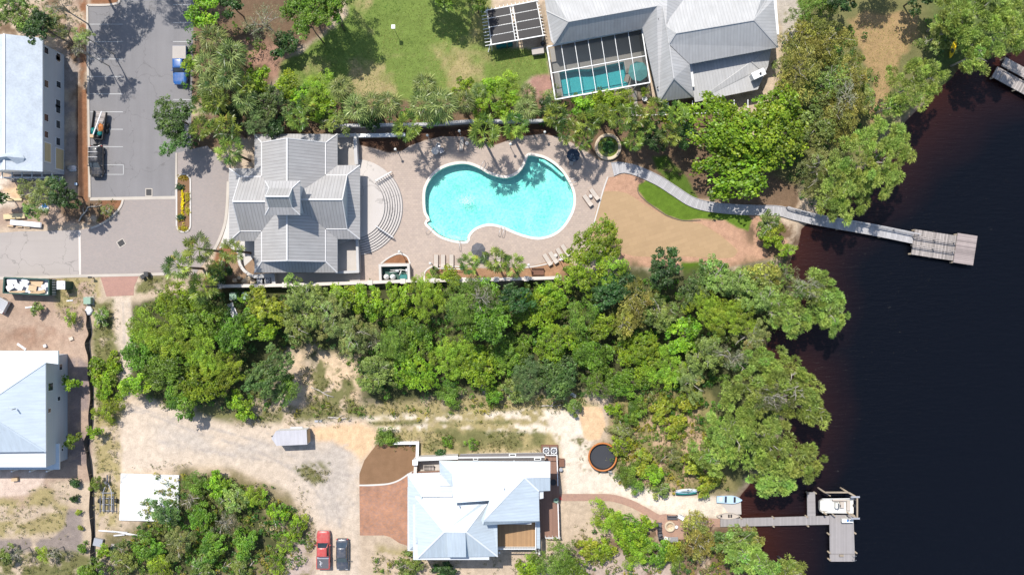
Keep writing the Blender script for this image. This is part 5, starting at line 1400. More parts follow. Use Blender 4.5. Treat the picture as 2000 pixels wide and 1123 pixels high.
for u, v in ((0, 0), (.5, 0), (1, 0), (0, 1), (.5, 1), (1, 1)): r_ = s4(u, v); mb.bar(Vector((r_.x, r_.y, 0)), r_ - dz * .26, .14, .14)
mb.build('post', MT['white_trim'], sp)
for u0, u1 in ((.012, .45), (.535, .985)):
    for v0, v1 in ((.015, .235), (.255, .485), (.515, .735), (.755, .975)):
        mb = MB(); c4_ = [s4(u0, v0, .12), s4(u1, v0, .12), s4(u1, v1, .12), s4(u0, v1, .12)]
        mb.prism([(p.x, p.y) for p in c4_], zc + .1, zc + .14); mb.build('solar_mat', MT['solar'], sp)
    for v in (.245, .5, .745):
        mb = MB(); mb.bar(s4(u0, v, .115), s4(u1, v, .115), .03, .03)
        for k in range(14): mb.bar(s4(u0 + (u1 - u0) * (k + .15) / 14, v, .11), s4(u0 + (u1 - u0) * (k + .6) / 14, v, .11), .1 if v == .5 else .085, .05)
        mb.build('strap', MT['white_trim'], sp)
# things under and beside it
def bin_(label, px, py, mat, z=0, s=(.6, .65, 1.0), a=0):
    o = thing('wheelie_bin', label, 'bin', W(px, py) + dz * z, R_(a), group='bins')
    b_ = MB(); b_.loft([[Vector((x * s[0] * k, y * s[1] * k, zz)) for x, y in ((-.5, -.5), (.5, -.5), (.5, .5), (-.5, .5))] for k, zz in ((.82, .05), (1, s[2]))], sm=False); b_.build('body', MT[mat], o, local=True)
    b_ = MB(); b_.box((0, .02, s[2] + .04), (s[0] * 1.06, s[1] * 1.08, .07)); b_.bar((-.25, -s[1] * .56, s[2]), (.25, -s[1] * .56, s[2]), .05, .05); b_.build('lid', MT[mat], o, local=True, bevel=.02)
    for sx in (-1, 1): b_ = MB(); b_.tube([(sx * s[0] * .38, -s[1] * .45, .1), (sx * s[0] * .46, -s[1] * .45, .1)], .1, 10); b_.build('wheel', MT['tyre'], o, local=True)
    return o
for k, (x, y, lb) in enumerate([(974, 92, 'leftmost teal storage bin under the solar pergola'), (984, 91, 'middle teal storage bin under the solar pergola'), (996, 88.5, 'rightmost teal storage bin under the solar pergola')]): bin_(lb, x, y, 'teal', s=(.72, .75, 1.1), a=9)
o = thing('counter', 'grey stone outdoor counter below the solar pergola', 'counter', W(1050, 103), R_(8)); b_ = MB(); b_.box((0, 0, .45), (1.6, .8, .9)); b_.build('base', MT['stucco'], o, local=True); b_ = MB(); b_.box((0, 0, .93), (1.75, .95, .06)); b_.build('top', MT['concrete'], o, local=True)
o = thing('kettle_grill', 'black round kettle grill beside the stone counter', 'grill', W(1060, 89)); b_ = MB(); b_.ball((0, 0, .85), .38, (1, 1, .75)); b_.build('bowl', MT['black'], o, local=True)
for k in range(3): b_ = MB(); b_.tube([(.1 * math.cos(2.1 * k), .1 * math.sin(2.1 * k), .7), (.35 * math.cos(2.1 * k), .35 * math.sin(2.1 * k), 0)], .02, 6); b_.build('leg', MT['steel'], o, local=True)
b_ = MB(); b_.bar((-.08, 0, 1.16), (.08, 0, 1.16), .03, .03); b_.build('handle', MT['steel'], o, local=True)
bn = thing('bird_feeder', 'white square bird feeder box on a thin pole in the northern lawn', 'bird feeder', W(768, 53, 2.9).to_2d().to_3d())
b_ = MB(); b_.tube([(0, 0, 0), (0, 0, 2.6)], .04, 8); b_.build('pole', MT['steel'], bn, local=True); b_ = MB(); b_.box((0, 0, 2.75), (.42, .42, .35)); b_.build('box', MT['white_trim'], bn, local=True); b_ = MB(); b_.box((0, 0, 2.95), (.54, .54, .06)); b_.build('roof', MT['white_trim'], bn, local=True)
# ================================================================== BOARDWALK AND DOCKS
bwp = [W(*p) for p in [(1196, 331), (1215, 328), (1243, 334), (1285, 353), (1318, 374), (1350, 394), (1385, 404), (1430, 409), (1480, 411), (1520, 412), (1550, 420), (1600, 432), (1700, 450), (1788, 468)]]
line = smooth_line(bwp, 5)
wd = [2.0 - min(1, i / 6) * .6 for i in range(len(line))]
L_, R2 = ribbon(line, wd)
bk = thing('boardwalk', 'long pale grey curving boardwalk running from the pool terrace out to the wooden dock', 'boardwalk', line[0])
mb = MB(); n = len(L_); zt = [.12 + .25 * min(1, max(0, (i - 45) / 10)) for i in range(n)]
for i in range(n - 1):
    q = [Vector((L_[i].x, L_[i].y, zt[i])), Vector((L_[i + 1].x, L_[i + 1].y, zt[i + 1])), Vector((R2[i + 1].x, R2[i + 1].y, zt[i + 1])), Vector((R2[i].x, R2[i].y, zt[i]))]
    mb.add(q + [v - dz * .16 for v in q], [(3, 2, 1, 0), (4, 5, 6, 7), (0, 1, 5, 4), (2, 3, 7, 6)])
dk = mb.build('deck', MT['walk_wood'], bk, recalc=False)
uvl = dk.data.uv_layers['UVMap'].data; cum = 0.0      # boards lie across the walk: u runs along it
acc = [0.0]
for i in range(n - 1): acc.append(acc[-1] + (Vector(line[i + 1][:2]) - Vector(line[i][:2])).length)
off = bk.location
for poly in dk.data.polygons:
    for li in poly.loop_indices:
        v = dk.data.vertices[dk.data.loops[li].vertex_index].co + off
        k = min(range(n), key=lambda j: (line[j].x - v.x) ** 2 + (line[j].y - v.y) ** 2)
        uvl[li].uv = (acc[k], v.y)
mb = MB()
for i in range(0, n - 1):
    for s_, B in ((1, L_), (-1, R2)): mb.bar(Vector((B[i].x, B[i].y, zt[i] + .04)), Vector((B[i + 1].x, B[i + 1].y, zt[i + 1] + .04)), .09, .08)
mb.build('edge_board', MT['walk_wood'], bk)
rails = MB(); posts = []
k0 = int(n * .72)
for i in range(k0, n - 1): rails.bar(Vector((L_[i].x, L_[i].y, zt[i] + .95)), Vector((L_[i + 1].x, L_[i + 1].y, zt[i + 1] + .95)), .16, .06); rails.bar(Vector((L_[i].x, L_[i].y, zt[i] + .5)), Vector((L_[i + 1].x, L_[i + 1].y, zt[i + 1] + .5)), .05, .1)
rails.build('handrail', MT['walk_wood'], bk)
for i in range(k0, n, 3): MB().bar(Vector((L_[i].x, L_[i].y, -.9)), Vector((L_[i].x, L_[i].y, zt[i] + .92)), .11, .11).build('post', MT['walk_wood'], bk)
for i in range(k0 + 2, n, 4): MB().tube([(R2[i].x, R2[i].y, -2.5), (R2[i].x, R2[i].y, zt[i] - .1)], .12, 8).build('pile', MT['post'], bk)

d1 = thing('dock', 'weathered wooden T-shaped dock at the end of the long boardwalk', 'dock', W(1784, 472, .4).to_2d().to_3d(), R_(-8.7))
mb = MB(); mb.box((3.0, -.05, .42), (6.15, 3.7, .14)); mb.build('platform', MT['dock_wood'], d1, local=True)
mb = MB(); mb.box((7.55, .02, .56), (2.9, 4.35, .16)); mb.build('end_platform', plank_mat('dock_boards_lengthwise', (0.26, 0.215, 0.20), .24, 1, .85, .3, .16), d1, local=True)
mb = MB(); mb.box((5.9, -.02, .5), (.3, 3.75, .05)); mb.build('step', MT['dock_wood'], d1, local=True)
for y0_ in (-.62, .68):
    mb = MB()
    for x in (-.3, 2.8, 5.7):
        mb.box((x, y0_, .95), (.1, .1, 1.0))
    mb.box((2.7, y0_, 1.46), (6.2, .14, .06)); mb.box((2.7, y0_, .98), (6.0, .05, .1)); mb.build('railing', MT['dock_wood'], d1, local=True)
for x, y in ((0, 1.7), (0, -1.8), (3, 1.7), (3, -1.8), (6.2, 2.0), (6.2, -2.1), (8.8, 2.0), (8.8, -2.0)):
    mb = MB(); mb.tube([(x, y, -3), (x, y, .34)], .13, 8); mb.build('pile', MT['post'], d1, local=True)

d2 = thing('dock', 'grey composite dock with a side arm and a lower swim platform below the boat lift', 'dock', W(1407, 1012))
def dk2(name, pts, z0, z1, m='dock_grey'): mb = MB(); mb.prism([tuple(W(x, y, z1).xy) for x, y in pts], z0, z1); return mb.build(name, MT[m], d2)
MT['dock_grey_y'] = plank_mat('grey_composite_across', (0.255, 0.235, 0.228), 0.2, 1, 0.8, 0.08, 0.12)
dk2('walkway', [(1407, 1013), (1576.5, 1008), (1593, 1007.5), (1620, 1007), (1620, 1024), (1520, 1026), (1407, 1028.5)], .12, .3)
dk2('side_arm', [(1576.5, 961), (1592, 961), (1593, 1007.3), (1577, 1007.8)], .12, .303, 'dock_grey_y')
dk2('platform', [(1620.2, 1005), (1667, 1004), (1669.5, 1081), (1621, 1081)], .12, .306)
dk2('swim_platform', [(1620.5, 1081.5), (1670, 1081.5), (1669, 1096), (1621.5, 1096)], -.1, .12)
for x, y in ((1447, 1011), (1447, 1028), (1510, 1010), (1510, 1027), (1575, 1008), (1577, 1026), (1577, 962), (1592, 962), (1618, 1042), (1619, 1078), (1619.5, 1092), (1669, 1040), (1671, 1078)):
    q = W(x, y, 0); mb = MB(); mb.tube([(q.x, q.y, -3), (q.x, q.y, .45)], .12, 8); mb.build('pile', MT['post'], d2)
mb = MB(); q = W(1643, 1084, .3); mb.box(q + dz * .1, (.6, .25, .18)); mb.build('step', MT['post'], d2)
mb = MB(); q = W(1668, 1088, .12); mb.tube([q + Vector((-.3, -.3, 0)), q + Vector((-.3, -.3, .7)), q + Vector((.2, -.3, .4)), q + Vector((.2, -.3, -.6))], .03, 6); mb.tube([q + Vector((-.3, .3, 0)), q + Vector((-.3, .3, .7)), q + Vector((.2, .3, .4)), q + Vector((.2, .3, -.6))], .03, 6); mb.build('ladder', MT['steel'], d2)
# lift
lf = thing('boat_lift', 'timber and steel boat lift frame round the white motor boat', 'boat lift', W(1640, 985))
zl = 2.2
Pp = {'a': (1611, 961), 'b': (1656, 961), 'c': (1614, 1004), 'd': (1660, 1004), 'e': (1674, 971), 'f': (1674, 1012)}
mb = MB(); 
for a, b_ in (('a', 'b'), ('b', 'e'), ('e', 'f'), ('d', 'f')): mb.bar(W(*Pp[a], zl), W(*Pp[b_], zl), .2, .22)
mb.build('top_beam', MT['post'], lf)
for k in Pp: q = W(*Pp[k], 0); f = 1 - zl / H; mb = MB(); mb.tube([(q.x * f, q.y * f, -3), (q.x * f, q.y * f, zl)], .12, 8); mb.build('post', MT['post'], lf)
for a, b_ in (((1607, 959), (1622, 968)), ((1622, 1000), (1632, 1008)), ((1660, 969), (1674, 978)), ((1661, 1001), (1674, 1010))): MB().bar(W(*a, 1.2), W(*b_, 1.2), .14, .14).build('brace', MT['post'], lf)
for y in (970, 1012): MB().bar(W(1662, y, zl + .15), W(1679, y, zl + .15), .25, .12).build('motor_beam', MT['steel'], lf)
bo = thing('motor_boat', 'white open motor boat with beige seats hanging in the boat lift', 'boat', W(1599, 986, 1.0).to_2d().to_3d())
Lb = 4.95; zb = .55
def hull(mb, L, Wd, Hh, z, mi=0, bow=.25, n=12, square=0.0, flat_=0.6):
    rings = []
    for i in range(n + 1):
        t = i / n; w_ = Wd / 2 * (1 if t > bow else (square + (1 - square) * math.sqrt(max(0.0, 1 - ((bow - t) / bow) ** 2))) + 1e-3)
        lift = Hh * .35 * max(0, (bow - t) / bow) ** 2
        rings.append([Vector((t * L, -w_, z + Hh)), Vector((t * L, -w_ * .92, z + Hh * .35 + lift)), Vector((t * L, -w_ * flat_, z + lift)), Vector((t * L, w_ * flat_, z + lift)), Vector((t * L, w_ * .92, z + Hh * .35 + lift)), Vector((t * L, w_, z + Hh))])
    vs = [p for r in rings for p in r]; k = 6
    fs = [[i * k + j, i * k + j + 1, (i + 1) * k + j + 1, (i + 1) * k + j] for i in range(n) for j in range(k - 1)]
    fs += [[0, 1, 2, 3, 4, 5], [n * k + j for j in range(k)]]
    mb.add(vs, fs, mi, True); return rings
mb = MB(); rg = hull(mb, Lb, 2.1, .75, zb, bow=.2, square=.72); mb.build('hull', MT['gelcoat'], bo, local=True)
def inset_floor(rings, f, z, a=1, b=None):
    r = rings[a:b]; return [(q[0].x, q[0].y * f) for q in r] + [(q[0].x, -q[0].y * f) for q in reversed(r)]
mb = MB(); mb.sheet(inset_floor(rg, .9, 0), zb + .45); mb.build('floor', MT['gelcoat'], bo, local=True, recalc=False)
mb = MB(); mb.prism([(.15, -.7), (1.5, -.92), (1.5, .92), (.15, .7)], zb + .46, zb + .7); mb.build('foredeck', MT['gelcoat'], bo, local=True, bevel=.03)
mb = MB()
for sy in (-1, 1): mb.bar((.4, sy * .98, zb + .78), (4.9, sy * 1.03, zb + .78), .12, .08)
mb.build('gunwale', MT['gelcoat'], bo, local=True)
mb = MB(); mb.box((2.45, .1, zb + .85), (.55, .8, .8)); mb.build('console', MT['gelcoat'], bo, local=True, bevel=.04)
mb = MB(); mb.box((2.5, .1, zb + 1.32), (.08, .75, .35)); mb.build('windscreen', MT['glass'], bo, local=True)
for x, y, lx, ly in ((3.25, .1, .6, .9), (4.2, -.0, .5, 1.4), (2.9, .78, 2.0, .25)):
    mb = MB(); mb.box((x, y, zb + .66), (lx, ly, .4)); s_ = mb.build('seat', MT['cushion'], bo, local=True, bevel=.04)
mb = MB(); mb.tube([(2.78, .1, zb + 1.15), (2.9, .1, zb + 1.2)], .16, 12); mb.build('steering_wheel', MT['black'], bo, local=True)
mb = MB(); mb.box((5.1, 0, zb + .75), (.42, .36, .5)); mb.box((5.15, 0, zb + .1), (.16, .12, .9)); mb.build('outboard_motor', MT['black'], bo, local=True, bevel=.05)
o = thing('dock_box', 'white storage box with a dark blue round mark on the grey dock', 'box', W(1655, 1016, .9).to_2d().to_3d() + dz * .306)
mb = MB(); mb.box((0, 0, .35), (1.6, .55, .6)); mb.build('body', MT['gelcoat'], o, local=True, bevel=.03); mb = MB(); mb.box((0, 0, .7), (1.66, .6, .08)); mb.build('lid', MT['gelcoat'], o, local=True, bevel=.02)
mb = MB(); mb.cyl((0, 0, .742), .16, .006, 16); mb.cyl((.12, .05, .742), .07, .006, 10); mb.build('mark', MT['blueplastic'], o, local=True)
o = thing('pedestal', 'white water and power pedestal between boat lift and dock box', 'pedestal', W(1650, 1008) + dz * .306); mb = MB(); mb.box((0, 0, .5), (.25, .25, 1)); mb.build('body', MT['gelcoat'], o, local=True, bevel=.03); mb = MB(); mb.cyl((0, 0, 1.0), .14, .1, 10, .08); mb.build('cap', MT['steel'], o, local=True)

d3 = thing('dock', 'wooden dock with a raised rear strip at the right edge, top corner', 'dock', W(1944, 133), R_(-29))
mb = MB(); mb.box((9, -.75, .4), (18, 1.7, .14)); mb.build('platform', MT['dock_wood'], d3, local=True)
mb = MB(); mb.box((9.3, 1.0, .75), (18, 1.35, .14)); mb.build('upper_platform', MT['dock_wood'], d3, local=True)
for x in (.3, 4, 8, 12): mb = MB(); mb.tube([(x, -1.5, -3), (x, -1.5, .4)], .13, 8); mb.tube([(x, 1.6, -3), (x, 1.6, .7)], .13, 8); mb.build('pile', MT['post'], d3, local=True)
mb = MB(); mb.bar((0, .2, 1.5), (17, .2, 1.5), .1, .06)
for x in (1.5, 4, 6.5, 9): mb.box((x, .2, 1.1), (.1, .1, .8))
mb.build('railing', MT['dock_wood'], d3, local=True)

def small_boat(name, label, cat, px, py, rz, L, Wd, mat, seats=(), z=.02, square=0.0, cover=None, bow=.42, group=None):
    o = thing(name, label, cat, W(px, py) + dz * z, R_(rz), group)
    mb = MB(); rings = []
    nn = 16
    for i in range(nn + 1):
        t = i / nn; e = min(t, 1 - t * (1 - square * .0)) if square == 0 else t
        w_ = Wd / 2 * max(.03, math.sin(math.pi * min(.5, e / bow * .5)) ** .8) if e < bow else Wd / 2
        if square and t > bow: w_ = Wd / 2 * (1 - .2 * (t - bow) / (1 - bow))
        x = (t - .5) * L; up = .12 * (abs(t - .5) * 2) ** 3
        rings.append([Vector((x, -w_, .34 + up)), Vector((x, -w_ * .8, .1 + up)), Vector((x, 0, up)), Vector((x, w_ * .8, .1 + up)), Vector((x, w_, .34 + up))])
    k = 5; vs = [p for r in rings for p in r]
    mb.add(vs, [[i * k + j, i * k + j + 1, (i + 1) * k + j + 1, (i + 1) * k + j] for i in range(nn) for j in range(k - 1)] + [[0, 1, 2, 3, 4], [nn * k + j for j in range(k)]], 0, True)
    mb.build('hull', MT[mat], o, local=True)
    d = MB(); d.sheet(inset_floor(rings, .99, 0, 0), .30 if cover else .2); d.build('deck', MT[cover or mat], o, local=True, recalc=False)
    g = MB()
    for i in range(nn):
        for j in (0, 4): g.bar(rings[i][j], rings[i + 1][j], .06, .05)
    g.build('gunwale', MT[mat], o, local=True)
    for x, l_, w2, m2_ in seats:
        s_ = MB(); s_.box((x, 0, .33), (l_, w2, .08)); s_.build('seat', MT[m2_], o, local=True, bevel=.02)
    return o
small_boat('skiff', 'pale blue skiff pulled up at the pine trees above the concrete boat ramp', 'boat', 1423, 974, 178, 3.7, 1.15, 'skyblue', [(-.8, .3, .8, 'black'), (.5, .3, .9, 'navy'), (1.2, .4, .6, 'gelcoat')], square=1, cover='skyblue')
small_boat('canoe', 'pale canoe with black seats lying beside the concrete boat ramp', 'boat', 1421, 1006, 1, 3.4, .85, 'cushion', [(-1.0, .25, .3, 'black'), (.1, .22, .45, 'black'), (.45, .22, .45, 'black')])
small_boat('kayak', 'yellow kayak on the bank under trees near the top right', 'kayak', 1859, 97, 72, 2.9, .62, 'yellow', [(-.3, .5, .35, 'black')], cover='yellow')
rk = thing('board_rack', 'low timber rack holding paddle boards on the white sand', 'rack', W(1337, 957))
mb = MB()
for x in (1322, 1339, 1354):
    q = W(x, 957); mb.bar(q + Vector((0, -.5, .35)), q + Vector((0, .5, .35)), .12, .1); mb.box(q + Vector((0, -.42, .17)), (.12, .1, .34)); mb.box(q + Vector((0, .42, .17)), (.12, .1, .34))
mb.build('frame', MT['post'], rk)
for k, (y, m_, lb) in enumerate(((954.3, 'gelcoat', 'white paddle board at the back of the timber rack'), (957.2, 'skyblue', 'pale blue paddle board in the middle of the timber rack'), (960.2, 'teal', 'teal paddle board at the front of the timber rack'))):
    small_boat('paddle_board', lb, 'paddle board', 1338, y, 3, 3.1, .36, m_, [(.3, .3, .1, 'black')], z=.42, cover=m_, group='paddle boards on the rack')

# fire pit corner
fp = thing('fire_pit', 'round tan stone fire pit on the brick patio', 'fire pit', W(1308, 1027))
mb = MB(); mb.lathe((0, 0, 0), [(.78, 0), (.78, .38), (.52, .38), (.5, .1), (0, .1)], 24); mb.build('ring', MT['stone'], fp, local=True)
mb = MB(); mb.bar((-.35, -.1, .2), (.3, .2, .25), .12, .12); mb.bar((-.2, .3, .22), (.2, -.3, .28), .1, .1); mb.build('log', MT['card'], fp, local=True)
for k, (x, y, a, lb) in enumerate([(1287, 1024, -8, 'topmost dark slatted chair west of the fire pit'), (1288, 1033, 3, 'middle dark slatted chair west of the fire pit'), (1289, 1042, 15, 'third dark slatted chair west of the fire pit'), (1292, 1050, 35, 'bottom dark slatted chair west of the fire pit')]):
    chair(lb, x, y, a, 'black' if k % 2 else 'charcoal', 'dark chairs round the fire pit', .85)
chair('white chair at the lower left of the fire pit', 1301, 1050, 70, 'white', 'white chairs round the fire pit', .8); chair('white chair right of the grey bench above the fire pit', 1328, 1008, -120, 'white', 'white chairs round the fire pit', .9)
def bench(label, px, py, a, mat, L=1.5):
    o = thing('bench', label, 'bench', W(px, py) + dz * .026, R_(a))
    for k in range(4): b_ = MB(); b_.box((0, -.2 + k * .13, .44), (L, .1, .04)); b_.build('seat_slat', MT[mat], o, local=True)
    b_ = MB(); b_.bar((-L / 2, .3, .7), (L / 2, .3, .7), .05, .45); b_.build('backrest', MT[mat], o, local=True)
    for sx in (-1, 1): b_ = MB(); b_.box((sx * (L / 2 - .08), .05, .3), (.07, .55, .6)); b_.build('leg', MT[mat], o, local=True)
bench('charcoal slatted bench above the fire pit', 1312, 1009, 0, 'charcoal'); bench('pale grey bench below the fire pit', 1313, 1050, 180, 'steel')
bench('rustic log bench between two green shrubs left of the fire pit', 1254, 1010, 95, 'card', 1.3)
o = thing('side_table', 'small white round stool right of the fire pit', 'table', W(1320, 1027) + dz * .026); b_ = MB(); b_.cyl((0, 0, .4), .24, .05, 16); b_.build('tabletop', MT['white'], o, local=True); b_ = MB(); b_.cyl((0, 0, 0), .12, .4, 10, .16); b_.build('pedestal', MT['white'], o, local=True)

# trampoline
MT['matblack'] = pm('trampoline_mat', (.028, .030, .036), .8, .15, 3)
tr = thing('trampoline', 'round black trampoline with an orange padded ring on the white sand', 'trampoline', W(1177, 892, .9).to_2d().to_3d())
rr = 2.1
mb = MB(); mb.lathe((0, 0, 0), [(rr, .88), (rr + .03, .95), (rr - .06, 1.0), (rr - .21, .98), (rr - .22, .9)], 40); mb.build('pad', MT['orange'], tr, local=True)
mb = MB(); mb.lathe((0, 0, 0), [(rr - .22, .93), (rr - .26, .5), (rr - .4, .42)], 40); mb.build('net', MT['black'], tr, local=True)
mb = MB(); mb.cyl((0, 0, .40), rr - .4, .02, 36); mb.build('mat', MT['matblack'], tr, local=True)
for k in range(6):
    a = k * 1.047 + .3; mb = MB(); mb.tube([(rr * .97 * math.cos(a), rr * .97 * math.sin(a), .9), (rr * 1.02 * math.cos(a), rr * 1.02 * math.sin(a), 0)], .04, 6); mb.build('leg', MT['steel'], tr, local=True)
mb = MB()
for s_ in (-.25, .25): mb.bar((1.35 + s_, -2.75, 0), (1.05 + s_, -2.0, .9), .05, .05)
for k in range(3): f = (k + .5) / 3; mb.bar((1.35 - .3 * f - .25, -2.75 + .75 * f, .9 * f), (1.35 - .3 * f + .25, -2.75 + .75 * f, .9 * f), .08, .04)
mb.build('ladder', MT['steel'], tr, local=True)

# ================================================================== VEHICLES
def vehicle(name, label, px, py, rz, L, Wd, paint, kind, group='parked vehicles', extra=None):
    """local x forward; lofted lower body, glass house, roof panel, wheels, lamps, mirrors"""
    o = thing(name, label, {'pickup': 'pickup truck', 'suv': 'suv', 'sedan': 'car'}[kind], W(px, py) + dz * .03, R_(rz), group)
    hb = {'pickup': 1.05, 'suv': 1.08, 'sedan': .88}[kind]; hr = {'pickup': 1.78, 'suv': 1.82, 'sedan': 1.45}[kind]; g0 = .28
    def wid(t): e = abs(t); return Wd / 2 * (1 - .16 * max(0, (e - .72) / .28) ** 2.2)
    def ztop(t):
        x = t
        if kind == 'pickup': return hb - .10 * max(0, (x - .35) / .65) - .06 * max(0, (x - .9) / .1)
        if kind == 'suv': return hb - .09 * max(0, (x - .45) / .55) - .1 * max(0, (x - .9) / .1)
        return hb - .16 * max(0, (x - .25) / .75) ** 1.2 - .1 * max(0, (x - .9) / .1) - .04 * max(0, (-x - .6) / .4) - .1 * max(0, (-x - .92) / .08)
    xs = [-1, -.985, -.94, -.85, -.7, -.5, -.25, 0, .25, .4, .55, .7, .82, .9, .955, .985, 1]
    def ring(t):
        w_ = wid(t); zt = ztop(t); x = t * L / 2; end = max(0, (abs(t) - .94) / .06)
        return [Vector((x, -w_ * .9, g0)), Vector((x, -w_, g0 + .18)), Vector((x, -w_, zt - .22)), Vector((x, -w_ * (.94 - .05 * end), zt - .03)), Vector((x, -w_ * .6, zt + .025)), Vector((x, w_ * .6, zt + .025)), Vector((x, w_ * (.94 - .05 * end), zt - .03)), Vector((x, w_, zt - .22)), Vector((x, w_, g0 + .18)), Vector((x, w_ * .9, g0))]
    if kind == 'pickup':
        bed0, bed1 = -.97, -.28
        body = MB(); body.loft([ring(t) for t in [-.3, -.25, 0, .25, .4, .55, .7, .82, .9, .955, .985, 1]]); body.build('body', paint, o, local=True)
        bd = MB(); wb_ = Wd / 2
        for sy in (-1, 1): bd.prism([(bed0 * L / 2, sy * wb_), (-.3 * L / 2, sy * wb_), (-.3 * L / 2, sy * (wb_ - .14)), (bed0 * L / 2, sy * (wb_ - .14))], g0, hb + .02)
        bd.prism([(-L / 2 * .998, -wb_ * .97), (-L / 2 * .998, wb_ * .97), (-L / 2 * .965, wb_ * .97), (-L / 2 * .965, -wb_ * .97)], g0, hb)
        bd.build('bed', paint, o, local=True, bevel=.03)
        bf = MB(); bf.prism([(-L / 2 * .965, -wb_ + .14), (-L / 2 * .3, -wb_ + .14), (-L / 2 * .3, wb_ - .14), (-L / 2 * .965, wb_ - .14)], g0, .62); bf.build('bed_floor', MT['black'], o, local=True)
        cab = (-.29, -.24, .20, .42)
    else:
        body = MB(); body.loft([ring(t) for t in xs]); body.build('body', paint, o, local=True)
        cab = {'suv': (-.93, -.84, .12, .46), 'sedan': (-.80, -.50, .12, .50)}[kind]
    xb0, xt0, xt1, xb1 = [c * L / 2 for c in cab]
    wbel = Wd / 2 * .9; wtop = Wd / 2 * .72
    gl = MB(); A = [Vector((xb0, -wbel, hb - .02)), Vector((xb1, -wbel * .95, hb - .05)), Vector((xb1, wbel * .95, hb - .05)), Vector((xb0, wbel, hb - .02))]
    B = [Vector((xt0, -wtop, hr - .06)), Vector((xt1, -wtop * .97, hr - .06)), Vector((xt1, wtop * .97, hr - .06)), Vector((xt0, wtop, hr - .06))]
    fsn = [('side_window', [A[0], A[1], B[1], B[0]]), ('windscreen', [A[1], A[2], B[2], B[1]]), ('side_window', [A[2], A[3], B[3], B[2]]), ('rear_window', [A[3], A[0], B[0], B[3]])]
    for nm, f in fsn: g_ = MB(); g_.face(f); g_.build(nm, MT['glass'], o, local=True)
    for k in range(4): MB().tube([A[k] + dz * -.02, B[k]], .06, 6).build('pillar', paint, o, local=True)
    if kind != 'pickup':
        for fx in (.36, .68):
            for sy in (1, -1): a = A[0 if sy < 0 else 3].lerp(A[1 if sy < 0 else 2], fx); b_ = B[0 if sy < 0 else 3].lerp(B[1 if sy < 0 else 2], fx); MB().tube([a, b_], .04, 5).build('pillar', paint, o, local=True)
    rf = MB(); nr = 8; rr_ = []
    for i in range(nr + 1):
        t = i / nr; x = xt0 - .05 + (xt1 - xt0 + .1) * t; b_ = .06 * (1 - (2 * t - 1) ** 4); w_ = wtop * 1.03 * (1 - .05 * (2 * t - 1) ** 4)
        rr_.append([Vector((x, -w_, hr - .07)), Vector((x, -w_ * .9, hr - .03 + b_ * .3)), Vector((x, -w_ * .5, hr + b_ * .7)), Vector((x, w_ * .5, hr + b_ * .7)), Vector((x, w_ * .9, hr - .03 + b_ * .3)), Vector((x, w_, hr - .07))])
    rf.loft(rr_); rf.build('roof', paint, o, local=True)
    for sx in (.62, -.60):
        for sy in (-1, 1):
            t_ = MB(); y = sy * (Wd / 2 - .12); r_ = .36 if kind != 'sedan' else .32
            t_.tube([(sx * L / 2, y - .11, r_), (sx * L / 2, y + .11, r_)], r_, 18); to = t_.build('tyre', MT['tyre'], o, local=True)
            t_ = MB(); t_.tube([(sx * L / 2, y - .12, r_), (sx * L / 2, y + .12, r_)], r_ * .62, 14); t_.build('rim', MT['rim'], to, local=True)
    for sy in (-1, 1):
        q = MB(); q.box((L / 2 * .965, sy * Wd * .35, .68 * hb + .05), (.12, .34, .16)); q.build('headlight', MT['steel'], o, local=True, bevel=.02)
        q = MB(); q.box((-L / 2 * .985, sy * Wd * .42, .8 * hb), (.08, .18, .3)); q.build('tail_light', MT['red'], o, local=True, bevel=.02)
        q = MB(); q.box((xb1 - .35, sy * (Wd / 2 + .08), hb + .08), (.14, .24, .17)); q.build('wing_mirror', paint, o, local=True, bevel=.03)
    q = MB(); q.box((L / 2 * .985, 0, .45), (.12, Wd * .8, .2)); q.box((-L / 2 * .995, 0, .45), (.1, Wd * .8, .18)); q.build('bumper', MT['steel'] if kind == 'pickup' else paint, o, local=True, bevel=.03)
    return o
red = paint_mat('red_car_paint', (.42, .058, .05)); blue = paint_mat('blue_car_paint', (.010, .085, .28)); dark = paint_mat('dark_slate_car_paint', (.045, .052, .068)); blk = paint_mat('black_car_paint', (.012, .013, .016)); silv = paint_mat('silver_car_paint', (.5, .5, .5))
v = vehicle('pickup_truck', 'red pickup truck with a dark bed cover parked on the sandy yard', 634, 1070, 90, 5.5, 1.95, red, 'pickup')
v.location = W(634, 1070) + dz * .03
mb = MB(); mb.prism([(-2.62, -.82), (-1.25, -.82), (-1.25, .82), (-2.62, .82)], .96, 1.04); bc = mb.build('bed_cover', MT['charcoal'], v, local=True)
mb = MB(); mb.prism([(-1.22, -.86), (-.82, -.86), (-.82, .86), (-1.22, .86)], .8, 1.12); mb.build('tool_box', MT['steel'], v, local=True, bevel=.03)
mb = MB(); mb.tube([(-2.35, .2, 1.055), (-2.0, .42, 1.055), (-1.65, .28, 1.055), (-1.5, .5, 1.055)], .05, 5); mb.tube([(-2.0, .42, 1.055), (-1.9, .12, 1.055), (-1.7, .15, 1.055)], .04, 5); mb.build('mark', MT['white_and_glint'], bc, local=True)
v = vehicle('car', 'dark slate hatchback car parked beside the red pickup truck', 670.5, 1079, -90, 4.5, 1.83, dark, 'sedan')
v = vehicle('pickup_truck', 'bright blue pickup truck with a pale bed cover beside the palms', 356, 131, -90, 5.6, 2.0, blue, 'pickup')
mb = MB(); mb.prism([(-2.74, -.96), (-.86, -.96), (-.86, .96), (-2.74, .96)], 1.08, 1.14); mb.build('bed_cover', MT['concrete'], v, local=True)
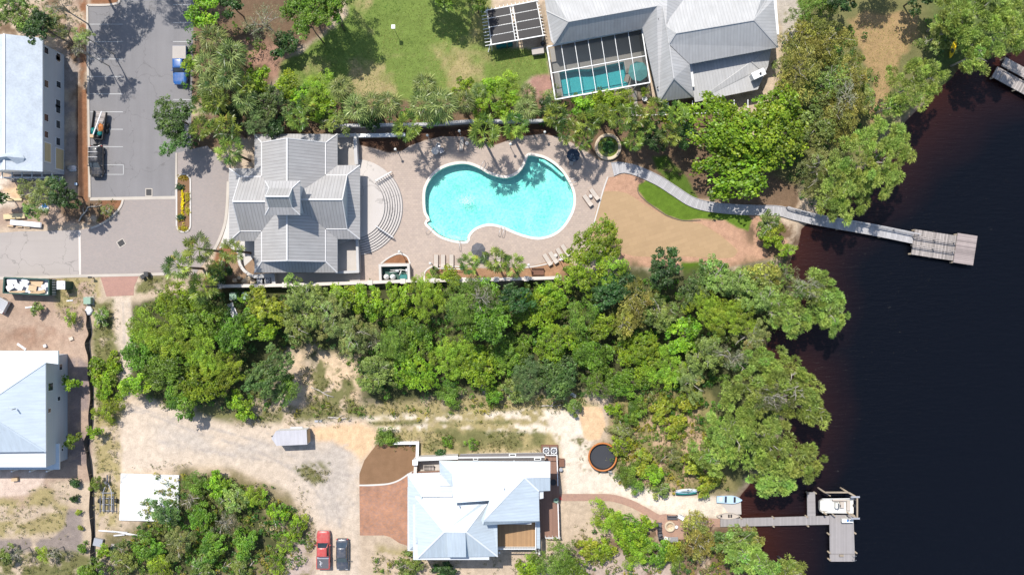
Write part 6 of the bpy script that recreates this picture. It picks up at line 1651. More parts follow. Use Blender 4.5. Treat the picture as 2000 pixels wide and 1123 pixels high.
v = vehicle('suv', 'black off-road suv with roof seams parked at the kerb in the parking lot', 194, 317, -90, 4.5, 1.9, blk, 'suv')
mb = MB()
for x in (-1.9, -.45, -1.2): mb.box((x, 0, 1.9), (.05, 1.35, .02))
mb.build('roof_seam', MT['steel'], v, local=True)
mb = MB(); mb.tube([(-2.3, 0, 1.0), (-2.42, 0, 1.0)], .36, 16); mb.build('spare_wheel', MT['tyre'], v, local=True)
v = vehicle('pickup_truck', 'silver pickup truck with a grey bed cut off by the left edge', -14, 584, 152, 5.6, 1.95, silv, 'pickup')
mb = MB(); mb.prism([(-2.55, -.8), (-.9, -.8), (-.9, .8), (-2.55, .8)], .625, .66); mb.build('bed_liner', MT['steel'], v, local=True)

# junk trailer
jt = thing('utility_trailer', 'loaded utility trailer hitched behind the black suv', 'trailer', W(199, 246), R_(82))
mb = MB(); mb.box((-.1, 0, .65), (4.0, 1.75, .12)); mb.build('bed', MT['dock_wood'], jt, local=True)
for sy in (-1, 1):
    mb = MB(); mb.box((-.1, sy * .9, .95), (4.0, .06, .5)); mb.build('side_panel', MT['black'], jt, local=True)
    for x in (.1, -.75): mb = MB(); mb.tube([(x, sy * 1.0, .36), (x, sy * 1.18, .36)], .36, 16); mb.build('wheel', MT['tyre'], jt, local=True)
mb = MB(); mb.box((-2.12, 0, .95), (.06, 1.8, .5)); mb.build('front_panel', MT['black'], jt, local=True); mb = MB(); mb.bar((-2.1, -.6, .55), (-3.0, 0, .5), .1, .1); mb.bar((-2.1, .6, .55), (-3.0, 0, .5), .1, .1); mb.build('hitch', MT['black'], jt, local=True)
JT = jt.matrix_basis.copy() if False else Matrix.Translation(jt.location) @ Matrix.Rotation(R_(82), 4, 'Z')
def on_trailer(name, label, cat, x, y, z, size, m_, rz=0, jit=0):
    o = thing(name, label, cat, JT @ Vector((x, y, z)), R_(82 + rz)); b_ = MB()
    if jit: b_.ball((0, 0, size[2] / 2), 1, (size[0] / 2, size[1] / 2, size[2] / 2), jit=jit, seed=int(x * 10) + 5)
    else: b_.box((0, 0, size[2] / 2), size)
    b_.build('body', MT[m_], o, local=True, bevel=0 if jit else .03); return o
on_trailer('pipe', 'long white pipe lying across the load of the utility trailer', 'pipe', .1, -.1, 1.5, (3.6, .16, .1), 'white_and_glint', -12)
on_trailer('tarp_bundle', 'teal tarpaulin bundle at the left front of the utility trailer', 'tarpaulin', -1.1, .5, .72, (1.1, .8, .7), 'teal', 10, .18)
on_trailer('tarp_bundle', 'teal tarpaulin bundle at the right front of the utility trailer', 'tarpaulin', -1.3, -.45, .72, (.9, .7, .7), 'teal', -5, .18)
on_trailer('canvas_bundle', 'rust orange canvas bundle in the middle of the utility trailer', 'bundle', -.45, -.5, .72, (1.3, .8, .75), 'orange', 20, .2)
on_trailer('crate', 'pale crate at the front left corner of the utility trailer', 'crate', -1.85, .55, .72, (.5, .55, .7), 'card', 4)
on_trailer('hose_coil', 'black coiled hose at the front of the utility trailer', 'hose', -1.8, -.3, .72, (.6, .6, .75), 'black', 0, .15)

# cargo trailer on the sand
ct = thing('cargo_trailer', 'white enclosed cargo trailer standing on the sandy yard', 'trailer', W(571, 852, 1.3).to_2d().to_3d(), R_(2.5))
mb = MB(); lo = [(-2.7, 0), (-2.0, -1.06), (2.35, -1.06), (2.35, 1.06), (-2.0, 1.06)]; mb.prism(lo, .45, 2.3); mb.build('body', MT['white'], ct, local=True)
mb = MB(); mb.prism([(x * 1.01, y * 1.01) for x, y in lo], 2.3, 2.38); mb.build('roof', seam_mat('trailer_roof_sheet', (0.42, 0.41, 0.43), .6, .4, .85), ct, local=True)
mb = MB(); mb.box((2.38, 0, 1.35), (.06, 1.9, 1.7)); mb.build('ramp_door', MT['card'], ct, local=True)
for sy in (-1, 1):
    for x in (.1, .9): mb = MB(); mb.tube([(x, sy * .95, .36), (x, sy * 1.15, .36)], .36, 16); mb.build('wheel', MT['tyre'], ct, local=True)
    mb = MB(); mb.box((.5, sy * 1.18, .78), (1.8, .26, .05)); mb.build('fender', MT['steel'], ct, local=True)
mb = MB(); mb.bar((-2.0, -.5, .45), (-3.3, 0, .45), .1, .1); mb.bar((-2.0, .5, .45), (-3.3, 0, .45), .1, .1); mb.build('hitch', MT['black'], ct, local=True)

# boat trailer frame beside the white slab
bt = thing('boat_trailer', 'empty galvanised boat trailer frame left of the white concrete slab', 'trailer', W(213, 975), R_(90))
mb = MB()
for y in (-.62, .62): mb.bar((-1.6, y, .5), (1.2, y, .5), .1, .1); mb.bar((1.2, y, .5), (2.8, 0, .5), .1, .1)
for x in (-1.5, -.6, .3, 1.1): mb.bar((x, -.95, .48), (x, .95, .48), .08, .08)
mb.build('frame', MT['steel'], bt, local=True); mb = MB()
for y in (-.95, -.35, .35, .95): mb.bar((-1.7, y, .68), (.7, y, .68), .14, .08)
mb.build('bunk', MT['charcoal'], bt, local=True)
for sy in (-1, 1): mb = MB(); mb.tube([(-.1, sy * 1.15, .33), (-.1, sy * 1.36, .33)], .33, 16); mb.build('wheel', MT['tyre'], bt, local=True)
mb = MB(); mb.box((2.7, 0, .8), (.3, .3, .6)); mb.box((3.2, 0, .5), (1.0, .2, .12)); mb.build('winch', MT['charcoal'], bt, local=True)
sl = MB(); sl.prism([tuple(W(x, y, .35).xy) for x, y in [(235.5, 924.5), (349.5, 928), (348, 1019), (232.5, 1016)]], 0, .35)
tag(sl.build('white_slab', worn_mat('white_concrete', (0.68, 0.68, 0.665), 1, 0.07), None, bevel=.04), 'large white square concrete slab partly under a tree in the south-west', 'slab')

# dumpster with builders' waste
du = thing('dumpster', 'long dark green open dumpster full of builders waste beside the street', 'dumpster', W(52, 562))
zd = 2.0
D = [W(8, 542, zd), W(95, 546, zd), W(95, 576, zd), W(6, 572, zd)]
mb = MB()
for i in range(4):
    a, b_ = D[i], D[(i + 1) % 4]; a0, b0_ = Vector((a.x, a.y, 1.05)), Vector((b_.x, b_.y, 1.05)); mb.bar(a0, b0_, .1, 1.9); mb.bar(a - dz * .05, b_ - dz * .05, .18, .14)
    for k in range(6): r_ = a0.lerp(b0_, (k + .5) / 6); mb.box(r_, (.16, .16, 1.8))
mb.build('body', MT['darkgreen'], du); mb = MB(); mb.prism([(p.x, p.y) for p in D], .1, .2); mb.build('floor', MT['black'], du)
mb = MB(); mb.prism([(p.x * .999, p.y) for p in D], .2, 1.2); mb.build('fill', MT['white_and_glint'], du)
rg_ = random.Random(4)
JUNK = [('card', 62, 570, 1.5, .12, 52, 'long tan board leaning across the dumpster load', 'board'), ('card', 71, 552, 2.0, .9, -16, 'tan cardboard sheet at the top right of the dumpster', 'cardboard'), ('card', 64, 563, 1.2, .8, -8, 'brown cardboard box in the middle of the dumpster', 'cardboard'), ('card', 75, 571, 2.0, .45, 12, 'pale brown plank at the lower right of the dumpster', 'plank'),
        ('white_and_glint', 24, 550, 1.5, .9, 10, 'white sheet in the upper left corner of the dumpster', 'sheet'), ('white_and_glint', 37, 560, 1.3, .8, -25, 'crumpled white wrapping right of the left white sheets', 'wrapping'), ('white_and_glint', 20, 561, 1.1, .8, 30, 'white bag at the left end of the dumpster', 'bag'), ('white_and_glint', 50, 549, 1.0, .6, -40, 'small white sheet between the cardboard and the wrapping', 'sheet'), ('card', 34, 570, 2.2, .3, 4, 'tan plank along the lower side of the dumpster load', 'plank'), ('white_and_glint', 86, 560, .6, .6, 20, 'white scrap at the right end of the dumpster', 'scrap')]
for k, (m_, x, y, l_, w_, a, lb, nm) in enumerate(JUNK):
    o = thing(nm, lb, nm, W(x, y, 1.3 + .06 * k), R_(a)); b_ = MB(); b_.box((0, 0, .06), (l_, w_, .1), M=Matrix.Rotation(rg_.uniform(-.12, .12), 3, 'X') @ Matrix.Rotation(rg_.uniform(-.12, .12), 3, 'Y')); b_.build('body', MT[m_], o, local=True)
pj = thing('portable_toilet', 'dark green portable toilet with a white roof beside the dumpster', 'portable toilet', W(119, 557, 2.2).to_2d().to_3d())
mb = MB(); mb.box((0, 0, 1.05), (1.12, 1.12, 2.1)); mb.build('cabin', MT['darkgreen'], pj, local=True, bevel=.04); mb = MB(); mb.box((0, 0, 2.17), (1.2, 1.2, .14)); mb.cyl((.35, .1, 2.2), .07, .25, 8); mb.build('roof', MT['white_and_glint'], pj, local=True, bevel=.05); mb = MB(); mb.box((0, -.57, 1.0), (.75, .05, 1.9)); mb.build('door', MT['teal'], pj, local=True)
def ubox(label, px, py, mat='sage', s=(1.0, .95, .85), a=0):
    o = thing('utility_box', label, 'utility box', W(px, py), R_(a), group='utility boxes'); b_ = MB(); b_.box((0, 0, s[2] / 2), s); b_.build('cabinet', MT[mat], o, local=True, bevel=.04); b_ = MB(); b_.box((0, 0, s[2] + .03), (s[0] * 1.05, s[1] * 1.05, .06)); b_.build('lid', MT[mat], o, local=True, bevel=.02); b_ = MB(); b_.box((0, 0, .03), (s[0] * 1.3, s[1] * 1.3, .06)); b_.build('pad', MT['concrete'], o, local=True)
ubox('dark sage utility box at the top of the black silt fence', 176, 587, 'sage'); ubox('pale green utility box left of two, below the clubhouse wall', 459, 579); ubox('pale green utility box right of two, below the clubhouse wall', 483, 578)
mb = MB(); o = thing('door_panel', 'old white door panel dumped in the bushes below the utility boxes', 'panel', W(455, 606), R_(-68)); mb.box((0, 0, .12), (2.2, .9, .06)); mb.build('panel', MT['white_and_glint'], o, local=True); mb = MB(); mb.box((.95, .1, .2), (.3, .5, .15)); mb.build('bracket', MT['steel'], o, local=True)
bin_('black wheelie bin on the grass at the street edge', 291, 536, 'black'); bin_('tipped black bin lying left of the upright one at the street edge', 282, 541, 'black', s=(.5, .55, .6), a=30)
o = thing('letter_box', 'black letter box on a post at the corner of the brick apron', 'letter box', W(183, 542)); b_ = MB(); b_.box((0, 0, .5), (.1, .1, 1.0)); b_.build('post', MT['black'], o, local=True); b_ = MB(); b_.box((0, 0, 1.1), (.55, .25, .25)); b_.build('box', MT['black'], o, local=True, bevel=.05)
# silt fence
sf = smooth_line([W(*p) for p in [(172, 607), (176, 630), (178, 650), (174, 670), (177, 700), (181, 740), (181, 790), (180, 830), (173, 855), (173, 880), (178, 905), (181, 950), (183, 1010), (184, 1060), (185, 1100), (186, 1180)]], 4)
o = thing('silt_fence', 'black sagging silt fence along the gravel path edge', 'fence', sf[0]); mb = MB()
for i in range(len(sf) - 1):
    a, b_ = sf[i], sf[i + 1]; w0 = .28 * math.sin(i * .9) ; w1 = .28 * math.sin((i + 1) * .9)
    mb.face([a, b_, b_ + Vector((-.22 + w1 * .5, 0, .6)), a + Vector((-.22 + w0 * .5, 0, .6))]); mb.face([a, b_, b_ + Vector((.2, 0, .03)), a + Vector((.2, 0, .03))])
mb.build('fabric', MT['black'], o, recalc=False)
for i in range(0, len(sf), 6): mb = MB(); mb.bar(sf[i], sf[i] + Vector((-.1, 0, .9)), .05, .05); mb.build('stake', MT['post'], o)
o = thing('tarpaulin', 'crumpled white tarpaulin at the top of the silt fence', 'tarpaulin', W(175, 606)); mb = MB(); mb.ball((0, 0, .15), 1, (.55, .75, .3), nu=14, jit=.16, seed=8); mb.build('sheet', MT['white_and_glint'], o, local=True)
# loose building material
def stack(name, label, cat, px, py, a, size, mat, layers=1, z=0):
    o = thing(name, label, cat, W(px, py) + dz * z, R_(a)); rg = random.Random(int(px))
    for k in range(layers):
        b_ = MB(); b_.box((rg.uniform(-.05, .05) * size[0] * .3, 0, size[2] * (k + .5) / layers), (size[0], size[1], size[2] / layers * .94)); b_.build('layer' if layers > 1 else 'body', MT[mat], o, local=True)
    return o
stack('lumber_stack', 'pale yellow lumber stack left of the tree at the building site', 'lumber', 31, 423, 3, (3.1, .75, .45), 'lumber', 3)
stack('board_stack', 'long white wrapped boards on trestles beside the street', 'boards', 54, 437.5, -5.5, (4.4, .72, .2), 'white_and_glint', 2, .35)
for k, (x, y, lb) in enumerate([(22, 442, 'left timber block under the white boards'), (40, 443, 'middle timber block under the white boards'), (54, 444, 'right timber block under the white boards')]): stack('timber_block', lb, 'timber', x, y, -5, (.9, .2, .3), 'card')
stack('lumber_stack', 'yellow lumber bundle lying on the orange sand', 'lumber', 30, 390, 0, (2.2, .4, .3), 'lumber', 2)
o = thing('tarpaulin', 'blue and white tarpaulin heap under the tree at the building site', 'tarpaulin', W(86, 405), R_(10)); mb = MB(); mb.ball((0, -.2, .1), 1, (.75, .5, .25), jit=.2, seed=3); mb.build('white_sheet', MT['white_and_glint'], o, local=True); mb = MB(); mb.ball((.25, .15, .2), 1, (.35, .4, .25), jit=.2, seed=6); mb.build('blue_sheet', MT['blueplastic'], o, local=True)
o = thing('tarpaulin', 'grey plastic sheet rumpled beside the black suv bed strip', 'plastic sheet', W(141, 329), R_(-10)); mb = MB(); mb.ball((0, 0, .05), 1, (.8, .5, .2), nu=16, jit=.2, seed=13); mb.build('sheet', MT['steel'], o, local=True)
stack('bucket', 'small light blue bucket beside the brown soil strip', 'bucket', 150, 360, 0, (.35, .35, .35), 'skyblue')
stack('plank', 'white plank lying by the north-east corner of the hipped white house', 'plank', 43, 677, -35, (1.5, .3, .12), 'white_and_glint')
stack('pipe', 'white pipe lying on the pink dirt below the dumpster', 'pipe', 57, 600, 6, (1.0, .2, .12), 'white_and_glint')
stack('pipe', 'white pipe piece right of the portable toilet', 'pipe', 137, 587, 6, (.9, .2, .12), 'white_and_glint')
stack('bucket', 'white bucket on the dirt above the hipped white house', 'bucket', 90, 675, 20, (.4, .4, .4), 'white_and_glint')
stack('bag', 'pale crumpled bag on the dirt left of the silt fence', 'bag', 140, 661, 20, (.6, .5, .25), 'rock')
stack('sawhorse', 'rusty brown sawhorse frame on the pale slab of the south-west yard', 'sawhorse', 32, 935, 5, (.9, .45, .5), 'card')
for k, (x, y, a, l_, lb) in enumerate([(222, 1037, -4, 4.2, 'longest white pipe of the pile below the white slab'), (250, 1041, -9, 4.6, 'middle white pipe of the pile below the white slab'), (268, 1044, -6, 3.2, 'right white pipe of the pile below the white slab'), (234, 1044, 4, 1.6, 'short white pipe at the front of the pile below the white slab')]):
    o = thing('pipe', lb, 'pipe', W(x, y) + dz * .1, R_(a), 'white pipes below the slab'); mb = MB(); mb.tube([(-l_ / 2, 0, .05), (l_ / 2, 0, .05)], .11, 10); mb.build('tube', MT['white_and_glint'], o, local=True)
stack('metal_sheet', 'small grey lean-to roof sheet among bushes at the silt fence', 'sheet', 194, 1057, -12, (1.3, 1.1, .5), 'steel')
stack('pallet', 'grey pallet leaning among bushes below the white pipes', 'pallet', 220, 1072, 80, (1.6, .6, .12), 'dock_wood')
o = thing('pallet', 'weathered wooden pallet lying at the edge of the central woods', 'pallet', W(947, 760), R_(-10))
for k in range(6): b_ = MB(); b_.box((0, -.5 + k * .2, .16), (1.2, .13, .04)); b_.build('slat', MT['rock'], o, local=True)
for x in (-.5, 0, .5): b_ = MB(); b_.box((x, 0, .07), (.1, 1.15, .12)); b_.build('bearer', MT['rock'], o, local=True)
stack('bag', 'white sack lying at the wood edge above the sand court', 'sack', 1120, 771, -30, (.9, .45, .25), 'white_and_glint')
stack('board', 'grey board lying on the grass verge above the cargo trailer', 'board', 622, 822, 2, (1.1, .3, .1), 'steel')
for k, (x, y, a, l_, r_, lb) in enumerate([(630, 766, -25, 3.6, .11, 'long bleached log lying across the sandy clearing'), (660, 816, -4, 2.8, .14, 'pale log at the edge of the track above the orange sand'), (538, 1020, -72, 3.0, .13, 'pale fallen trunk in the south-west scrub, upper edge'), (553, 1067, 38, 2.6, .1, 'forked pale branch at the right edge of the south-west scrub'), (570, 1095, -28, 3.6, .1, 'long fallen trunk left of the red pickup'), (500, 1092, 50, 3.0, .1, 'bleached fallen branch at the bottom edge of the south-west scrub'), (437, 1108, 32, 3.2, .1, 'pale fallen branch in the bottom left scrub'), (518, 1030, -40, 2.4, .1, 'thin fallen trunk left of the stump in the south-west scrub'), (165, 418, 55, 2.6, .12, 'bare fallen branch on the mulch beside the court kerb'), (185, 404, 8, 2.2, .08, 'thin bare branch below the parking lot corner'), (1075, 792, 2, 3.2, .12, 'pale log lying at the end of the dirt track')]):
    o = thing('log', lb, 'log', W(x, y), R_(a)); mb = MB(); mb.tube([(-l_ / 2, 0, .12), (-l_ / 6, .08, .2), (l_ / 6, -.05, .2), (l_ / 2, .1, .15)], r_, 8, r_ * .55); mb.build('trunk', MT['palebark'], o, local=True)
    mb = MB(); mb.tube([(0, 0, .2), (l_ * .18, l_ * .15, .3), (l_ * .3, l_ * .2, .35)], r_ * .5, 6, r_ * .2); mb.tube([(l_ * .2, 0, .2), (l_ * .35, -l_ * .14, .25)], r_ * .4, 6, r_ * .15); mb.build('branch', MT['palebark'], o, local=True)
o = thing('stump', 'pale oval cut tree stump in the south-west scrub', 'stump', W(532, 1031)); mb = MB(); mb.cyl((0, 0, 0), .42, .4, 14, .33); mb.build('stump', MT['card'], o, local=True)
rg = random.Random(9)
for k, (x, y, s_, lb) in enumerate([(459, 548, .4, 'leftmost tan boulder in the rockery by the clubhouse'), (480, 550, .55, 'largest tan boulder in the rockery by the clubhouse'), (487, 543, .5, 'upper right tan boulder in the rockery by the clubhouse'), (468, 543, .35, 'small tan boulder at the top of the rockery by the clubhouse'), (495, 551, .45, 'right tan boulder in the rockery beside the air conditioners')]):
    o = thing('boulder', lb, 'boulder', W(x, y), group='rockery boulders'); mb = MB(); mb.ball((0, 0, s_ * .4), s_, (1.1, .9, .7), 10, 7, jit=.16, seed=k); mb.build('stone', MT['stone'], o, local=True)
o = thing('planter_pot', 'white pot with a dark mouth beside the screen cage', 'pot', W(1258, 195)); mb = MB(); mb.lathe((0, 0, 0), [(.25, 0), (.4, .6), (.33, .62), (.3, .5), (0, .5)], 16); mb.build('pot', MT['white'], o, local=True)
o = thing('flower_pot', 'round charcoal pot at the corner of the brown mulch bed', 'pot', W(801.5, 868)); mb = MB(); mb.lathe((0, 0, 0), [(.16, 0), (.22, .35), (.17, .36), (.15, .28), (0, .28)], 14); mb.build('pot', MT['charcoal'], o, local=True)
o = thing('washer_drum', 'white round spa filter beside the lake house deck stairs', 'drum', W(1095, 915)); mb = MB(); mb.cyl((0, 0, 0), .25, .6, 14); mb.build('drum', MT['gelcoat'], o, local=True); mb = MB(); mb.cyl((0, 0, .6), .27, .06, 14); mb.build('lid', MT['steel'], o, local=True)
stack('crate', 'brown timber crate beside the lake house deck', 'crate', 1097, 902, 0, (.8, 1.1, .6), 'brown', 2)
o = thing('patio_chair', 'black round patio table on the shaded brown deck', 'table', W(1080, 937) + dz * .7); mb = MB(); mb.cyl((0, 0, .68), .45, .05, 18); mb.build('tabletop', MT['black'], o, local=True); mb = MB(); mb.cyl((0, 0, 0), .08, .68, 8); mb.build('pedestal', MT['black'], o, local=True)
o.name = 'patio_table'
o = thing('potted_plant', 'potted plant at the edge of the brown deck near the brick walk', 'plant', W(1085, 972) + dz * .7); mb = MB(); mb.lathe((0, 0, 0), [(.18, 0), (.25, .4), (.2, .42), (0, .38)], 12); mb.build('pot', MT['stone'], o, local=True); mb = MB()
for k in range(14): a = k * 2.4; mb.face([(0, 0, .4), (.25 * math.cos(a - .3), .25 * math.sin(a - .3), .7), (.45 * math.cos(a), .45 * math.sin(a), .75), (.25 * math.cos(a + .3), .25 * math.sin(a + .3), .7)])
mb.build('leaves', MT['sage'], o, local=True)
stack('cushion', 'bright red cushion on the brick walk by the deck', 'cushion', 1094, 972, 20, (.3, .5, .12), 'red')
# ================================================================== VEGETATION
def leaf_mat(name, gloss=0.45, trans=0.3):
    m, t, b, o = _new(name)
    at = N(t, 'Attribute'); at.attribute_name = 'col'
    oi = N(t, 'ObjectInfo'); hs = N(t, 'HueSaturation')
    t.links.new(math_n(t, 'ADD', math_n(t, 'MULTIPLY', oi.outputs['Random'], 0.035), 0.492), hs.inputs['Hue'])
    t.links.new(math_n(t, 'ADD', math_n(t, 'MULTIPLY', oi.outputs['Random'], 0.42), 0.86), hs.inputs['Value'])
    t.links.new(at.outputs['Color'], hs.inputs['Color'])
    t.links.new(hs.outputs[0], b.inputs['Base Color'])
    b.inputs['Roughness'].default_value = gloss; b.inputs['Specular IOR Level'].default_value = 0.35
    tl = N(t, 'BsdfTranslucent'); t.links.new(hs.outputs[0], tl.inputs['Color'])
    mx = N(t, 'MixShader'); mx.inputs[0].default_value = trans
    t.links.new(b.outputs[0], mx.inputs[1]); t.links.new(tl.outputs[0], mx.inputs[2]); t.links.new(mx.outputs[0], o.inputs[0])
    return m
LEAF = leaf_mat('foliage'); PLEAF = leaf_mat('palm_foliage', 0.4, 0.2)

def unit(v): return v / np.maximum(np.linalg.norm(v, axis=1, keepdims=True), 1e-9)
def leaves(rng, c, r, n, size, asp, A, B, tone, kind='leaf', squash=.8):
    """n leaf shaped faces on each clump (centres c, radii r)"""
    k = len(c); C = np.repeat(c, n, 0); Rr = np.repeat(r, n)[:, None]; T = np.repeat(tone, n, 0)
    d = rng.normal(size=(k * n, 3)); d[:, 2] = np.abs(d[:, 2]) * .9 - .25; d = unit(d)
    p = C + d * Rr * rng.uniform(.5, 1.05, (k * n, 1)) * np.array([1, 1, squash])
    if kind == 'needle':
        t = unit(d + rng.normal(size=d.shape) * .35 + np.array([0, 0, .15])); nr = unit(np.cross(t, rng.normal(size=d.shape)))
        b = np.cross(t, nr)
    else:
        nr = unit(d * .5 + np.array([0, 0, .8]) + rng.normal(size=d.shape) * .42)
        t = unit(np.cross(nr, rng.normal(size=d.shape))); b = np.cross(nr, t)
    L = size * rng.uniform(.65, 1.35, (k * n, 1)); Wd = L * asp
    V = np.stack([p - t * L * .5, p + b * Wd * .5 - t * L * .05, p + t * L * .5, p - b * Wd * .5 - t * L * .05], 1).reshape(-1, 3)
    m = rng.beta(1.6, 1.6, (k * n, 1)); col = (A * (1 - m) + B * m) * T
    return V, np.repeat(col, 4, 0)
def quads_of(nv): return np.arange(nv, dtype=np.int32).reshape(-1, 4)

#        leaf, aspect, dark colour, light colour, crown thickness, clump radius, density, kind
SPEC = {
 'oak':   (.22, .60, (.065, .125, .010), (.19, .275, .026), .75, .50, 1.0, 'leaf'),
 'bright': (.21, .60, (.085, .165, .008), (.315, .415, .024), .60, .45, 1.0, 'leaf'),
 'lime':  (.36, .80, (.09, .175, .007), (.26, .34, .022), .85, .60, .5, 'leaf'),
 'pine':  (.40, .20, (.15, .225, .030), (.43, .50, .12), .50, .75, 2.2, 'needle'),
 'tan':   (.27, .35, (.17, .175, .030), (.42, .38, .10), .60, .45, 1.1, 'needle'),
 'olive': (.25, .45, (.100, .145, .024), (.27, .32, .075), .65, .42, 1.1, 'leaf'),
 'dark':  (.30, .60, (.020, .055, .012), (.070, .120, .028), .70, .45, 1.0, 'leaf'),
 'blue':  (.22, .55, (.055, .110, .024), (.155, .225, .055), .70, .45, 1.0, 'leaf'),
 'yellow': (.30, .50, (.14, .185, .012), (.32, .335, .03), .50, .40, 1.0, 'leaf'),
 'grey':  (.22, .25, (.16, .16, .085), (.28, .27, .15), .60, .45, .45, 'needle'),
}
CR = {}
RCL = [.7, 1.1, 1.7, 2.5, 3.4, 4.5, 6.0, 8.0, 10.0]
def crown_mesh(sp, R, var):
    key = (sp, R, var)
    if key in CR: return CR[key]
    ls, asp, A, B, th, cr, den, kind = SPEC[sp]; A = np.array(A); B = np.array(B)
    if sp in ('oak', 'bright', 'olive', 'blue'): ls *= (1, .72, 1.25)[var]; asp *= (1, .75, .9)[var]; A = A * ((1, 1, 1), (1.2, 1.05, 1.4), (.85, .9, .8))[var]; B = B * ((1, 1, 1), (1.12, 1.02, 1.3), (.9, .95, .9))[var]
    rng = np.random.default_rng(abs(hash((sp, int(R * 10), var))) % 2 ** 31 if False else sum(ord(q) for q in sp) * 1000 + int(R * 10) * 10 + var)
    pine = sp == 'pine'; nl = int(10 + R * R * 2.6) if pine else max(9, int(9 + R * R * 1.25)); H_ = R * th
    th_ = np.arange(nl) * 2.39996 + rng.uniform(-.6, .6, nl); rad = R * np.sqrt((np.arange(nl) + rng.uniform(0, 1, nl)) / nl) * .76
    if nl > 5: rad[0] = 0
    amp = 1 + .20 * np.sin(th_ * 2 + rng.uniform(0, 6)) + .13 * np.sin(th_ * 3 + rng.uniform(0, 6)) + .10 * np.sin(th_ * 5 + rng.uniform(0, 6)); rad = rad * amp * 1.10
    lr = rng.uniform(.42, .85, nl) if pine else np.clip(R * rng.uniform(.20, .36, nl), .34 if R < 1.6 else .5, 1.25)
    lc = np.stack([rad * np.cos(th_), rad * np.sin(th_), H_ * np.clip(1 - (rad / R) ** 2, -.1, 1) * rng.uniform(.45, 1.0, nl) - H_ * .35 + rng.normal(0, .16 + .05 * R, nl)], 1)
    ltone = rng.uniform(.62, 1.32, (nl, 1)) * (1 + rng.normal(size=(nl, 3)) * np.array([.07, .03, .05]))
    cs, rs, ts = [], [], []
    for i in range(nl):
        if pine:
            cs.append(lc[i:i + 1]); rs.append(lr[i:i + 1]); ts.append(ltone[i:i + 1]); continue
        nc = max(5, int((5 if sp in ('pine', 'lime') else 9) * (lr[i] / .8) ** 2)); d = rng.normal(size=(nc, 3)); d[:, 2] = np.abs(d[:, 2]) - .35; d = unit(d)
        cs.append(lc[i] + d * lr[i] * rng.uniform(.55, 1.0, (nc, 1)) * np.array([1, 1, .75])); rs.append(cr * rng.uniform(.5, 1.05, nc) * (1 if R > 1.6 else .7))
        ts.append(ltone[i] * rng.uniform(.78, 1.25, (nc, 1)))
    c = np.concatenate(cs); r = np.concatenate(rs); t = np.concatenate(ts)
    tot = 430 * R * R * den * (.30 / ls) ** 1.3 * (1.25 if R < 2 else 1); n = int(max(8, tot / len(c)))
    V, Cc_ = leaves(rng, c, r, n, ls, asp, A, B, t, kind)
    CR[key] = (fast_mesh('crown_' + sp, V, quads_of(len(V)), np.clip(Cc_, 0, 1), [LEAF]), lc, lr)
    return CR[key]
TM = {}
def trunk_mesh(sp, R, var, h, lc, lr, thick):
    key = (sp, R, var, round(h))
    if key in TM: return TM[key]
    mb = MB(); zc = h - thick * .55; rt = min(.32, .05 + R * .035); rg = random.Random(var + int(R * 10)); base = -0.8
    top = Vector((rg.uniform(-.2, .2), rg.uniform(-.2, .2), zc))
    mb.tube([(0, 0, base), (rg.uniform(-.15, .15), rg.uniform(-.15, .15), zc * .5), top], rt, 7, rt * .5)
    for k, c in enumerate(lc[:12]):
        e = Vector((c[0], c[1], c[2] + zc)) ; e = top.lerp(e, .92)
        if sp in ('pine', 'grey', 'olive', 'tan') and k % 2 == 0: e += Vector((0, 0, lr[k] * .62))
        mid = top.lerp(e, .5) + Vector((rg.uniform(-.3, .3), rg.uniform(-.3, .3), -.15 * R * .3))
        st_ = Vector((0, 0, zc * rg.uniform(.55, .9)))
        mb.tube([st_, mid, e], rt * .42, 5, .025)
        for q in range(2): f = e + Vector((rg.uniform(-1, 1), rg.uniform(-1, 1), rg.uniform(.1, .5))) * lr[k] * .9; mb.tube([mid.lerp(e, .6), f], .04, 4, .015)
    o = mb.build('trunk_tmp', MT['palebark'] if sp in ('pine', 'grey', 'tan', 'olive') else MT['bark'])
    me = o.data; bpy.data.objects.remove(o); TM[key] = me
    return me
NAMES = {'pine': 'pine_tree', 'grey': 'bare_tree', 'tan': 'tree', 'lime': 'tree'}
cnt = [0]
def tree(sp, x, y, r, h, label, group=None, name=None, cat=None):
    if group == G2: r *= .80; h *= .6
    R = r * S * (1 - h / H); cl = min(RCL, key=lambda q: abs(math.log(q / R))); var = cnt[0] % 3; cnt[0] += 1
    me, lc, lr = crown_mesh(sp, cl, var); k = R / cl; thick = cl * SPEC[sp][4]
    hh = max(h / k, thick * .75); zc = hh - thick * .55
    low = h < 3.0
    p = W(x, y, zc * k)
    o = thing(name or (NAMES.get(sp, 'tree') if not low else 'shrub'), label, cat or ('shrub' if low else 'tree'), (p.x, p.y, 0), random.Random(int(x * 7 + y)).uniform(0, 6.28), group)
    e_ = random.Random(int(x * 5 + y * 3)).uniform(.82, 1.2); o.scale = (k * e_, k / e_, k)
    c = place(bpy.data.objects.new('crown' if not low else 'foliage', me), o); c.location = (0, 0, zc)
    tm = trunk_mesh(sp, cl, var, hh, lc, lr, thick)
    place(bpy.data.objects.new('trunk' if not low else 'stem', tm), o)
    return o

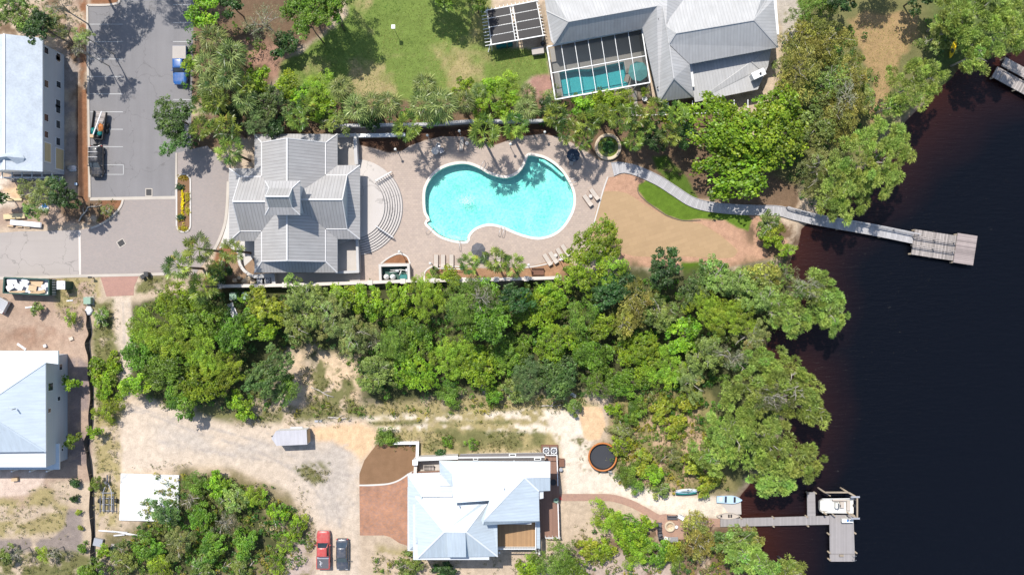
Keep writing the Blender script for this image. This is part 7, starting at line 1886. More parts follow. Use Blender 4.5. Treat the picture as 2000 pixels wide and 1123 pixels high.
G1 = 'trees and shrubs of the central woods'; G2 = 'trees and shrubs of the south-west scrub'; G3 = 'pines along the lake shore'; G4 = 'broadleaf trees among the northern palms'; G5 = 'shrubs in the rough by the southern shore'
TREES = [
 # top left
 ('olive', 28, 18, 58, 7, 'scrubby olive green tree in the very top left corner'), ('olive', 100, 52, 34, 5.5, 'sparse olive tree above the white house under construction'), ('grey', 118, 14, 26, 8, 'thin grey-brown tree beside the orange strip at the top left'), ('dark', 77, 52, 32, 11, 'small dark tree directly above the white house roof'),
 ('olive', 74, 380, 40, 6.5, 'sparse olive tree beside the lumber stack at the building site'), ('dark', 116, 376, 32, 7, 'dark green tree beside the brown soil strip at the building site'), ('olive', 62, 412, 17, 4, 'small olive tree just above the yellow lumber stack'), ('olive', 207, 412, 13, 1.6, 'low weedy shrub in the corner bed of the court'), ('dark', -4, 386, 12, 4, 'dark shrub cut by the left edge beside the building site'),
 ('oak', 108, -98, 66, 14, 'tree just above the frame whose shade covers the bays'), ('oak', 218, -142, 48, 14, 'tree above the frame shading the top of the lot'), ('oak', 300, -130, 46, 13, 'tree above the frame over the blue car'), ('grey', 152, 96, 14, 9, 'thin bare tree casting shade on the parking bays'), ('olive', 163, 72, 20, 9, 'thin olive tree at the kerb of the parking lot'),
 # top centre
 ('bright', 396, 22, 38, 7.5, 'bright green tree at the upper right corner of the parking lot', G4), ('dark', 452, 8, 26, 6, 'dark tree at the top edge right of the parking lot', G4), ('grey', 518, 45, 42, 6, 'pale grey bare tree between parking lot and northern lawn', G4), ('oak', 590, 2, 50, 10, 'large green tree at the top edge beside the northern lawn', G4), ('oak', 640, 6, 46, 11, 'green tree at the top edge whose shade falls on the lawn', G4), ('bright', 648, 22, 17, 9, 'small bright crown at the top of the northern lawn', G4), ('dark', 553, 88, 27, 3.2, 'round dark green shrub on the west edge of the northern lawn', G4), ('oak', 600, 42, 22, 10.5, 'small crown at the shaded edge of the lawn', G4), ('oak', 608, -62, 58, 13, 'tall tree above the frame shading the lawn edge', G4),
 ('oak', 841, -52, 50, 9, 'green tree beyond the top edge above the middle of the lawn', G4), ('oak', 930, -8, 30, 8, 'green tree at the top edge left of the solar pergola', G4), ('oak', 905, -44, 46, 9, 'tree above the frame shading the lawn by the pergola', G4),
 # band between lawn and pool
 ('blue', 338, 228, 42, 6.5, 'blue-green oak reaching over the right side of the parking lot', G4), ('blue', 348, 272, 32, 5.5, 'blue-green oak at the south end of the parking lot trees', G4), ('bright', 372, 124, 16, 4, 'bright shrub right of the blue pickup truck', G4), ('bright', 505, 158, 28, 5, 'bright yellow-green tree left of the lawn bottom corner', G4), ('bright', 562, 166, 26, 5, 'bright green tree at the lower left edge of the lawn', G4), ('bright', 622, 172, 33, 6, 'round bright green tree below the lawn', G4), ('bright', 592, 188, 24, 5, 'yellowish tree between two round green trees below the lawn', G4), ('blue', 535, 205, 38, 6, 'dark blue-green oak north of the clubhouse', G4), ('blue', 500, 238, 30, 6, 'blue-green oak at the north-west roof corner of the clubhouse', G4), ('bright', 628, 215, 28, 5, 'bright green shrub above the clubhouse roof', G4), ('olive', 655, 238, 30, 5, 'dull green shrub at the north-east corner of the clubhouse', G4), ('dark', 540, 250, 22, 5, 'dark shrub touching the north eave of the clubhouse', G4),
 ('dark', 420, 170, 34, 4, 'dark shrub in the gap of the western palms', G4), ('dark', 448, 228, 30, 4, 'dark shrub under the palms west of the clubhouse', G4), ('dark', 500, 200, 30, 4, 'dark shrub between palms and the blue-green oaks', G4),
 ('bright', 905, 172, 22, 3.8, 'bright shrub at the lower right edge of the lawn', G4), ('bright', 936, 198, 30, 5, 'bright green tree right of the large palm group', G4), ('bright', 992, 165, 25, 6, 'tall vivid green tree below the solar pergola', G4), ('bright', 990, 208, 32, 5.5, 'vivid green tree above the right palms of the pool', G4), ('bright', 960, 168, 20, 4.5, 'green shrub beside the red toys at the lawn edge', G4), ('olive', 1080, 190, 20, 3, 'olive shrub below the left corner of the screen cage', G4), ('bright', 1140, 205, 26, 3.2, 'yellow-green shrub below the screen cage', G4), ('bright', 1180, 200, 28, 3, 'olive green shrub below the middle of the screen cage', G4), ('bright', 1215, 195, 24, 2.8, 'bright shrub under the right end of the screen cage', G4), ('dark', 1272, 262, 32, 5, 'dark glossy tree right of the round fountain', G4), ('dark', 1335, 258, 28, 5, 'dark tree under the big lime green tree', G4), ('bright', 1258, 180, 9, 1.4, 'small bright shrub beside the white pot', None), ('olive', 850, 225, 22, 3, 'dull shrub under the palms above the round table', G4), ('dark', 720, 232, 26, 3, 'dark understorey shrub below the palms north of the pool', G4), ('dark', 1070, 215, 24, 3.5, 'dark understorey shrub among the right palms', G4),
 ('lime', 1420, 255, 88, 8.5, 'huge lime green large-leaved tree beside the boardwalk'), ('lime', 1505, 262, 82, 8, 'lime green eastern twin crown of the huge large-leaved tree'), ('lime', 1440, 335, 72, 7, 'lime green lower crown hanging over the boardwalk'), ('lime', 1522, 200, 42, 7, 'lime green top crown right of the white chimney'),
 # north-east
 ('tan', 1560, 130, 62, 7.5, 'brownish olive tree right of the northern house'), ('tan', 1615, 82, 50, 7, 'brownish tree at the edge of the tan grass strip'), ('olive', 1615, 160, 56, 7, 'olive tree in the middle of the north-east grove'), ('tan', 1660, 150, 46, 7, 'tan feathery tree left of the grass gap'), ('tan', 1640, 215, 58, 7, 'tan feathery tree above the big round shore pine'), ('olive', 1595, 245, 45, 6.5, 'olive tree between lime tree and tan trees'), ('grey', 1650, 185, 34, 8, 'tree with pale bare limbs in the north-east grove'), ('olive', 1600, 330, 50, 6, 'dull olive tree beside the boardwalk bend'), ('tan', 1585, 60, 36, 6, 'tan tree close to the east gable of the northern house'), ('olive', 1690, 190, 22, 5, 'slim olive tree beside the tan grass gap'),
 ('oak', 1595, 5, 44, 6, 'dark green tree at the top edge right of the northern house'), ('dark', 1632, -12, 38, 7, 'dark tree at the top edge above the tan grass'), ('oak', 1725, -62, 42, 8, 'tree above the frame shading the tan grass'), ('dark', 1805, -16, 36, 7, 'dark tree at the top edge left of the shore pines'),
 ('pine', 1792, 162, 62, 9, 'round green pine at the north shore right of the tan grass', G3), ('pine', 1710, 310, 90, 10, 'largest round pine above the long boardwalk', G3), ('pine', 1650, 372, 62, 8, 'pine hanging over the start of the boardwalk railing', G3), ('pine', 1620, 395, 34, 7, 'small dark pine crown beside the boardwalk railing', G3), ('pine', 1910, 25, 72, 9, 'wide pine in the top right corner', G3), ('pine', 1970, 60, 62, 9, 'pine at the right edge above the corner dock', G3), ('pine', 1862, 30, 42, 8, 'pine left of the top right corner pine', G3), ('olive', 1832, 72, 38, 5, 'grey-green tree left of the yellow kayak', G3), ('pine', 1905, 105, 38, 7, 'pine branch over the water left of the corner dock', G3), ('pine', 1745, 205, 26, 7, 'small pine crown between the two round shore pines', G3),
 # pool yard and beyond
 ('bright', 1168, 478, 55, 7, 'bright green tree at the south-east corner of the pool terrace', G1), ('bright', 1195, 515, 40, 6.5, 'bright green tree below the corner of the pool terrace', G1), ('dark', 1298, 518, 37, 6, 'dark glossy magnolia at the edge of the tan sand bed'), ('bright', 1135, 535, 38, 6, 'vivid tree right of the end pillar of the boundary wall', G1), ('dark', 1195, 565, 42, 6, 'dark leathery tree below the pool terrace corner tree', G1), ('bright', 1505, 468, 20, 2.6, 'bright shrub at the water beside the boardwalk'), ('yellow', 1512, 450, 22, 2.8, 'yellow-green shrub below the boardwalk near the shore'), ('bright', 1537, 488, 16, 2.5, 'bright shrub leaning over the red-brown shallows'), ('olive', 1500, 440, 24, 3, 'dull shrub under the boardwalk edge near the shore'),
 # central woods, west to east
 ('bright', 345, 590, 44, 5, 'bright green tree top at the north-west corner of the central woods', G1), ('bright', 290, 640, 42, 5, 'green tree on the gravel path edge, upper part of the woods', G1), ('oak', 278, 692, 44, 5, 'green tree leaning over the gravel path, middle of the woods', G1), ('bright', 262, 752, 26, 4.5, 'bright green tree over the narrow end of the gravel path', G1), ('bright', 340, 655, 50, 6, 'large bright crown in the western woods', G1), ('oak', 330, 720, 46, 6, 'dark green crown near the gravel yard, western woods', G1), ('oak', 395, 620, 48, 6, 'green crown right of the palms at the woods edge', G1), ('bright', 400, 680, 48, 6, 'bright crown in the middle of the western woods', G1), ('bright', 390, 745, 46, 5.5, 'bright green crown at the lower edge of the western woods', G1), ('oak', 352, 780, 36, 5, 'dark crown casting shade on the gravel yard', G1), ('bright', 440, 720, 38, 5, 'light green crown left of the round dark oak', G1), ('oak', 455, 650, 42, 6, 'green crown below the white door panel', G1), ('yellow', 500, 590, 32, 5, 'yellow-lime tree just below the boundary wall', G1), ('yellow', 535, 605, 34, 5.5, 'yellow-lime tree right of the first one below the boundary wall', G1), ('bright', 505, 640, 36, 5, 'light green crown with bare branches below the lime trees', G1), ('blue', 525, 728, 50, 6.5, 'round blue-green oak beside the sandy clearing', G1), ('oak', 560, 760, 28, 4, 'small crown at the lower right of the round oak', G1), ('bright', 470, 790, 26, 2.5, 'bright shrub at the gravel yard edge below the round oak', G1), ('olive', 600, 590, 48, 7, 'dull olive oak below the boundary wall', G1), ('olive', 640, 620, 48, 7, 'large dull olive oak above the sandy clearing', G1), ('olive', 580, 640, 36, 6, 'olive oak left above the sandy clearing', G1), ('bright', 668, 578, 28, 5, 'thin bright tree with fine twigs against the boundary wall', G1), ('olive', 690, 655, 42, 6, 'olive oak at the upper right of the clearing', G1), ('bright', 720, 590, 36, 5, 'green crown below the pump enclosure', G1), ('bright', 775, 595, 40, 4.5, 'vivid crown below the boundary wall pillars', G1), ('bright', 830, 580, 42, 4.5, 'vivid crown below the three sun loungers', G1), ('grey', 735, 665, 24, 3, 'star-shaped dead palm-like plant in the woods', G1), ('olive', 735, 725, 44, 5, 'olive oak with pale bare twigs right of the clearing', G1), ('oak', 775, 660, 44, 5, 'green crown in the middle of the woods above the olive oak', G1), ('bright', 810, 725, 42, 4.5, 'bright green crown above the dirt track weeds', G1), ('oak', 815, 660, 38, 4, 'green crown left of the big dark oak', G1),
 ('oak', 905, 590, 48, 8, 'large dark oak west crown below the wall end', G1), ('oak', 955, 620, 56, 8.5, 'largest dark oak in the centre of the woods', G1), ('dark', 1005, 585, 34, 7, 'dark crown between the big oak and the terrace corner tree', G1), ('grey', 940, 582, 34, 9.5, 'pale bare crown on top of the big dark oak', G1), ('bright', 1045, 600, 46, 4.5, 'vivid low crown right of the big dark oak', G1), ('bright', 1085, 575, 36, 4.5, 'vivid crown below the boundary wall end', G1), ('bright', 880, 700, 46, 3.8, 'vivid yellow-green thicket crown below the big oak', G1), ('bright', 935, 715, 44, 3.8, 'vivid yellow-green thicket crown above the wooden pallet', G1), ('oak', 1000, 690, 42, 4, 'green thicket crown right of the pallet clearing', G1), ('blue', 1030, 735, 42, 4.5, 'blue-green crown at the south edge of the woods', G1), ('blue', 1090, 735, 46, 4.5, 'wide blue-green crown above the dirt track end', G1), ('bright', 1085, 665, 44, 4.5, 'bright crown in the eastern middle of the woods', G1), ('oak', 1130, 620, 40, 5, 'green crown below the dark leathery tree', G1), ('oak', 1150, 690, 42, 4.5, 'green crown with twigs in the eastern woods', G1), ('bright', 1180, 640, 34, 4.5, 'bright crown left of the tan crown', G1), ('oak', 880, 770, 26, 2.4, 'dark low shrub on the south verge left of the pallet', G1), ('oak', 965, 775, 18, 2.2, 'dark low shrub right below the pallet', G1), ('olive', 1000, 762, 24, 2.6, 'olive shrub at the south verge of the woods', G1), ('oak', 1165, 745, 34, 3.5, 'green crown above the sand court', G1), ('olive', 1118, 792, 18, 2, 'olive shrub left above the sand court', G1),
 ('tan', 1240, 590, 46, 6, 'tan-orange crown in the eastern woods', G1), ('tan', 1222, 628, 30, 5.5, 'small tan crown below the first tan one', G1), ('olive', 1290, 610, 40, 5.5, 'grey-olive crown right of the tan crown', G1), ('blue', 1355, 568, 34, 5, 'blue-green crown below the magnolia', G1), ('bright', 1378, 605, 42, 5, 'bright crown in the north-east of the woods', G1), ('olive', 1395, 540, 38, 5, 'olive crown at the brown mulch edge', G1), ('olive', 1440, 560, 46, 6, 'olive crown east of the tan sand bed', G1), ('bright', 1430, 625, 46, 6, 'bright green crown near the shore, middle of the woods', G1), ('bright', 1335, 655, 40, 5, 'green crown in the eastern woods right of the bright thicket', G1), ('bright', 1250, 685, 46, 3.4, 'round bright thicket with a fine surface above the rough', G1), ('bright', 1300, 715, 46, 3.6, 'wide bright thicket right of the round one', G1), ('oak', 1220, 745, 36, 3, 'green shrub above the yellow rough', G1), ('olive', 1380, 690, 42, 6, 'olive crown with a white crooked branch', G1), ('olive', 1350, 740, 38, 4, 'olive crown at the upper edge of the rough', G1), ('tan', 1490, 540, 40, 5, 'yellowish tan crown at the shore below the boardwalk', G1), ('olive', 1500, 590, 44, 6, 'olive crown at the shore above the cove', G1), ('olive', 1465, 660, 40, 6, 'olive crown left of the dark cove', G1), ('grey', 1432, 700, 34, 7, 'bare white-limbed tree at the cove', G1),
 ('pine', 1590, 570, 52, 8, 'pine with white bare branches leaning over the lake', G3), ('pine', 1620, 610, 44, 7, 'pine crown tip over the lake, right of the white branches', G3), ('pine', 1545, 620, 44, 7, 'pine crown left of the white-branched pine', G3), ('grey', 1572, 560, 34, 9, 'white bare branches above the leaning pine', G3), ('pine', 1490, 705, 34, 7, 'small pine at the lower lip of the dark cove', G3), ('pine', 1545, 755, 68, 9, 'broad pine below the dark cove', G3), ('pine', 1470, 760, 52, 8.5, 'pine with pale crooked limbs left of the broad pine', G3), ('grey', 1510, 775, 36, 10, 'pale crooked bare limbs within the broad pine', G3), ('pine', 1430, 845, 66, 8, 'large pine above the white sand', G3), ('pine', 1500, 860, 70, 9.5, 'largest southern shore pine', G3), ('pine', 1560, 900, 50, 8.5, 'pine tip above the dock side arm', G3), ('pine', 1505, 935, 46, 8, 'lowest pine crown beside the boat ramp', G3), ('pine', 1585, 800, 40, 8, 'pine crown tip over the lake below the broad pine', G3), ('pine', 1385, 890, 40, 6, 'small pine left of the large southern pines', G3), ('pine', 1490, 1108, 40, 6, 'pine at the bottom edge left of the lake', G3), ('pine', 1545, 1112, 28, 6, 'small pine tip over the lake at the bottom edge', G3), ('pine', 1450, 1085, 34, 6, 'dark pine left at the bottom shore', G3),
 # southern shore
 ('tan', 1358, 1020, 30, 3.6, 'tan feathery bush between fire pit and boat ramp'), ('tan', 1365, 1062, 36, 3.4, 'tan feathery bush below the fire pit'), ('tan', 1402, 1060, 30, 3.2, 'tan bush right of the lower tan bush'), ('olive', 1438, 1058, 40, 4.5, 'olive tree at the shore below the dock walkway'), ('tan', 1470, 1050, 24, 3.5, 'brownish bush right at the waterline below the dock'), ('bright', 1190, 1015, 38, 2.6, 'large bright shrub right of the lake house, top part'), ('bright', 1228, 1040, 40, 2.8, 'large bright shrub right of the lake house, lower part'), ('bright', 1262, 1022, 18, 2.2, 'round bright shrub left of the fire pit chairs'), ('bright', 1245, 1080, 30, 2.4, 'bright shrub in the middle of the southern shore scrub'), ('oak', 1285, 1080, 30, 2.6, 'green shrub below the fire pit chairs'), ('bright', 1310, 1075, 22, 2.4, 'green shrub below the pale grey bench'), ('oak', 1320, 1100, 18, 2, 'small green shrub at the bottom right of the shore scrub'), ('yellow', 1150, 1070, 24, 2, 'yellow-green shrub at the edge of the sand, right of the lake house'), ('bright', 1180, 1075, 22, 2.2, 'small bright shrub below the large bright shrub'), ('oak', 1080, 1098, 44, 5, 'green tree at the bottom edge below the brown deck'), ('oak', 1120, 1115, 34, 4.5, 'green tree at the bottom edge right of the lake house'), ('bright', 1035, 1112, 26, 3.5, 'small tree at the bottom edge below the balcony'), ('dark', 870, 1112, 22, 1.6, 'low dark shrub at the bottom edge below the dormer'), ('olive', 800, 1100, 28, 2, 'low olive shrub at the bottom edge below the driveway'), ('olive', 905, 1078, 10, 1, 'tiny shrub in the shade of the lower roof'),
 # rough
 ('yellow', 1290, 800, 26, 1.6, 'yellow scrub bush in the upper rough', G5), ('yellow', 1320, 830, 24, 1.5, 'yellow scrub bush in the middle of the rough', G5), ('bright', 1212, 870, 22, 1.8, 'bright shrub above the trampoline side', G5), ('oak', 1225, 920, 24, 2.2, 'green shrub right below the trampoline', G5), ('yellow', 1255, 905, 26, 2, 'yellow-green shrub right of the trampoline', G5), ('bright', 1275, 925, 22, 2.2, 'green shrub above the white sand', G5), ('oak', 1240, 945, 18, 1.8, 'green shrub at the white sand edge', G5), ('yellow', 1385, 945, 24, 2.2, 'yellow palmetto-like bush right of the board rack', G5), ('yellow', 1350, 905, 26, 2, 'yellow scrub bush left of the large pines', G5), ('olive', 1310, 890, 28, 2, 'olive scrub bush in the lower rough', G5), ('yellow', 1345, 780, 26, 2, 'yellow bush at the foot of the woods', G5), ('oak', 1240, 800, 28, 2, 'green bush right of the sand court', G5), ('olive', 1215, 840, 24, 1.8, 'olive bush between sand court and trampoline', G5), ('bright', 1200, 800, 16, 1.6, 'bright bush at the right rim of the sand court', G5), ('olive', 1290, 955, 18, 1.6, 'olive bush left of the board rack', G5),
 # track weeds
 ('oak', 757, 852, 22, 1.3, 'green bush at the corner of the brown mulch bed'), ('dark', 860, 885, 8, .7, 'small round dark shrub on the white court wall'), ('oak', 873, 864, 10, .8, 'small bush in the dry weeds above the court wall'), ('oak', 922, 868, 12, .8, 'small bush in the dry weeds above the low shingled roof'),
 # middle strip and south-west
 ('bright', 204, 716, 32, 1.7, 'bright green hedge bush beside the silt fence, upper part'), ('bright', 210, 758, 32, 1.7, 'bright green hedge bush beside the silt fence, middle part'), ('bright', 214, 800, 31, 1.7, 'bright green hedge bush beside the silt fence, lower part'), ('bright', 184, 845, 13, 2.2, 'round bright bush on the silt fence'), ('olive', 198, 618, 18, 1.3, 'weedy olive bush beside the top of the silt fence'), ('oak', 190, 945, 14, 1.3, 'green weed bush left of the boat trailer'), ('bright', 138, 750, 15, 2.6, 'young tree against the wall of the hipped white house'), ('oak', 141, 858, 15, 2.6, 'young tree near the south wall corner of the hipped house'), ('bright', 138, 622, 14, 1.6, 'small leafy tree on the dirt left of the silt fence'), ('olive', 70, 603, 10, 1.6, 'sapling on the pink dirt below the dumpster'), ('dark', 147, 942, 9, .8, 'upper dark tuft in the south-west yard'), ('dark', 145, 973, 7, .7, 'lower dark tuft in the south-west yard'),
 ('grey', 36, 1080, 14, 3, 'purple-grey bare bush at the left of the bottom lawn'), ('grey', 105, 1078, 15, 3, 'purple-grey bare bush at the right of the bottom lawn'), ('bright', 85, 1082, 15, 2.4, 'light green bush between two bare bushes'), ('olive', 10, 1085, 18, 2, 'olive bush at the bottom left edge'), ('oak', 160, 1071, 9, .9, 'small dark bush beside the grey path'), ('yellow', 154, 999, 5, .5, 'tiny yellow-green bush on the grey path'), ('yellow', 158, 1030, 5, .5, 'second tiny bush down the grey path'),
 ('blue', 322, 998, 34, 6.5, 'sparse tree leaning over the white concrete slab', G2), ('oak', 385, 945, 30, 4, 'green crown at the right of the white slab', G2), ('bright', 425, 945, 32, 4, 'bright crown at the top of the south-west scrub', G2), ('olive', 455, 975, 38, 5, 'olive crown in the upper south-west scrub', G2), ('bright', 500, 970, 28, 4, 'bright crown at the upper right scrub edge', G2), ('bright', 545, 1000, 26, 2.8, 'bright shrub at the right edge of the scrub', G2), ('bright', 583, 1025, 26, 2.6, 'bright shrub nearest the sandy yard corner', G2), ('grey', 440, 1020, 38, 4.5, 'purple-grey bare thicket in the middle of the scrub', G2), ('oak', 395, 1010, 36, 5, 'green crown left of the bare thicket', G2), ('oak', 415, 1065, 38, 5, 'dark green crown below the bare thicket', G2), ('olive', 350, 1060, 42, 5.5, 'olive crown below the white slab', G2), ('oak', 290, 1070, 38, 5, 'green crown below the white pipes', G2), ('olive', 240, 1090, 36, 4.5, 'olive crown at the bottom left of the scrub', G2), ('bright', 310, 1110, 34, 4.5, 'bright crown at the bottom edge of the scrub', G2), ('olive', 395, 1110, 34, 4, 'olive crown at the bottom edge below the dark one', G2), ('oak', 480, 1060, 34, 4, 'green crown right of the bare thicket', G2), ('bright', 560, 1060, 24, 2.6, 'bright shrub beside the forked branch', G2), ('oak', 180, 1112, 30, 4, 'dark bush at the bottom end of the silt fence', G2), ('bright', 205, 1075, 20, 3, 'bright bush beside the grey pallet', G2), ('bright', 540, 1100, 24, 2.4, 'green shrub at the bottom edge left of the fallen trunk', G2), ('grey', 375, 975, 26, 4, 'grey dead twigs beside the green crown right of the slab', G2), ('olive', 470, 1110, 26, 3, 'olive shrub at the bottom edge, middle of the scrub', G2), ('olive', 603, 1060, 16, 1.4, 'low weedy bush left of the red pickup', G2),
 # pool yard beds
 ('olive', 848, 535, 13, 1.6, 'olive shrub at the left end of the bed with the white rail'), ('bright', 880, 540, 20, 2.6, 'bright shrub behind the white rail'), ('bright', 1222, 282, 9, 1.2, 'small plant beside the round fountain'), ('dark', 1188, 285, 11, 1.0, 'dark plant in the middle of the round fountain'), ('dark', 430, 535, 22, 3, 'dark shrub under the palms west of the yard wall'),
]
for t_ in TREES:
    sp, x, y, r, h, lb = t_[:6]; tree(sp, x, y, r, h, lb, t_[6] if len(t_) > 6 else None)

# ---- palms
def palm_mesh(kind, var):
    rng = np.random.default_rng(900 + var * 7 + (50 if kind == 'sabal' else 0)); V = []; Cc_ = []
    nf = 26 if kind == 'sabal' else 20
    for i in range(nf):
        az = i * 2.39996 + rng.uniform(-.2, .2); u = i / nf; el = math.radians(66 - 88 * u ** .8) if kind == 'sabal' else math.radians(58 - 76 * u ** .8)
        d = np.array([math.cos(az) * math.cos(el), math.sin(az) * math.cos(el), math.sin(el)])
        L = rng.uniform(.7, .95) if kind == 'sabal' else rng.uniform(.75, 1.3); Rf = rng.uniform(.95, 1.2) if kind == 'sabal' else rng.uniform(.50, .72)
        b = d * L; side = np.cross(d, [0, 0, 1.]); side /= np.linalg.norm(side) + 1e-9; up = np.cross(side, d); ro = rng.uniform(-.8, .8) if kind != 'sabal' else rng.uniform(-.3, .3); side, up = side * math.cos(ro) + up * math.sin(ro), up * math.cos(ro) - side * math.sin(ro)
        if kind == 'sabal': A, B = np.array((.05, .085, .018)), np.array((.30, .335, .10))
        else: A, B = np.array((.028, .065, .008)), np.array((.26, .31, .042))
        col = A + (B - A) * rng.uniform(0, 1)
        if u > .86 and rng.uniform() < .6: col = np.array((.26, .19, .07)) if kind == 'sabal' else np.array((.26, .22, .03))
        w_ = .022; V += [side * w_, b + side * w_, b - side * w_, -side * w_]; Cc_ += [col * 1.1] * 4
        ns = 11 if kind == 'sabal' else 13; span = 1.5 if kind == 'sabal' else 2.6
        for k in range(ns):
            a = -span + 2 * span * k / (ns - 1); ca, sa = math.cos(a), math.sin(a)
            rl = Rf * (1 - .22 * abs(a) / span) * rng.uniform(.9, 1.08) * (1 if kind != 'sabal' or abs(a) < 1.9 else .8)
            dr = -.30 * rl if kind == 'sabal' else -.10 * rl
            t1 = b + (d * ca + side * sa) * rl * .55 + up * .05; t2 = b + (d * ca + side * sa) * rl + np.array([0, 0, dr])
            n_ = -d * sa + side * ca; ww = rl * span / ns * (.62 if kind == 'sabal' else 1.0)
            fold = up * (.03 if k % 2 else -.03)
            cc = col * rng.uniform(.82, 1.18)
            V += [b, t1 + n_ * ww * .5 + fold, t2, t1 - n_ * ww * .5 - fold]; Cc_ += [cc] * 4
    V = np.array(V); return fast_mesh('palm_crown_' + kind, V, quads_of(len(V)), np.clip(np.array(Cc_), 0, 1), [PLEAF])
PMESH = {(k, v): palm_mesh(k, v) for k in ('sabal', 'fan') for v in range(3)}
PT = {}
def palm(kind, x, y, r, h, label, group='palms round the clubhouse and pool'):
    h *= 1.38 if kind == 'fan' else 1.2
    k = r * S * (1 - h / H) / 1.68; p = W(x, y, h); rg = random.Random(int(x * 3 + y))
    o = thing('palm_tree', label, 'palm tree', (p.x, p.y, 0), rg.uniform(0, 6.28), group)
    c = place(bpy.data.objects.new('crown', PMESH[(kind, rg.randrange(3))]), o); c.location = (0, 0, h); c.scale = (k, k, k); c.rotation_euler = (rg.uniform(-.12, .12), rg.uniform(-.12, .12), 0)
    hk = round(h)
    if hk not in PT:
        mb = MB(); mb.tube([(0, 0, -.2), (.05, 0, hk * .5), (0, 0, hk)], .19, 9, .15); t = mb.build('t', MT['bark']); PT[hk] = t.data; bpy.data.objects.remove(t)
    t = place(bpy.data.objects.new('trunk', PT[hk]), o); t.scale = (1, 1, h / hk)
    return o
PALMS = [
 ('sabal', 418, 78, 32, 6, 'topmost droopy palm right of the blue pickup truck'), ('sabal', 452, 108, 34, 6.5, 'droopy grey-green palm beside the pink clearing'), ('sabal', 405, 128, 30, 5.5, 'droopy palm right beside the blue pickup truck'), ('sabal', 450, 150, 30, 6, 'droopy palm below the pink clearing'), ('sabal', 412, 168, 30, 5.5, 'droopy palm in the middle of the western palm group'), ('sabal', 478, 195, 26, 5, 'small droopy palm left of the dark blue-green oak'), ('fan', 425, 198, 30, 5, 'yellow-green palm right of the parking lot oak'), ('fan', 395, 205, 28, 5, 'yellow-green palm on the left of the western palm group'), ('fan', 445, 248, 32, 5.5, 'yellow-green palm west of the clubhouse roof, upper one'), ('fan', 450, 296, 32, 6, 'yellow-green palm leaning to the clubhouse north-west corner'), ('fan', 392, 252, 26, 5, 'palm over the shaded end of the parking lot'), ('fan', 478, 168, 24, 5, 'palm between two bright shrubs, western group'),
 ('fan', 582, 235, 26, 5.5, 'yellow-green palm above the clubhouse roof'), ('fan', 598, 205, 22, 5, 'small yellowish palm between oaks and bright trees'), ('sabal', 668, 172, 27, 5.5, 'droopy palm at the lower edge of the lawn, left end'), ('sabal', 698, 212, 30, 6, 'droopy palm below the lawn, second from the left'), ('sabal', 728, 205, 28, 6, 'droopy palm below the lawn, third from the left'), ('sabal', 760, 205, 28, 6, 'droopy palm below the lawn, fourth from the left'), ('fan', 795, 248, 33, 5.5, 'yellow-tipped palm hanging over the mulch bed north-west of the pool'), ('sabal', 830, 168, 27, 5.5, 'droopy palm alone at the lawn edge, right half'), ('sabal', 825, 208, 32, 6, 'large droopy palm above the round table'), ('sabal', 862, 205, 34, 6.5, 'large droopy palm right of the round table palm'), ('sabal', 905, 200, 26, 5.5, 'droopy palm left of the vivid green tree'),
 ('fan', 945, 258, 38, 6, 'large yellow-green palm at the north edge of the pool deck'), ('fan', 1003, 248, 32, 6, 'yellow-green palm above the north notch of the pool'), ('sabal', 1030, 182, 20, 4, 'silvery pale palm beside the pinkish mulch bed'), ('sabal', 1028, 215, 26, 5, 'droopy palm below the silvery palm'), ('fan', 1085, 225, 30, 5.5, 'yellow-green palm below the screen cage corner'), ('fan', 1112, 258, 30, 5.5, 'palm above the navy parasol'), ('fan', 1150, 240, 30, 5.5, 'palm above left of the round fountain'), ('fan', 1140, 275, 24, 5, 'small palm left of the round fountain'), ('fan', 1212, 232, 30, 5.5, 'palm above the round fountain'), ('fan', 1245, 230, 27, 5, 'palm right of the fountain palm'), ('fan', 1240, 275, 24, 4.5, 'palm right of the round fountain'), ('fan', 1308, 262, 28, 5, 'palm left of the huge lime green tree'), ('fan', 1282, 210, 26, 5, 'palm at the white corner frame'), ('fan', 1322, 222, 26, 5, 'palm below the south gable of the northern house'), ('sabal', 935, 178, 18, 4, 'small palm in front of the vivid trees'), ('fan', 1180, 222, 22, 4.5, 'small palm below the screen cage middle'),
 ('fan', 388, 486, 34, 6.5, 'tall palm over the south edge of the paver court'), ('fan', 348, 522, 33, 6.5, 'tall palm over the street edge beside the black bin'), ('fan', 455, 490, 29, 5.5, 'palm at the south-west corner of the clubhouse'), ('fan', 395, 560, 34, 5.5, 'palm at the top edge of the central woods'), ('fan', 425, 525, 24, 3.5, 'low brownish palm left of the yard wall'),
 ('fan', 918, 515, 26, 4.5, 'left one of three palms south of the pool'), ('fan', 967, 508, 30, 5, 'middle one of three palms south of the pool, with pale flower stalks'), ('fan', 1003, 518, 27, 5, 'right one of three palms south of the pool'), ('fan', 1262, 245, 20, 4, 'small palm above the dark glossy tree'),
]
for p_ in PALMS: palm(*p_)

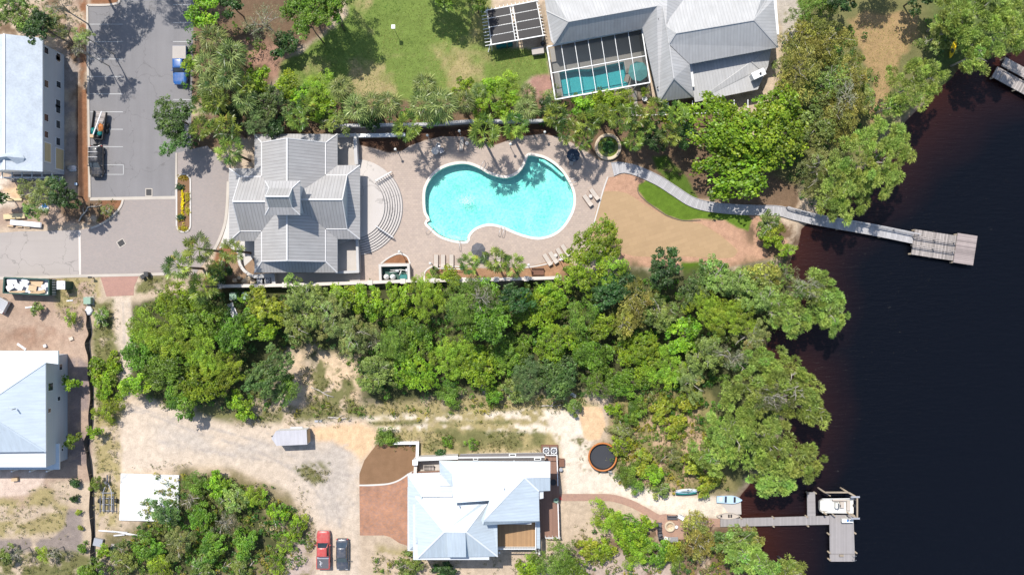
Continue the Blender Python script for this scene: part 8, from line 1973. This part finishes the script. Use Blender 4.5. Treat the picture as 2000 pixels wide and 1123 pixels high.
# ---- flowers of the island planter
rng = np.random.default_rng(77)
def tuft(name, label, cat, x, y, rx, ry, h, A, B, n, size, asp=.5, group=None):
    p = W(x, y); o_v = []; c = np.stack([rng.normal(0, rx * .45, n), rng.normal(0, ry * .45, n), rng.uniform(.05, h, n)], 1)
    V, Cc_ = leaves(rng, c, np.full(n, .12), 4, size, asp, np.array(A), np.array(B), rng.uniform(.85, 1.15, (n, 1)))
    me = fast_mesh(name, V, quads_of(len(V)), np.clip(Cc_, 0, 1), [LEAF]); o = place(bpy.data.objects.new(name, me), None); o.location = p + dz * .1
    return tag(o, label, cat, group)
tuft('flower_bed', 'band of bright yellow flowers running down the island planter', 'flowers', 358, 397, .17, 2.3, .3, (.50, .33, .0), (.72, .52, .01), 150, .16, .8)
for k, (x, y, rx, ry, lb) in enumerate([(358, 347, .8, .45, 'golden flower patch at the north tip of the island planter'), (359, 446, .8, .45, 'golden flower patch at the south tip of the island planter'), (367, 386, .3, .8, 'golden flower patch on the right side of the island planter, upper'), (367, 412, .3, .6, 'golden flower patch on the right side of the island planter, lower'), (351, 425, .25, .5, 'golden flower patch on the left side of the island planter')]):
    tuft('flower_bed', lb, 'flowers', x, y, rx, ry, .2, (.20, .15, .015), (.40, .28, .02), 80, .14, .7)
for k, (x, y, lb) in enumerate([(354, 366, 'dark green shrub at the upper end of the yellow flowers'), (355, 425, 'dark green shrub at the lower end of the yellow flowers')]): tuft('shrub', lb, 'shrub', x, y, .5, .35, .5, (.02, .05, .02), (.05, .10, .03), 120, .2)

# ---- ground cover nobody could count
def scatter(polys, dens, rng, excl=()):
    P = []
    for poly, k in polys:
        wp = np.array([tuple(W(*p).xy) for p in poly]); lo = wp.min(0); hi = wp.max(0); n = int((hi - lo).prod() * dens * k)
        q = rng.uniform(lo, hi, (n, 2)); q = q[sdist(q[:, 0], q[:, 1], wp) > rng.normal(0, .5, n)]; P.append(q)
    P = np.concatenate(P)
    for e in excl:
        ep = [tuple(W(*p).xy) for p in e]; P = P[sdist(P[:, 0], P[:, 1], ep) < -.15]
    return P
rng = np.random.default_rng(5)
woods = [([(255, 610), (335, 560), (440, 562), (700, 560), (1090, 552), (1230, 540), (1330, 545), (1540, 515), (1545, 560), (1490, 690), (1520, 760), (1500, 880), (1400, 850), (1190, 765), (940, 765), (850, 770), (760, 780), (700, 720), (650, 680), (570, 680), (540, 780), (480, 800), (330, 790), (260, 745), (250, 690)], 1),
         ([(215, 1060), (290, 1030), (360, 925), (450, 928), (560, 985), (600, 1035), (590, 1123), (215, 1123)], .8), ([(385, 20), (520, 60), (480, 200), (560, 180), (900, 200), (1080, 200), (1240, 190), (1330, 230), (1240, 260), (1100, 250), (700, 240), (480, 250), (380, 290), (360, 180)], .9), ([(1540, 60), (1660, 40), (1710, 150), (1720, 250), (1640, 390), (1560, 400), (1500, 240)], .8), ([(1785, 20), (1990, 20), (1950, 105), (1860, 125), (1800, 110)], .6), ([(1150, 1020), (1290, 1060), (1480, 1030), (1480, 1123), (1150, 1123)], .35), ([(1410, 520), (1540, 500), (1540, 560), (1420, 560)], .6)]
P = scatter(woods, 1.15, rng)
pn = fbm(P[:, 0], P[:, 1], .28, 91, 4); P = P[pn > .30]; n = len(P)
hgt = np.clip(rng.gamma(2.2, .35, n), .2, 2.2); c = np.stack([P[:, 0], P[:, 1], hgt], 1)
pal = np.array([[.035, .085, .010], [.075, .145, .010], [.11, .15, .022], [.12, .12, .03], [.05, .10, .018]]); wts = fbm(P[:, 0], P[:, 1], .12, 57, 3)
ix = np.clip((wts * 9 - 2).astype(int) + rng.integers(-1, 2, n), 0, 4); A = pal[ix]
V, Cc_ = leaves(rng, c, rng.uniform(.25, .6, n), 26, .27, .55, np.array((.75, .8, .75)), np.array((1.5, 1.55, 1.4)), A)
me = fast_mesh('undergrowth', V, quads_of(len(V)), np.clip(Cc_, 0, 1), [LEAF]); stuff(place(bpy.data.objects.new('undergrowth', me), None), 'mixed green leafy undergrowth below the trees', 'undergrowth')
rough = [([(700, 775), (1120, 775), (1120, 800), (700, 812)], 1.0), ([(735, 842), (1060, 840), (1060, 880), (830, 884), (740, 862)], 1.3), ([(710, 821), (1010, 820), (1010, 829), (720, 830)], 1.0), ([(460, 790), (700, 795), (700, 826), (470, 834)], 1.0), ([(580, 690), (705, 710), (705, 800), (600, 805)], 1.3), ([(1200, 790), (1370, 770), (1410, 940), (1300, 960), (1210, 935)], 1.1), ([(1120, 860), (1160, 830), (1200, 930), (1140, 940)], .5), ([(184, 590), (222, 586), (236, 800), (232, 1020), (188, 1030), (186, 700)], 1.0), ([(110, 545), (190, 545), (195, 580), (150, 650), (110, 610)], .7), ([(572, 915), (590, 906), (630, 904), (645, 920), (630, 940), (610, 946), (590, 932)], 2.2), ([(0, 985), (50, 970), (85, 940), (135, 950), (130, 1040), (0, 1060)], .5), ([(0, 1078), (150, 1075), (178, 1085), (180, 1123), (0, 1123)], .9), ([(275, 542), (330, 540), (345, 556), (266, 575)], .9), ([(740, 1075), (810, 1078), (880, 1100), (800, 1123), (730, 1123)], 1.0), ([(800, 1085), (1000, 1090), (1100, 1110), (1100, 1123), (800, 1123)], .5), ([(300, 900), (380, 905), (350, 920), (240, 920)], .5), ([(20, 20), (165, 5), (160, 70), (90, 70), (0, 70)], .6), ([(185, 392), (236, 392), (225, 415), (195, 432)], .7), ([(1130, 1020), (1170, 1030), (1160, 1090), (1120, 1080)], .9), ([(1180, 870), (1215, 860), (1215, 930), (1195, 925)], .6), ([(580, 945), (620, 985), (618, 1060), (590, 1060)], .5)]
P = scatter(rough, 5.0, rng, [[(1131, 795), (1185, 795), (1185, 858), (1131, 864)]]); pn = fbm(P[:, 0], P[:, 1], .5, 12, 4); P = P[pn > .42]; n = len(P)
c = np.stack([P[:, 0], P[:, 1], rng.uniform(.05, .4, n)], 1); pal = np.array([[.22, .19, .08], [.14, .145, .04], [.085, .12, .022], [.19, .185, .035], [.28, .24, .12]]); ix = np.clip((fbm(P[:, 0], P[:, 1], .3, 71, 3) * 10 - 2.5).astype(int) + rng.integers(-1, 2, n), 0, 4)
V, Cc_ = leaves(rng, c, rng.uniform(.12, .32, n), 9, .26, .22, np.array((.7, .7, .7)), np.array((1.25, 1.25, 1.25)), pal[ix], 'needle')
me = fast_mesh('weeds', V, quads_of(len(V)), np.clip(Cc_, 0, 1), [LEAF]); stuff(place(bpy.data.objects.new('weeds', me), None), 'dry weeds and grass tufts on the sandy ground', 'weeds')
scr = [([(1195, 775), (1375, 765), (1420, 945), (1300, 962), (1205, 935)], 1.0), ([(1150, 1060), (1290, 1065), (1480, 1035), (1480, 1123), (1130, 1123)], .7), ([(300, 930), (450, 925), (560, 975), (610, 1045), (600, 1123), (230, 1123), (260, 1050)], .7), ([(740, 1075), (820, 1085), (800, 1123), (730, 1123)], .5), ([(480, 770), (560, 800), (700, 770), (760, 800), (1150, 770), (1140, 795), (700, 812), (480, 826)], .35)]
P = scatter(scr, 3.6, rng); pn = fbm(P[:, 0], P[:, 1], .55, 14, 4); P = P[pn > .40]; n = len(P)
c = np.stack([P[:, 0], P[:, 1], rng.uniform(.15, .7, n)], 1); pal = np.array([[.30, .26, .03], [.17, .20, .02], [.08, .15, .015], [.22, .20, .07], [.12, .19, .02]]); ix = np.clip((fbm(P[:, 0], P[:, 1], .5, 73, 3) * 10 - 2.5).astype(int) + rng.integers(-1, 2, n), 0, 4)
V, Cc_ = leaves(rng, c, rng.uniform(.2, .5, n), 18, .25, .5, np.array((.7, .7, .7)), np.array((1.35, 1.35, 1.3)), pal[ix])
me = fast_mesh('low_scrub', V, quads_of(len(V)), np.clip(Cc_, 0, 1), [LEAF]); stuff(place(bpy.data.objects.new('low_scrub', me), None), 'low yellow and green scrub on the sandy rough', 'scrub')
lawn = [([(552, 200), (548, 140), (600, 98), (690, 5), (955, 0), (952, 92), (1070, 100), (1074, 148), (1035, 150), (1010, 190), (900, 175), (700, 190)], 1), ([(1660, 45), (1795, 35), (1790, 70), (1735, 170), (1715, 200), (1708, 150)], .7)]
P = scatter(lawn, 22, rng); n = len(P); c = np.stack([P[:, 0], P[:, 1], np.full(n, .03)], 1); w_ = fbm(P[:, 0], P[:, 1], .11, 31, 4)[:, None]
w_ = np.clip((w_ - .32) * 2.6, 0, 1); tone = np.array((.13, .225, .034)) * (1 - w_) + np.array((.42, .36, .13)) * w_
V, Cc_ = leaves(rng, c, np.full(n, .07), 2, .16, .3, np.array((.8, .8, .8)), np.array((1.15, 1.15, 1.1)), tone, 'needle')
me = fast_mesh('lawn_grass', V, quads_of(len(V)), np.clip(Cc_, 0, 1), [LEAF]); stuff(place(bpy.data.objects.new('lawn_grass', me), None), 'short mown grass of the northern lawns', 'grass')
